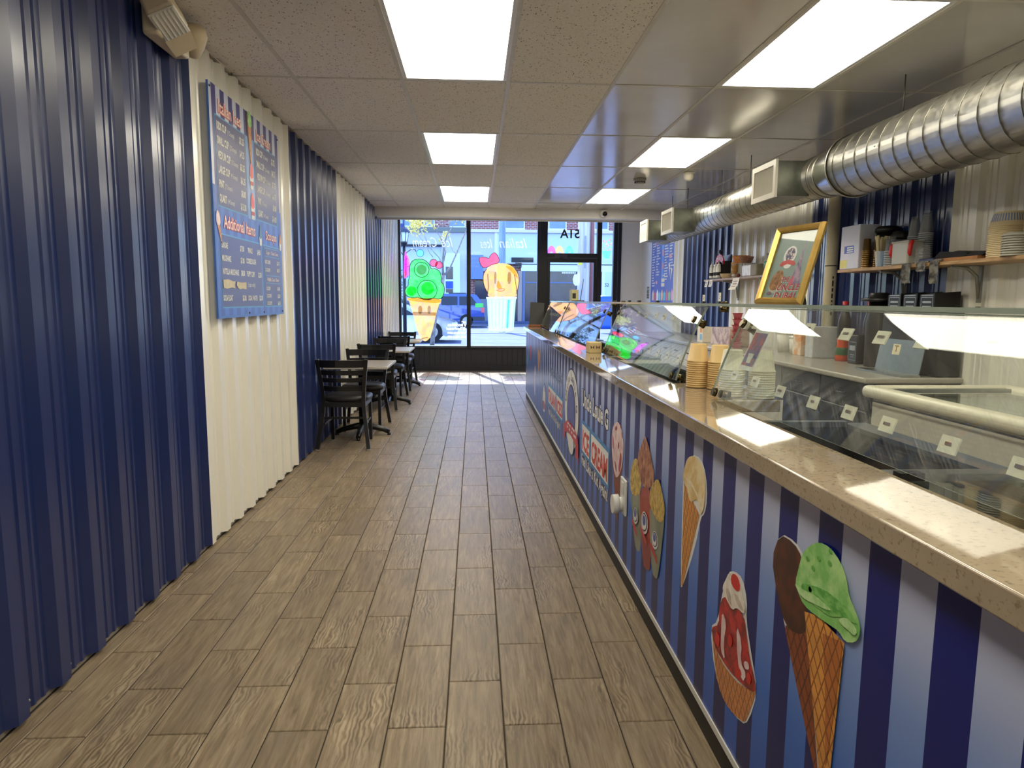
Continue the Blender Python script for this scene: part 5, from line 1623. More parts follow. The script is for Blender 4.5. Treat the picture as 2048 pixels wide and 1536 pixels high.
q = MB(); onx(q, 3.0290, 5.44, 5.545, SZ + .01, SZ + .075); q.build('yellow_note', M('note_yellow', (216, 206, 120), 0.5), bx, solid=False)
foil = M('foil_gold', (176, 148, 96), 0.22, 0.9, vary=.2)
gcm = cup_mesh('foil_cup', .026, .033, .10, foil)
for i, y in enumerate((5.235, 5.165)):
    stack('foil_cup', gcm, 3.07 + .05 * i, y, SZ, 10, .014, 'shiny gold cup, @ up in the %s stack beside the pale blue box' % ORD[i], 'cup', 'gold cups in the %s stack' % ORD[i])
sc_ = thing('spoon_cup', 'striped paper cup packed with cream wooden spoons on the oak shelf', 'cup', (3.08, 5.05, SZ))
MB().lathe([(.036, 0), (.05, .115), (.052, .118), (.049, .118), (.036, .01), (0, .01)], (3.08, 5.05, SZ), 24).build('cup', two_tone('cup_stripe', (90, 150, 206), (226, 218, 196), 9, rough=.5, stretch=(1, 1, .05)), sc_)
sp_ = MB()
for i in range(26):
    a, r = random.uniform(0, 2 * PI), random.uniform(.004, .036)
    b = Vector((3.08 + r * math.cos(a) * .7, 5.05 + r * math.sin(a) * .7, SZ + .012)); e = Vector((3.08 + r * math.cos(a) * 1.6, 5.05 + r * math.sin(a) * 1.6, SZ + random.uniform(.19, .215)))
    sp_.tube([b, e, e + (e - b).normalized() * .02], [.004, .005, .009], 6)
sp_.build('spoons', M('spoon_cream', (226, 212, 170), 0.5, vary=.06), sc_, kind='stuff')
ccm = cup_mesh('clear_cup', .028, .042, .105, CLEAR)
RIMM = M('clear_rim', (226, 228, 230), 0.15, 0.1)
def clear_stack(x, y, z, n, pitch, lab, grp, rr=.042, rb=.028, h=.12):
    me = cup_mesh('clear_cup', rb, rr, h, CLEAR)
    m = MB()
    m.tube([((rr + .001) * math.cos(t), (rr + .001) * math.sin(t), .004) for t in [2 * PI * i / 24 for i in range(25)]], .003, 6, caps=False)
    rm = bpy.data.meshes.new('rim'); m.b.to_mesh(rm); m.b.free(); rm.materials.append(RIMM)
    for i in range(n):
        o = bpy.data.objects.new('clear_cup', me); COL.objects.link(o); o.location = (x, y, z + i * pitch); tag(o, lab.replace('@', nth(i)), 'cup', grp)
        r = bpy.data.objects.new('rim', rm); COL.objects.link(r); r.parent = o
clear_stack(3.075, 4.935, SZ, 9, .013, 'clear plastic cup, @ up in the low stack beside the wooden spoons', 'clear cups in the low stack', .040, .03, .11)
clear_stack(3.20, 4.86, SZ, 15, .0145, 'clear plastic cup, @ up in the tall stack next to the black canister', 'clear cups in the tall stack', .044, .026, .15)
clear_stack(3.205, 4.74, SZ, 16, .0145, 'clear plastic cup, @ up in the tallest stack behind the bin', 'clear cups in the tallest stack', .046, .027, .16)
bn = thing('clear_bin', 'frosted clear bin with red clip handles on the oak shelf', 'bin', (3.09, 4.76, SZ))
FROST = NT('frosted_plastic')
FROST.base(lin((214, 212, 200)), .35); FROST.p.inputs['Transmission Weight'].default_value = .35
FROST = FROST.m
m = MB(); m.rbox(3.035, 3.15, 4.67, 4.86, SZ, SZ + .165, .012, 2); m.build('tub', FROST, bn)
MB().rbox(3.03, 3.155, 4.665, 4.865, SZ + .155, SZ + .17, .006, 1).build('lid', FROST, bn)
for y in (4.872, 4.658):
    MB().tube([(3.06, y, SZ + .165), (3.045, y, SZ + .14), (3.04, y, SZ + .08), (3.045, y, SZ + .06)], [.012, .016, .014, .008], 8).build('red_clip', M('clip_red', (206, 36, 40), 0.35), bn)
dl_m = None
for i in range(5):
    m = MB(); m.lathe([(.050, 0), (.052, .004), (.048, .010), (.044, .035), (.030, .055), (.012, .062), (.010, .058)], (0, 0, 0), 22)
    o = m.build('dome_cover', CLEAR); o.location = (3.10, 4.60, SZ + i * .021)
    tag(o, 'clear dome lid, %s up in the stack at the end of the bin' % nth(i), 'lid', 'clear dome lids in the stack')
cn = thing('black_canister', 'black canister with wide lid behind the gold cups', 'canister', (3.20, 5.20, SZ))
MB().lathe([(0, 0), (.075, 0), (.078, .27), (0, .27)], (3.20, 5.19, SZ), 26).build('body', BLACK_PL, cn)
MB().lathe([(0, .27), (.088, .27), (.09, .30), (.07, .318), (0, .32)], (3.20, 5.19, SZ), 26).build('lid', BLACK_PL, cn)
cn = thing('black_canister', 'shorter black canister with grey band behind the spoon cup', 'canister', (3.19, 5.0, SZ))
MB().lathe([(0, 0), (.062, 0), (.064, .20), (0, .20)], (3.19, 5.0, SZ), 26).build('body', M('canister_grey', (146, 142, 160), 0.35), cn)
MB().lathe([(0, .20), (.074, .20), (.076, .225), (.055, .262), (0, .265)], (3.19, 5.0, SZ), 26).build('lid', BLACK_PL, cn)
# dark packaging laid along the shelf
def cloth_strip(name, y0, y1, z0, z1, mat, lab, x=3.012, cat='bag'):
    t = MB()
    n = 6
    g = [[t.b.verts.new((x - .006 * math.sin(3.3 * i / n + j * 2.1) - .004 * j, y0 + (y1 - y0) * j / 3 + .006 * math.sin(i * 1.7), z1 + (z0 - z1) * i / n)) for j in range(4)] for i in range(n + 1)]
    t._done([t.b.faces.new((g[i][j], g[i][j + 1], g[i + 1][j + 1], g[i + 1][j])) for i in range(n) for j in range(3)], True)
    t.tube([g[0][0].co + Vector((.02, 0, .002)), g[0][3].co + Vector((.02, 0, .002))], .008, 6)
    return tag(recentre(t.build(name, mat)), lab, cat)
BAG = two_tone('grey_bag', (54, 54, 52), (120, 116, 108), 22, rough=.25)
cloth_strip('plastic_bag', 4.585, 4.665, 1.525, 1.655, BAG, 'grey plastic bag hanging over the oak shelf edge below the dome lids')
cloth_strip('plastic_bag', 4.30, 4.37, 1.515, 1.665, BAG, 'grey plastic bag hanging over the oak shelf edge below the cardboard')
cloth_strip('plastic_bag', 4.43, 4.51, 1.60, 1.66, BAG, 'short grey plastic bag drooping between the two longer bags')
t = MB().rbox(3.04, 3.2, 4.40, 4.56, SZ, SZ + .03, .006, 1); tag(recentre(t.build('flat_pack', M('pack_blue', (36, 44, 84), 0.35))), 'flat dark blue pack on the oak shelf', 'pack')
t = MB().rbox(3.05, 3.24, 4.02, 4.42, SZ, SZ + .022, .003, 1); tag(recentre(t.build('cardboard_sheet', M('cardboard', (172, 120, 70), 0.6))), 'brown cardboard sheet lying on the oak shelf', 'cardboard')
t = MB(); prof_ = smooth2([(4.16, 0), (4.12, .02), (4.2, .045), (4.3, .03), (4.38, .05), (4.42, .02), (4.44, 0)], 2)
t.prism(prof_, lambda a, b: (3.07, a, SZ + .023 + b), lambda a, b: (3.22, a, SZ + .023 + b)); tag(recentre(t.build('folded_apron', M('apron_black', (20, 20, 22), 0.7))), 'crumpled black apron on top of the cardboard', 'apron')
t = MB(); prof_ = smooth2([(3.98, 0), (4.0, .03), (4.08, .022), (4.14, .01), (4.14, 0)], 2)
t.prism(prof_, lambda a, b: (3.07, a, SZ + .023 + b), lambda a, b: (3.2, a, SZ + .023 + b)); tag(recentre(t.build('black_cloth', M('apron_black', (20, 20, 22), 0.7))), 'black cloth at the end of the cardboard by the white tubs', 'cloth')
tub_m = cup_mesh('paper_tub', .078, .098, .085, PAPER_C, seg=32)
top = stack('paper_tub', tub_m, 3.135, 3.895, SZ, 17, .0105, 'cream paper tub, @ up in the stack under the striped tub', 'tub', 'cream tubs in the stack')
tt = thing('paper_tub', 'striped paper tub topping the cream stack on the oak shelf', 'tub', (3.135, 3.895, SZ + 17 * .0105))
z0 = SZ + 17 * .0105
MB().lathe([(.096, .004), (.1015, 0.0), (.1025, .004), (.10, .008), (.098, .009), (.078, .083), (.075, .085), (0, .08)], (3.135, 3.895, z0), 32).build('tub', PAPER_C, tt)
bandm = MB()
for i in range(40):
    a0, a1 = 2 * PI * (i + .0) / 40, 2 * PI * (i + .55) / 40
    bandm.poly([(3.135 + r * math.cos(a), 3.895 + r * math.sin(a), z0 + z) for r, z, a in ((.0925, .030, a0), (.0925, .030, a1), (.0805, .074, a1), (.0805, .074, a0))])
bandm.build('printed_stripes', M('stripe_blue', (120, 146, 196), 0.5), tt)
stack('paper_tub', tub_m, 3.16, 3.66, SZ, 36, .0105, 'cream paper tub, @ up in the taller stack at the picture edge', 'tub', 'cream tubs in the taller stack')
stack('cup_cover', cup_mesh('cup_cover', .07, .078, .018, FROST), 3.075, 3.74, SZ, 9, .014, 'frosted lid, @ up in the low stack before the taller tubs', 'lid', 'frosted lids in the low stack')

# far shelf
FZ = 1.6705
rk = thing('topping_rack', 'black topping rack with a red arched sign on the walnut shelf', 'rack', (3.14, 8.52, FZ))
m = MB(); m.box(3.06, 3.22, 8.38, 8.66, FZ, FZ + .012); m.box(3.18, 3.2, 8.39, 8.65, FZ, FZ + .30); m.box(3.08, 3.2, 8.39, 8.405, FZ, FZ + .22); m.box(3.08, 3.2, 8.635, 8.65, FZ, FZ + .22); m.build('stand', BLACK_PL, rk)
arch = [(8.66, .18), (8.655, .24), (8.60, .29), (8.52, .31), (8.44, .29), (8.385, .24), (8.38, .18), (8.43, .20), (8.52, .235), (8.61, .20)]
MB().prism(arch, lambda a, b: (3.10, a, FZ + b), lambda a, b: (3.085, a, FZ + b)).build('sign', M('sign_red', (214, 40, 44), 0.35), rk)
q = MB()
for i in range(5):
    a = 8.61 - i * .045
    q.poly([(3.083, a, FZ + .245), (3.083, a - .03, FZ + .25), (3.083, a - .026, FZ + .275), (3.083, a - .004, FZ + .27)])
q.build('sign_marks', WPR, rk, solid=False)
MB().ball((3.10, 8.52, FZ + .34), .028, 12, 8).build('finial', M('finial', (40, 40, 60), 0.3), rk)
for i, y in enumerate((8.66, 8.52, 8.42)):
    b = thing('squeeze_bottle', 'white squeeze bottle, %s in the topping rack' % ORD[i], 'bottle', (3.06, y, FZ), group='squeeze bottles in the rack')
    MB().lathe([(0, 0), (.028, 0), (.03, .01), (.03, .13), (.022, .15), (0, .15)], (3.045, y, FZ + .012), 16).build('body', M('bottle_white', (226, 224, 220), 0.3), b)
    MB().lathe([(.024, .15), (.024, .165), (.010, .175), (.004, .205), (0, .205)], (3.045, y, FZ + .012), 16).build('cap', M('bottle_cap', (236, 236, 240), 0.3), b)
    MB().lathe([(.0305, .03), (.0308, .05), (.0305, .07)], (3.045, y, FZ + .012), 16).build('label', DARK_INK, b, solid=False)
bk = thing('paper_basket', 'cream paper basket on the walnut shelf before the rack', 'basket', (3.06, 8.36, FZ))
MB().lathe([(0, 0), (.06, 0), (.085, .055), (.088, .058), (.08, .055), (.058, .006), (0, .006)], (3.10, 8.27, FZ), 22).build('basket', PAPER_C, bk)
for i in range(4):
    o = MB().lathe([(.02, 0), (.024, .055), (.04, .065), (.042, .10), (.038, .10), (.034, .07), (.018, .05), (.016, .004)], (0, 0, 0), 16).build('cake_cone', M('wafer_tan', (206, 160, 92), 0.6, vary=.08))
    o.location = (3.11, 8.06, FZ + i * .028)
    tag(o, 'tan wafer cake cone, %s up in the little stack on the walnut shelf' % nth(i), 'cone', 'wafer cones in the stack')
tr = thing('wire_stand', 'small clear tiered stand holding waffle bowls on the walnut shelf', 'stand', (3.12, 7.86, FZ))
m = MB()
for x, y in ((3.04, 7.98), (3.04, 7.66), (3.21, 7.98), (3.21, 7.66)):
    m.cyl((x, y, FZ), (x, y, FZ + .155), .005, .005, 8)
m.build('wire_legs', STEEL, tr)
MB().box(3.03, 3.22, 7.65, 7.99, FZ + .15, FZ + .156).build('tray', CLEAR, tr)
for i, (y, c, s) in enumerate(((7.90, (196, 120, 50), 1.25), (7.74, (128, 84, 62), 1.0))):
    o = MB().lathe([(0, 0), (.05 * s, 0), (.075 * s, .05 * s), (.082 * s, .075 * s), (.078 * s, .075 * s), (.045 * s, .006), (0, .006)], (0, 0, 0), 20).build('waffle_bowl', two_tone('waffle_bowl_%d' % i, c, tuple(min(255, v + 34) for v in c), 60, rough=.6))
    o.location = (3.12, y, FZ + .1565)
    tag(o, ['golden brown waffle bowl on the clear stand', 'dark chocolate rimmed waffle bowl on the clear stand'][i], 'bowl')
for i, y in enumerate((8.0, 7.86, 7.72)):
    o = MB().ball((0, 0, .024), .026, 12, 8, (1, 1, .92)).build('candy_ball', M('candy_%d' % i, ((220, 210, 200), (120, 70, 56), (226, 220, 214))[i], 0.3))
    o.location = (3.08, y, FZ)
    tag(o, ['pale', 'brown', 'white'][i] + ' wrapped sweet under the clear stand', 'sweet')
wb_ = thing('white_bin', 'white patterned bin with a grey end on the walnut shelf', 'bin', (3.12, 7.36, FZ))
m = MB(); m.rbox(3.03, 3.20, 7.38, 7.64, FZ, FZ + .125, .01, 2); m.build('bin', two_tone('bin_pattern', (226, 226, 232), (168, 172, 180), 46, rough=.4, lo=.5, hi=.7, stretch=(1, 1, .3)), wb_)
MB().rbox(3.03, 3.20, 7.24, 7.40, FZ, FZ + .13, .01, 2).build('grey_end', M('bin_grey', (132, 124, 106), 0.6, vary=.12), wb_)
wbt = thing('water_bottle', 'clear water bottle with green label beside the gold frame', 'bottle', (3.12, 7.10, FZ))
MB().lathe([(0, 0), (.034, 0), (.036, .01), (.034, .06), (.036, .07), (.036, .15), (.030, .18), (.014, .205), (.014, .212)], (3.10, 7.12, FZ), 20).build('bottle', CLEAR, wbt)
MB().lathe([(.0365, .085), (.0372, .09), (.0372, .14), (.0365, .145)], (3.10, 7.12, FZ), 20).build('label', two_tone('water_label', (30, 80, 60), (150, 200, 170), 30, rough=.4), wbt, solid=False)
MB().lathe([(0, .23), (.015, .23), (.016, .208), (.014, .208)], (3.10, 7.12, FZ), 16).build('cap', M('cap_grey', (150, 160, 168), 0.4), wbt)
NOTE = M('note_paper', (228, 222, 208), 0.6, vary=.03)
for y0, y1, z0, z1, lab in ((8.70, 8.80, 1.575, 1.66, 'small white price note hanging from the walnut shelf end'), (8.54, 8.65, 1.575, 1.66, 'small white price note second from the walnut shelf end'), (7.66, 7.86, 1.525, 1.66, 'larger curled paper note hanging from the walnut shelf')):
    t = MB()
    g = [[t.b.verts.new((3.016 - .05 * (i / 5) ** 2 * (1 if y1 - y0 > .15 else .3), y0 + (y1 - y0) * j, z1 + (z0 - z1) * i / 5)) for j in (0, 1)] for i in range(6)]
    t._done([t.b.faces.new((g[i][0], g[i][1], g[i + 1][1], g[i + 1][0])) for i in range(5)], True)
    nn = thing('price_note', lab, 'note', (3.016, (y0 + y1) / 2, z0))
    t.build('paper', NOTE, nn, solid=False)
    q = MB()
    for k in range(3):
        f = .25 + .22 * k; zz = z1 + (z0 - z1) * f; xx = 3.0145 - .05 * f ** 2 * (1 if y1 - y0 > .15 else .3) - .001
        q.poly([(xx, y0 + .2 * (y1 - y0), zz), (xx, y0 + .8 * (y1 - y0), zz), (xx - .001, y0 + .8 * (y1 - y0), zz - .008), (xx - .001, y0 + .2 * (y1 - y0), zz - .008)])
    q.build('marks', M('note_ink', (120, 84, 84), 0.6), nn, solid=False)

# back worktop
BZ = .8935
for i in range(6):
    k = thing('sundae_cup', 'red rimmed paper sundae cup, %s up in the stack on the back worktop' % ORD[i], 'cup', (2.80, 7.1, BZ + .062 * i), group='red sundae cups in the stack')
    MB().lathe([(0, 0), (.035, 0), (.05, .055), (.052, .060), (.048, .058), (.034, .006), (0, .006)], (2.80, 7.1 + .008 * (i % 2), BZ + .0625 * i), 20).build('cup', M('sundae_pink', (206, 110, 120), 0.5, vary=.15), k)
    MB().lathe([(.0505, .052), (.058, .058), (.058, .062), (.05, .062)], (2.80, 7.1 + .008 * (i % 2), BZ + .0625 * i), 20).build('rim', M('sundae_red', (170, 36, 56), 0.4), k)
sb = thing('small_carton', 'small white carton with orange and blue print on the back worktop', 'box', (2.8, 8.2, BZ))
MB().rbox(2.75, 2.86, 8.05, 8.25, BZ, BZ + .19, .004, 1).build('carton', M('carton_white', (226, 218, 196), 0.5), sb)
q = MB(); q.poly([(2.749, 8.07, BZ + .12), (2.749, 8.15, BZ + .12), (2.749, 8.15, BZ + .18), (2.749, 8.07, BZ + .18)]); q.build('orange_print', M('carton_orange', (220, 150, 60), 0.5), sb, solid=False)
q = MB(); q.poly([(2.749, 8.07, BZ + .03), (2.749, 8.15, BZ + .03), (2.749, 8.15, BZ + .10), (2.749, 8.07, BZ + .10)]); q.build('blue_print', M('carton_blue', (120, 170, 206), 0.5), sb, solid=False)
mbx = MB().rbox(2.78, 3.0, 7.25, 7.85, BZ, BZ + .20, .006, 1).build('marbled_box', two_tone('marble_print', (206, 184, 168), (150, 116, 104), 5, rough=.4, lo=.45, hi=.62, dist=1.5))
tag(recentre(mbx), 'pink marbled box on the back worktop behind the red cups', 'box')
for i, (x, y, c, h, lab) in enumerate(((3.12, 6.62, (222, 218, 206), .20, 'cream plastic tub on the back worktop, left of the orange carton'), (3.12, 6.36, (226, 222, 212), .17, 'white lidded tub on the back worktop next to the drain pipe'))):
    t = thing('lidded_tub', lab, 'tub', (x, y, BZ))
    MB().lathe([(0, 0), (.08, 0), (.092, h - .02), (0, h - .02)], (x, y, BZ), 24).build('tub', M('tub_%d' % i, c, 0.45), t)
    MB().lathe([(0, h), (.094, h), (.096, h - .02), (.09, h - .022)], (x, y, BZ), 24).build('lid', M('tub_lid', (232, 230, 220), 0.4), t)
oc_ = thing('orange_carton', 'orange and white carton on the back worktop', 'box', (3.1, 6.12, BZ))
MB().rbox(3.02, 3.14, 6.12, 6.28, BZ, BZ + .23, .004, 1).build('carton', two_tone('carton_mix', (226, 150, 70), (236, 224, 200), 9, rough=.45), oc_)
ob = thing('soap_bottle', 'orange soap bottle with green label on the back worktop', 'bottle', (3.17, 5.78, BZ))
m = MB(); m.lathe([(0, 0), (.052, 0), (.058, .03), (.055, .10), (.044, .15), (.05, .185), (.03, .215), (.016, .22), (0, .22)], (3.13, 5.60, BZ), 22); m.build('bottle', M('soap_orange', (204, 78, 34), 0.2, vary=.1), ob)
MB().lathe([(.0575, .05), (.0585, .055), (.0565, .11), (.0545, .115)], (3.13, 5.60, BZ), 22).build('label', M('soap_label', (54, 96, 56), 0.4), ob, solid=False)
MB().lathe([(.016, .22), (.018, .245), (.01, .26), (0, .262)], (3.13, 5.60, BZ), 14).build('cap', WPR, ob)
cb = thing('coffee_bag', 'black bag with white printed label on the back worktop', 'bag', (3.15, 5.4, BZ))
m = MB(); m.rbox(3.06, 3.13, 5.26, 5.40, BZ, BZ + .24, .014, 2); m.build('bag', BLACK_PL, cb)
q = MB()
for a, b, c, d in ((5.275, 5.385, .03, .034), (5.275, 5.385, .176, .18), (5.275, 5.279, .03, .18), (5.381, 5.385, .03, .18), (5.30, 5.36, .07, .078), (5.30, 5.35, .055, .06), (5.29, 5.37, .11, .15)):
    q.poly([(3.059, a, BZ + c), (3.059, b, BZ + c), (3.059, b, BZ + d), (3.059, a, BZ + d)])
q.build('printed_label', M('label_grey', (150, 158, 166), 0.5), cb, solid=False)
gp = thing('splash_panel', 'grey metal sheet leaning on the back worktop with a small square sticker', 'panel', (3.0, 4.62, BZ))
MT = Matrix.Translation((2.98, 4.62, BZ)) @ Matrix.Rotation(math.radians(9), 4, 'Y')
MB().box(-.003, .003, -.25, .25, .012, .24, MT).build('sheet', M('panel_grey', (128, 138, 142), 0.35, 0.4), gp)
MB().box(-.14, .0, -.27, .27, .001, .014, Matrix.Translation((2.98, 4.62, BZ))).build('foot', STEEL, gp)
MB().box(-.0045, -.003, .0, .085, .13, .205, MT).build('sticker', M('sticker_cream', (224, 214, 176), 0.5), gp)
q = MB(); q.box(-.0055, -.0045, .02, .066, .188, .196, MT); q.box(-.0055, -.0045, .038, .048, .15, .19, MT); q.build('sticker_mark', M('sticker_ink', (150, 110, 60), 0.5), gp)
bmch = thing('black_dispenser', 'black three-hopper dispenser with small chalk labels on the back worktop', 'dispenser', (3.15, 4.5, BZ))
MB().rbox(3.08, 3.25, 4.34, 4.98, BZ, 1.36, .012, 2).build('body', BLACK_PL, bmch)
for y in (4.82, 4.64, 4.46):
    h = MB(); h.prism([(y - .075, 1.36), (y + .075, 1.36), (y + .075, 1.445), (y - .075, 1.455)], lambda a, b: (3.06, a, b), lambda a, b: (3.24, a, b + .012)); hp = h.build('hopper', BLACK_PL, bmch)
    q = MB()
    for a, b, c, d in ((-.06, .06, 1.362, 1.366), (-.06, .06, 1.425, 1.429), (-.06, -.056, 1.362, 1.429), (.056, .06, 1.362, 1.429), (-.045, .045, 1.388, 1.402), (-.06, .06, 1.438, 1.444)):
        q.poly([(3.0585, y + a, c), (3.0585, y + b, c), (3.0585, y + b, d), (3.0585, y + a, d)])
    q.build('chalk_label', M('label_grey', (150, 158, 166), 0.5), hp, solid=False)
wp = thing('black_mixer', 'black mixer bowl with a wide brimmed lid beside the three-hopper dispenser', 'mixer', (3.1, 5.13, BZ))
MB().lathe([(0, 0), (.08, 0), (.085, .35), (.07, .42), (.07, .505), (0, .505)], (3.13, 5.12, BZ), 26).build('body', BLACK_PL, wp)
MB().lathe([(0, .505), (.125, .505), (.13, .515), (.125, .53), (.075, .535), (.072, .565), (.06, .572), (0, .573)], (3.13, 5.12, BZ), 30).build('lid', BLACK_PL, wp)
for i, y in enumerate((5.72, 5.34)):
    b = thing('syrup_jug', 'tall dark syrup jug with red cap, %s from the orange soap bottle' % ('first' if i == 0 else 'second'), 'jug', (3.2, y, BZ))
    MB().lathe([(0, 0), (.05, 0), (.052, .34), (.03, .43), (.022, .46), (0, .46)], (3.2, y, BZ), 20).build('jug', M('jug_dark', (40, 42, 46), 0.25), b)
    MB().lathe([(.024, .455), (.026, .505), (0, .507)], (3.2, y, BZ), 16).build('cap', M('jug_cap', (176, 36, 40), 0.35), b)
yc = MB().lathe([(.03, 0), (.03, .006), (.018, .01), (.004, .08), (0, .082)], (3.05, 5.92, BZ), 18).build('yellow_cone', M('cone_yellow', (222, 196, 50), 0.4))
tag(recentre(yc), 'small yellow funnel cone on the back worktop by the drain pipe', 'funnel')
pbx = MB().rbox(3.0, 3.22, 5.86, 6.0, BZ, BZ + .28, .005, 1).build('paper_box', M('paper_box', (196, 196, 196), 0.6))
tag(recentre(pbx), 'pale paper box standing on the back worktop behind the soap', 'box')

# on the glass shelf and the counter
GZ = 1.383
fw_ = thing('picture_frame', 'gold framed poster of a scoop and a tower leaning on the glass shelf', 'picture frame', (1.205, 2.66, GZ), math.radians(-75))
TILT = Matrix.Rotation(math.radians(-17.5), 4, 'X')
FW2, FH = .264, .328
GOLD = M('gold_frame', (206, 172, 98), 0.30, 0.8, vary=.12)
def flocal(p):
    return TILT @ Vector(p)
prof = [(0, 0), (.004, -.012), (.012, -.016), (.020, -.010), (.026, -.004), (.026, .010), (0, .010)]
m = MB()
corners = [(-FW2 / 2, 0), (FW2 / 2, 0), (FW2 / 2, FH), (-FW2 / 2, FH)]
rings = []
for (cx, cz), (dx, dz) in zip(corners, ((1, 1), (-1, 1), (-1, -1), (1, -1))):
    rings.append([m.b.verts.new(flocal((cx + dx * a, d, cz + dz * a))) for a, d in prof])
fs = []
for i in range(4):
    a, b = rings[i], rings[(i + 1) % 4]
    for k in range(len(prof)):
        j = (k + 1) % len(prof)
        fs.append(m.b.faces.new((a[k], a[j], b[j], b[k])))
m._done(fs); m.build('frame', GOLD, fw_, local=True)
def frect(m, x0, x1, z0, z1, d):
    m.poly([flocal((x0, d, z0)), flocal((x1, d, z0)), flocal((x1, d, z1)), flocal((x0, d, z1))])
def fpoly(name, pts, mat, d, n=1):
    p = smooth2(pts, n) if n else pts
    MB().poly([flocal((a, d, b)) for a, b in p]).build(name, mat, pst, local=True, solid=False)
iw = FW2 / 2 - .024
m = MB(); m.box(-iw, iw, .004, .008, .024, FH - .024); 
for v in m.b.verts: v.co = TILT @ v.co
pst = m.build('poster', M('poster_teal', (136, 160, 154), 0.4, vary=.06), fw_, local=True)
fpoly('printed_tower', [(.028, .075), (.088, .075), (.062, .175), (.056, .22), (.052, .27), (.048, .22), (.042, .175)], two_tone('tower_print', (96, 84, 130), (176, 150, 176), 30, rough=.4), .0034, 0)
fpoly('printed_glow', [(.02, .07), (.03, .105), (.042, .125), (.05, .075)], M('glow_pink', (206, 84, 110), 0.4), .0031, 1)
fpoly('printed_bowl', [(-.088, .085), (-.082, .055), (-.055, .045), (-.025, .05), (-.012, .075)], M('bowl_print', (190, 188, 176), 0.4), .0034)
fpoly('printed_scoop', [(-.085, .085), (-.08, .115), (-.055, .145), (-.025, .14), (-.015, .10), (-.012, .075), (-.05, .055), (-.08, .065)], two_tone('scoop_print', (120, 76, 30), (186, 128, 60), 50, rough=.4), .0030)
fpoly('printed_badge', ellipse((-.015, .205), .036, .038, 22), WPR, .0032, 0)
fpoly('printed_badge_foot', ellipse((-.015, .163), .022, .014, 18), WPR, .0031, 0)
fpoly('printed_badge_core', ellipse((-.015, .207), .026, .028, 18), two_tone('badge_mottle', (44, 50, 110), (226, 206, 200), 90, rough=.4, lo=.45, hi=.55), .0029, 0)
fpoly('printed_ribbon', [(-.06, .165), (-.05, .178), (-.015, .186), (.02, .178), (.032, .166), (.02, .160), (-.015, .168), (-.05, .158)], REDR, .0026, 0)
fpoly('printed_badge', ellipse((-.072, .045), .016, .008, 14), M('bowl_mark', (120, 96, 110), 0.4), .0028, 0)
for body, x, z, s, w in (('THE', -.022, .093, .030, .046), ('UNCLE', -.034, .058, .036, .126), ('DUBAI', -.040, .022, .038, .122)):
    m = MB(); m.text(body, s, (x - .002, .0026, z - .001), (1, 0, 0), (0, 0, 1), bold=.06, width=w + .004, shear=.15)
    for v in m.b.verts: v.co = TILT @ v.co
    m.build('printed_lettering_edge', WPR, pst, local=True, solid=False)
    m = MB(); m.text(body, s, (x, .0022, z), (1, 0, 0), (0, 0, 1), bold=.03, width=w, shear=.15)
    for v in m.b.verts: v.co = TILT @ v.co
    m.build('printed_lettering', M('poster_red', (176, 44, 50), 0.4), pst, local=True, solid=False)
m = MB(); frect(m, -iw, iw, .024, FH - .024, .0008); m.build('glazing', glass('frame_glass', (.97, .98, .98)), fw_, local=True, solid=False)
m = MB(); p0 = flocal((0, .012, .2)); m.box(-.03, .03, -.002, .002, 0, .19, Matrix.Translation((0, .012 + .2 * math.sin(math.radians(17.5)) + .045, 0)) @ Matrix.Rotation(math.radians(14), 4, 'X')); m.build('strut', BLACK_PL, fw_, local=True)

def stand_card(x, y, w, h, lab):
    t = thing('price_card', lab, 'label card', (x, y, GZ), group='price cards on the glass shelf')
    MB().box(x - .001, x + .001, y - w / 2, y + w / 2, GZ + .008, GZ + .008 + h).build('card', CARD, t)
    MB().box(x - .008, x + .008, y - w / 2.4, y + w / 2.4, GZ, GZ + .009).build('clip', BLACK_PL, t)
    q = MB()
    for k, (a, b) in enumerate(((-.3, -.05), (.1, .35), (-.2, .2))):
        z = GZ + .008 + h * (.72 - .2 * k)
        q.poly([(x - .0016, y - a * w, z), (x - .0016, y - b * w, z), (x - .0016, y - b * w, z + .004), (x - .0016, y - a * w, z + .004)])
    q.build('marks', DARK_INK, t, solid=False)
stand_card(1.2, 3.52, .032, .034, 'small white price card standing on the glass shelf, further from the gold frame')
stand_card(1.22, 3.34, .030, .044, 'small white price card standing on the glass shelf, closer to the gold frame')
for i, y in enumerate((4.24, 4.72, 5.02)):
    o = MB().rbox(1.14, 1.16, y - .02, y + .02, GZ, GZ + .012, .003, 1).build('card_clip', BLACK_PL)
    tag(recentre(o), 'empty black card clip on the glass shelf, %s from the gold frame' % ORD[i], 'clip')
cr = thing('printed_carton', 'olive and cream printed carton on the glass shelf toward the door', 'box', (1.15, 7.85, GZ))
MB().rbox(1.11, 1.19, 7.78, 7.93, GZ, GZ + .13, .003, 1).build('carton', M('carton_olive', (186, 178, 132), 0.5, vary=.05), cr)
q = MB(); q.poly([(1.109, 7.80, GZ + .01), (1.109, 7.83, GZ + .01), (1.109, 7.83, GZ + .12), (1.109, 7.80, GZ + .12)]); q.build('green_stripe', M('carton_green', (54, 104, 66), 0.5), cr, solid=False)
q = MB(); q.poly([(1.12, 7.779, GZ + .03), (1.16, 7.779, GZ + .03), (1.16, 7.779, GZ + .09), (1.12, 7.779, GZ + .09)]); q.build('dark_print', DARK_INK, cr, solid=False)
st = thing('sign_stick', 'thin black stick on a flat foot standing on the glass shelf', 'stand', (1.16, 7.45, GZ))
MB().lathe([(0, 0), (.045, 0), (.045, .008), (0, .012)], (1.16, 7.45, GZ), 20).build('foot', BRASS, st)
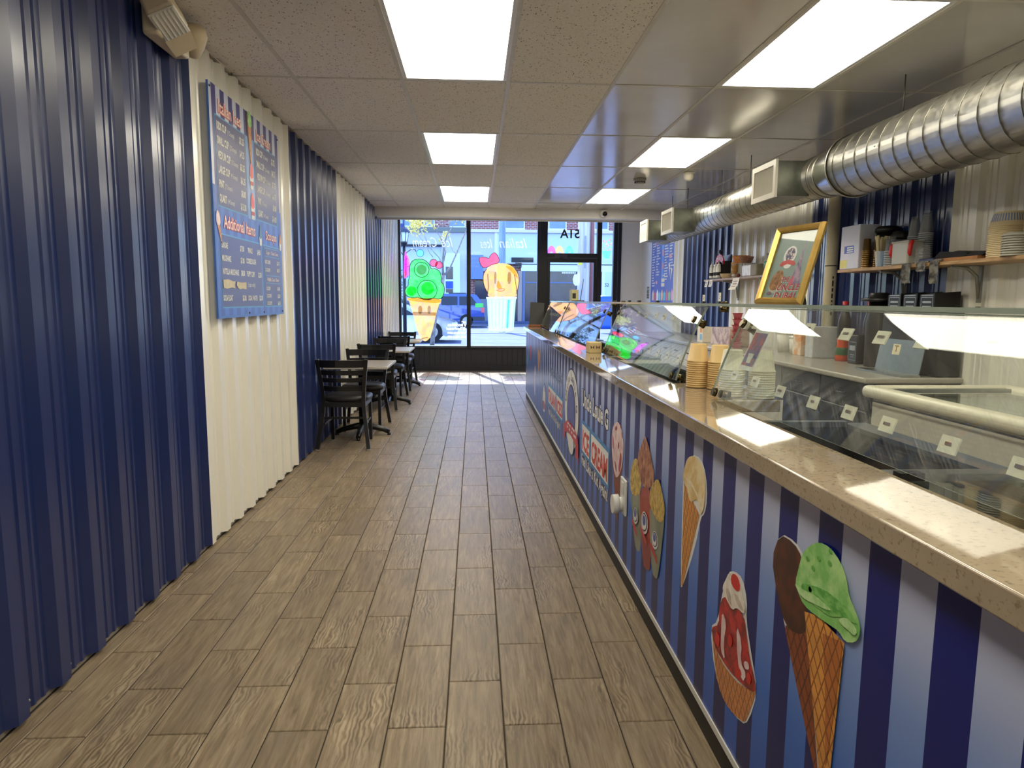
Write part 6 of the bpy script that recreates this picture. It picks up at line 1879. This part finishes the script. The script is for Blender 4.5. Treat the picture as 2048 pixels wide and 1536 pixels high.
MB().cyl((1.16, 7.45, GZ + .008), (1.185, 7.40, GZ + .24), .004, .003, 8).build('stick', BLACK_PL, st)
pc = thing('promo_card', 'red and blue promotional card stuck inside the nearest glass', 'card', tuple(gpt(2.36, .55)))
def PG_(y, t, d): return gpt(y, t, d)
m = MB(); m.poly([gpt(2.43, .345, -.007), gpt(2.31, .345, -.007), gpt(2.31, .79, -.007), gpt(2.43, .79, -.007)]); m.build('card', WPR, pc, solid=False)
m = MB(); m.poly([gpt(2.42, .39, -.0062), gpt(2.32, .39, -.0062), gpt(2.32, .74, -.0062), gpt(2.42, .74, -.0062)]); m.build('printed_field', two_tone('promo_print', (60, 52, 130), (186, 60, 70), 26, rough=.4, lo=.45, hi=.55), pc, solid=False)
m = MB(); m.poly([gpt(2.385, .42, -.0056), gpt(2.355, .42, -.0056), gpt(2.345, .52, -.0056), gpt(2.395, .52, -.0056)]); m.build('printed_cup', MWHITE, pc, solid=False)
tb_ = thing('tip_box', 'small kraft paper box with dark bow prints on the counter slab', 'box', (.86, 4.86, 1.0205))
MB().rbox(.815, .905, 4.78, 4.93, 1.0205, 1.095, .003, 1).build('box', M('kraft', (196, 176, 126), 0.6, vary=.04), tb_)
q = MB()
for c in (.838, .878):
    for s in (-1, 1):
        q.poly([(c, 4.779, 1.06), (c + s * .014, 4.779, 1.075), (c + s * .012, 4.779, 1.048)])
q.build('printed_bow', M('bow_brown', (90, 40, 40), 0.5), tb_, solid=False)
es = thing('counter_sign', 'black upright sign in a wooden foot on the far end of the counter', 'sign', (.845, 9.5, 1.0205))
m = MB(); m.box(-.10, .10, -.006, .006, .02, .345, Matrix.Translation((.862, 9.52, 1.0205)) @ Matrix.Rotation(math.radians(4), 4, 'Y') @ Matrix.Rotation(math.radians(-12), 4, 'X')); m.build('board', M('sign_black', (26, 25, 27), 0.4), es)
MB().rbox(.75, .96, 9.46, 9.55, 1.0205, 1.05, .004, 1).build('foot', M('wood_foot', (128, 78, 46), 0.5), es)

# ================================================================== STREET
road = structure('road', 'street beyond the shop window')
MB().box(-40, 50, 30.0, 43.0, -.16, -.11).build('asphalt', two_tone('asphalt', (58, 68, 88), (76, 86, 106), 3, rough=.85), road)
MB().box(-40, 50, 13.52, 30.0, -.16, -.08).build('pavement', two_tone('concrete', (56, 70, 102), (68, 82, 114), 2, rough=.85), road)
m = MB()
for i in range(6):
    m.box(-40, 50, 16 + i * 2.4, 16.03 + i * 2.4, -.08, -.078)
m.build('pavement_joint', M('joint', (60, 66, 84), 0.9), road, kind='stuff')
MB().box(-40, 50, 29.9, 30.1, -.16, -.06).build('kerb', M('kerb', (120, 126, 140), 0.8), road)
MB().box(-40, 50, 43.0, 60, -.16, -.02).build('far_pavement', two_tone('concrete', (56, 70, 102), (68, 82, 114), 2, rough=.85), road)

def brick_mat():
    k = NT('red_brick')
    b = k.n('TexBrick')
    b.inputs['Scale'].default_value = 1.0
    b.inputs['Brick Width'].default_value = .30
    b.inputs['Row Height'].default_value = .11
    b.inputs['Mortar Size'].default_value = .016
    b.inputs['Color1'].default_value = lin((132, 66, 62)); b.inputs['Color2'].default_value = lin((158, 86, 78)); b.inputs['Mortar'].default_value = lin((186, 170, 168))
    k.set(b, 'Vector', k.scale(k.pos(), (1, 1, 1), (0, 0, 0), (PI / 2, 0, 0)))
    k.base(b.outputs[0], .85)
    k.bump(b.outputs[1], .3, .02)
    return k.m
BRICK = brick_mat()
PALEB = M('pale_blue_panel', (196, 212, 236), 0.6, vary=.03)
LAV = M('lavender_wall', (194, 196, 220), 0.7, vary=.04)
TRIMB = M('window_trim_pale', (220, 230, 242), 0.5, vary=.02)
CORN = M('cornice_cream', (216, 206, 190), 0.7, vary=.03)
CORNG = M('cornice_grey_green', (116, 122, 116), 0.7)
PANE_B = M('far_pane', (96, 124, 170), 0.08, 0.0, vary=.15, scale=2.0)
PANE_D = M('far_dark_pane', (44, 48, 66), 0.1, vary=.3, scale=2.0)
FY = 46.0
KF = FY / 1354.0
def fxz(px, py):
    return ((px - 949.0) * KF * 1.003 , 1.3925 - (py - 601.5) * KF)
def fbox(name, parent, px0, px1, py0, py1, mat, d=.1, y=None, lab=None):
    a = fxz(px0, py1); b = fxz(px1, py0)
    yy = FY if y is None else y
    return MB().box(a[0], b[0], yy - d, yy, a[1], b[1]).build(name, mat, parent, label=lab)
def fwin(parent, px0, px1, py0, py1, pane=PANE_B, rail=True):
    f = fbox('window', parent, px0, px1, py0, py1, TRIMB, .16)
    w = 2.2
    fbox('pane', f, px0 + w, px1 - w, py0 + w, py1 - w, pane, .18)
    if rail:
        c = (py0 + py1) / 2
        fbox('meeting_rail', f, px0 + w, px1 - w, c - .8, c + .8, TRIMB, .21)
    fbox('sill', f, px0 - 1, px1 + 1, py1, py1 + 2.5, TRIMB, .26)
b1 = thing('brick_building', 'brick building with grey-green cornice across the street, behind the tree', 'building', (-3.0, FY, 0))
MB().box(-14, -.45, FY, FY + 8, -.05, 9.5).build('wall', BRICK, b1)
fbox('cornice', b1, 700, 934, 463, 472, CORNG, .5)
fbox('fascia', b1, 700, 884, 472, 497, LAV, .3)
fbox('awning_edge', b1, 700, 886, 496.5, 499, DARK_INK, .7)
fbox('shop_glass', b1, 700, 884, 499, 604, M('sky_reflection_glass', (176, 200, 236), 0.1, vary=.12, scale=.6), .12)  # pane colour carries the reflected sky, painted pale blue
fbox('pillar', b1, 884, 934, 472, 645, LAV, .25)
dr = fbox('side_door', b1, 889, 921, 512, 640, TRIMB, .30)
fbox('door_pane', dr, 893, 907, 538, 562, PANE_D, .32); fbox('blue_panel', dr, 893, 907, 566, 580, M('awning_blue', (40, 80, 200), 0.5), .36); fbox('door_pane', dr, 893, 907, 581, 588, PANE_D, .32)
fbox('stall_riser', b1, 700, 934, 604, 646, M('riser_grey', (110, 116, 130), 0.6), .15)
for x0, x1 in ((806, 826), (850, 872), (899, 932)):
    fwin(b1, x0, x1, 408, 462)
b2_ = thing('brick_building', 'brick building with pale blue shop fascia and cream cornice across the street', 'building', (2.5, FY, 0))
MB().box(-.40, 11.5, FY, FY + 8, -.05, 10.5).build('wall', BRICK, b2_)
fbox('cornice', b2_, 942, 1290, 466, 471.5, CORN, .5)
fbox('fascia', b2_, 942, 990, 471.5, 546, LAV, .28); fbox('fascia', b2_, 990, 1290, 471.5, 531, PALEB, .28)
fbox('fascia_edge', b2_, 990, 1290, 531, 532.5, DARK_INK, .34); fbox('lower_fascia', b2_, 1040, 1290, 532.5, 545, TRIMB, .30)
fbox('corner_post', b2_, 988, 994, 471.5, 650, TRIMB, .34)
fbox('awning', b2_, 942, 966, 516, 562, M('awning_slate', (104, 128, 168), 0.6, vary=.06), .9)
fbox('shop_window', b2_, 950, 985, 564, 600, PANE_D, .2); fbox('riser', b2_, 942, 988, 600, 648, M('riser_grey', (110, 116, 130), 0.6), .18)
fbox('louvre', b2_, 1021, 1064, 519, 528, DARK_INK, .36); fbox('louvre', b2_, 1029, 1041, 529, 538, DARK_INK, .36)
fbox('shop_window', b2_, 994, 1290, 545, 648, PANE_D, .2)
for x0, x1, m_ in ((1034, 1042, M('jamb_tan', (160, 140, 130), 0.6)), (1043, 1048, M('jamb_blue', (90, 104, 140), 0.5)), (1076, 1081, TRIMB), (1150, 1154, M('jamb_blue', (90, 104, 140), 0.5)), (1200, 1206, TRIMB)):
    fbox('shop_jamb', b2_, x0, x1, 545, 648, m_, .34)
fbox('shop_rail', b2_, 1048, 1200, 566, 568.5, M('jamb_blue', (90, 104, 140), 0.5), .3)
fbox('side_panel', b2_, 1205, 1290, 545, 648, PALEB, .32)
m = MB(); a = fxz(1206, 574); m.text('52', .30, (a[0], FY - .325, a[1]), (1, 0, 0), (0, 0, 1), width=.27, bold=.01); m.build('street_number', DARK_INK, b2_, solid=False)
m = MB(); a = fxz(1121, 549)
for i in range(8):
    m.box(a[0] + i * .12, a[0] + i * .12 + .09, FY - .22, FY - .205, a[1], a[1] + .10)
m.build('shop_lettering', WPR, b2_)
for x0, x1 in ((996, 1047), (1093, 1129), (1183, 1212), (1236, 1270)):
    fwin(b2_, x0, x1, 400, 464)
PANE_S = None

def pole(name, label, px, y, r, ztop, mat, cat='pole', lean=0.0):
    x = (px - 949.0) / 1354.0 * y
    t = thing(name, label, cat, (x, y, -.08))
    MB().cyl((x, y, -.08), (x + lean, y, ztop), r * 1.08, r, 16).build('post', mat, t)
    return t, x
pa, xa_ = pole('utility_pole', 'grey blue utility pole across the street above the painted scoop', 1003.5, 31.0, .145, 9.0, two_tone('pole_grey', (120, 140, 150), (150, 168, 180), 2, rough=.8, stretch=(4, 4, .3)))
pb, xb_ = pole('utility_pole', 'thick pale utility pole seen through the door glass', 1166, 19.5, .175, 9.0, two_tone('pole_pale', (196, 190, 180), (222, 216, 206), 3, rough=.8, stretch=(6, 6, .3)))
xr_ = (1182 - 949) / 1354 * 19.4
MB().cyl((xr_, 19.4, -.08), (xr_, 19.4, 8.0), .055, .055, 14).build('conduit', M('conduit_red', (150, 92, 90), 0.6, vary=.1), pb, label='reddish conduit clipped beside the pole')
MB().box(xb_ - .20, xb_ - .09, 19.30, 19.32, 2.39, 2.50).build('yellow_tag', M('tag_yellow', (226, 226, 30), 0.5), pb)
MB().prism([(xb_ - .32, 1.86), (xb_ - .34, 1.98), (xb_ - .30, 2.12), (xb_ - .19, 2.13), (xb_ - .18, 1.82), (xb_ - .26, 1.80)], lambda a, b: (a, 19.30, b), lambda a, b: (a, 19.32, b)).build('paper_notice', WPR, pb)
MB().box(xb_ - .02, xb_ + .02, 19.29, 19.31, 2.3, 3.2).build('cable_guard', M('guard_grey', (150, 154, 160), 0.5), pb)

lp = thing('street_lamp', 'black street lamp with lantern head, scroll arms and a small flag', 'street lamp', ((811.5 - 949) / 1354 * 21, 21.0, -.08))
LX = (811.5 - 949) / 1354 * 21
MB().cyl((LX, 21, -.08), (LX, 21, 3.0), .06, .05, 14).build('post', BLACK_METAL, lp)
MB().lathe([(.05, 2.98), (.10, 3.06), (.12, 3.10), (.10, 3.12)], (LX, 21, 0), 16).build('lantern_base', BLACK_METAL, lp)
MB().lathe([(.10, 3.12), (.15, 3.40), (.13, 3.41)], (LX, 21, 0), 10).build('lantern_glass', M('lantern_glass', (206, 214, 226), 0.2), lp)
m = MB()
for i in range(6):
    t = 2 * PI * i / 6
    m.cyl((LX + .10 * math.cos(t), 21 + .10 * math.sin(t), 3.12), (LX + .15 * math.cos(t), 21 + .15 * math.sin(t), 3.41), .010, .010, 6)
m.build('lantern_bars', BLACK_METAL, lp)
MB().lathe([(.19, 3.40), (.19, 3.43), (.10, 3.53), (.03, 3.58), (.02, 3.9), (0, 3.92)], (LX, 21, 0), 14).build('lantern_roof', M('lantern_roof', (52, 62, 84), 0.5), lp)
for s in (-1, 1):
    MB().tube([(LX, 21, 2.65), (LX + s * .08, 21, 2.80), (LX + s * .22, 21, 2.90), (LX + s * .34, 21, 2.88), (LX + s * .36, 21, 2.83)], .013, 6).build('scroll_arm', BLACK_METAL, lp)
fl_ = MB(); n = 8
FLG = []
for i in range(n):
    z1_ = 3.62 - i * .062
    fl_.mi = 0 if i % 2 == 0 else 1
    fl_.poly([(LX - .30 + .02 * math.sin(i), 20.98, z1_), (LX - .02, 20.98, z1_ + .04), (LX - .02, 20.98, z1_ - .022), (LX - .30 + .02 * math.sin(i + 1), 20.98, z1_ - .062)])
fl_.mi = 2
fl_.poly([(LX - .18, 20.976, 3.64), (LX - .02, 20.976, 3.66), (LX - .02, 20.976, 3.40), (LX - .18, 20.976, 3.38)])
fl_.build('flag', [M('flag_red', (206, 80, 84), 0.7), M('flag_white', (236, 236, 240), 0.7), M('flag_blue', (60, 70, 140), 0.7)], lp, solid=False)

# bare street tree with a few yellow leaves
TY = 22.0
BARK = two_tone('bark', (120, 112, 104), (168, 158, 148), 9, rough=.9, stretch=(4, 4, 1))
tr_ = thing('street_tree', 'thin street tree with mostly bare branches and a few yellow leaves', 'tree', (-1.4, TY, -.08))
def br(pts, r0, r1, dy=0.0):
    n = len(pts)
    return [(x, TY + dy * i / n, z) for i, (x, z) in enumerate(pts)], [r0 + (r1 - r0) * i / (n - 1) for i in range(n)]
tk = [(-1.376,-0.119),(-1.306,0.575),(-1.172,1.295),(-1.04,1.853),(-0.991,2.169)]
m = MB(); p_, r_ = br(tk, .075, .055); m.tube(p_, r_, 10); m.build('trunk', BARK, tr_)
BR = [([(-0.991,2.138),(-0.782,2.408),(-0.589,2.834),(-0.397,3.306),(-0.238,3.666),(-0.142,4.055)], .035, .012, .5), ([(-1.006,2.169),(-1.003,2.642),(-0.953,3.112),(-0.792,3.659),(-0.742,4.125)], .045, .012, -.4), ([(-1.005,2.406),(-1.13,2.719),(-1.318,2.921),(-1.459,3.107),(-1.598,3.417),(-1.753,3.648)], .022, .006, .8),
      ([(-1.004,2.516),(-0.907,2.878),(-1.031,3.267),(-1.219,3.546),(-1.373,3.885)], .02, .006, -.8), ([(-1.35,2.952),(-1.444,3.076),(-1.552,3.293),(-1.676,3.478)], .012, .005, .3), ([(-0.953,3.081),(-0.888,3.425),(-0.681,3.738),(-0.522,3.942),(-0.364,4.021)], .016, .006, .6),
      ([(-0.397,3.306),(-0.302,3.431),(-0.254,3.557),(-0.175,3.589)], .01, .005, 0), ([(-1.32,2.733),(-1.43,2.857),(-1.507,3.044),(-1.57,3.121)], .014, .006, .2), ([(-1.219,3.546),(-1.123,3.733),(-0.933,3.828),(-0.696,3.893)], .012, .005, .5), ([(-1.459,3.107),(-1.569,3.168),(-1.725,3.338),(-1.941,3.692)], .012, .005, .2),
      ([(-0.589,2.834),(-0.7,2.958),(-0.81,3.27),(-0.84,3.425)], .01, .004, -.2), ([(-0.792,3.659),(-1.012,3.765),(-1.247,3.917)], .012, .005, .4)]
for pts, a, b, d in BR:
    m = MB(); p_, r_ = br(pts, a, b, d); m.tube(p_, r_, 6); m.build('branch', BARK, tr_)
LEAF = two_tone('yellow_leaf', (196, 176, 60), (236, 224, 150), 14, rough=.7)
lv = MB()
for cx, cz, s, n in [(p[0], p[1], .16, 34) for p in [(-1.987,3.831),(-1.876,3.909),(-1.752,3.787),(-1.625,3.882),(-1.863,3.693),(-1.943,3.568)]] + [(p[0], p[1], .10, 14) for p in [(-0.935,3.424),(-1.031,3.299),(-0.887,3.487),(-1.533,3.65),(-1.438,3.76),(-1.281,3.7),(-0.696,3.893),(-0.538,3.957),(-0.38,3.897),(-1.373,3.931),(-1.09,3.95),(-1.755,3.477)]]:
    for i in range(n):
        c = Vector((cx + random.gauss(0, s * .6), TY + random.uniform(-.3, .3), cz + random.gauss(0, s * .6)))
        a = Vector((random.uniform(-1, 1), random.uniform(-.6, .6), random.uniform(-1, 1))).normalized() * .042
        b = a.cross(Vector((random.uniform(-.4, .4), 1, random.uniform(-.4, .4)))).normalized() * .026
        lv.poly([c - a, c + b, c + a, c - b])
lv.build('leaves', LEAF, tr_, kind='stuff', solid=False)
hg = thing('evergreen_bush', 'dark evergreen bush beyond the lamp at the window edge', 'bush', (-4.95, 43.0, -.02))
lv = MB()
for i in range(700):
    a, r, z = random.uniform(0, 2 * PI), random.uniform(.3, 1), random.uniform(0, 4.2)
    w = .75 * (1 - (z / 4.6) ** 2) + .12
    c = Vector((-4.95 + w * r * math.cos(a), 43 + w * r * math.sin(a), z))
    u = Vector((random.uniform(-1, 1), random.uniform(-1, 1), random.uniform(-1, 1))).normalized() * .12
    v = u.cross(Vector((0, .3, 1))).normalized() * .06
    lv.poly([c - u, c + v, c + u, c - v])
lv.build('foliage', two_tone('evergreen', (40, 66, 50), (84, 110, 84), 8, rough=.8), hg, kind='stuff', solid=False)
MB().cyl((-4.95, 43, -.02), (-4.95, 43, 3.6), .10, .03, 8).build('stem', BARK, hg)

def car(name, label, x0, x1, yc, zg, h, mat, prof, glassp, cat='car'):
    """side profile prof is (fraction of length from the rear end, fraction of height)"""
    L = x1 - x0
    t = thing(name, label, cat, ((x0 + x1) / 2, yc, zg))
    P = lambda f, g: (x0 + L * f, zg + h * g)
    m = MB()
    pts = smooth2([P(*q) for q in prof], 1)
    hw = .88
    lay = [(-hw, 1.0), (-hw + .06, 1.02), (hw - .06, 1.02), (hw, 1.0)]
    cx = x0 + L / 2
    def ring(dy):
        return [m.b.verts.new((x, yc + dy * (1 - .16 * max(0.0, (z - zg) / h - .55) / .45), z)) for x, z in pts]
    a, b = ring(-hw), ring(hw)
    fs = [m.b.faces.new(a[::-1]), m.b.faces.new(b)]
    for i in range(len(pts)):
        j = (i + 1) % len(pts)
        fs.append(m.b.faces.new((a[i], a[j], b[j], b[i])))
    m._done(fs)
    m.build('body', mat, t)
    for gp_ in glassp:
        q = [P(*v) for v in gp_]
        for s in (-1, 1):
            mm = MB()
            def pt(x, z, o):
                return (x, yc + s * ((hw + o) * (1 - .16 * max(0.0, (z - zg) / h - .55) / .45) + .0), z)
            mm.prism(q, lambda x, z: pt(x, z, -.02), lambda x, z: pt(x, z, .008))
            mm.build('side_window', M('car_glass', (22, 26, 36), 0.05), t)
    for f in (.19, .80):
        for s in (-1, 1):
            wx = x0 + L * f
            wh = MB().cyl((wx, yc + s * (hw - .20), zg + .36), (wx, yc + s * (hw + .02), zg + .36), .36, .36, 24).build('wheel', M('tyre', (24, 24, 26), 0.8), t)
            MB().cyl((wx, yc + s * (hw + .018), zg + .36), (wx, yc + s * (hw + .03), zg + .36), .22, .20, 20).build('rim', STEEL, wh)
    return t, P, hw
BLUECAR = NT('blue_car_paint'); BLUECAR.base(lin((26, 66, 150)), .25); BLUECAR.p.inputs['Coat Weight'].default_value = 1.0; BLUECAR = BLUECAR.m
SILV = NT('silver_car_paint'); SILV.base(lin((170, 178, 190)), .25, .6); SILV.p.inputs['Coat Weight'].default_value = 1.0; SILV = SILV.m
suv, P, hw = car('sport_utility_car', 'dark blue tall car parked across the street', -4.3, .52, 38.0, -.11, 1.82, BLUECAR,
    [(0, .20), (0, .50), (.16, .58), (.24, .64), (.34, .97), (.42, 1.0), (.86, 1.0), (.93, .96), (.985, .62), (1.0, .56), (1.0, .24), (.97, .17), (.88, .17), (.86, .32), (.80, .40), (.74, .32), (.72, .17), (.27, .17), (.25, .32), (.19, .40), (.13, .32), (.11, .17), (.03, .17)],
    [[(.29, .66), (.35, .92), (.50, .92), (.50, .66)], [(.52, .66), (.52, .92), (.70, .92), (.70, .66)], [(.72, .66), (.72, .92), (.86, .92), (.93, .66)]])
a = P(.97, .50)
MB().box(a[0] - .02, a[0] + .16, 37.06, 37.3, a[1] - .1, a[1] + .16).build('tail_light', M('tail_light', (226, 90, 96), 0.3), suv)
MB().box(P(.90, .62)[0], P(.99, .62)[0] + .0, 37.085, 37.11, P(.9, .60)[1], P(.9, .72)[1]).build('green_reflection', M('reflection_green', (80, 206, 90), 0.4), suv)  # green reflection at the car's rear, put in as a coloured plate
MB().box(P(.60, 1.0)[0], P(.80, 1.0)[0], 37.4, 37.44, P(0, 1.0)[1], P(0, 1.03)[1]).build('roof_rail', BLACK_METAL, suv)
MB().box(P(.86, .24)[0], P(1.0, .24)[0] + .04, 37.1, 38.9, P(0, .20)[1], P(0, .32)[1]).build('rear_bumper', M('bumper_dark', (40, 44, 54), 0.5), suv)
sed, P, hw = car('silver_car', 'silver car parked just outside the shop window', -5.1, -.55, 24.2, -.08, 1.38, SILV,
    [(0, .22), (0, .52), (.05, .62), (.14, .66), (.28, .97), (.36, 1.0), (.55, 1.0), (.72, .68), (.92, .58), (.99, .48), (1.0, .26), (.96, .16), (.88, .16), (.86, .34), (.80, .44), (.74, .34), (.72, .16), (.27, .16), (.25, .34), (.19, .44), (.13, .34), (.11, .16), (.03, .16)],
    [[(.22, .68), (.30, .92), (.42, .93), (.42, .68)], [(.44, .68), (.44, .93), (.55, .93), (.68, .68)]])
MB().box(P(.95, .48)[0], P(.992, .48)[0], 23.31, 23.5, P(0, .42)[1], P(0, .50)[1]).build('head_lamp', M('head_lamp', (226, 230, 236), 0.15), sed)
mbx_ = thing('mail_box', 'blue street box seen low in the side light by the door', 'mail box', (5.9, 30.6, -.08))
m = MB(); m.rbox(5.55, 6.35, 30.3, 30.9, .1, 1.62, .18, 4); m.build('body', M('post_blue', (40, 90, 190), 0.4), mbx_)
m = MB()
for x in (5.62, 6.28):
    for y in (30.37, 30.83):
        m.box(x - .03, x + .03, y - .03, y + .03, -.11, .15)
m.build('feet', M('post_blue', (40, 90, 190), 0.4), mbx_)
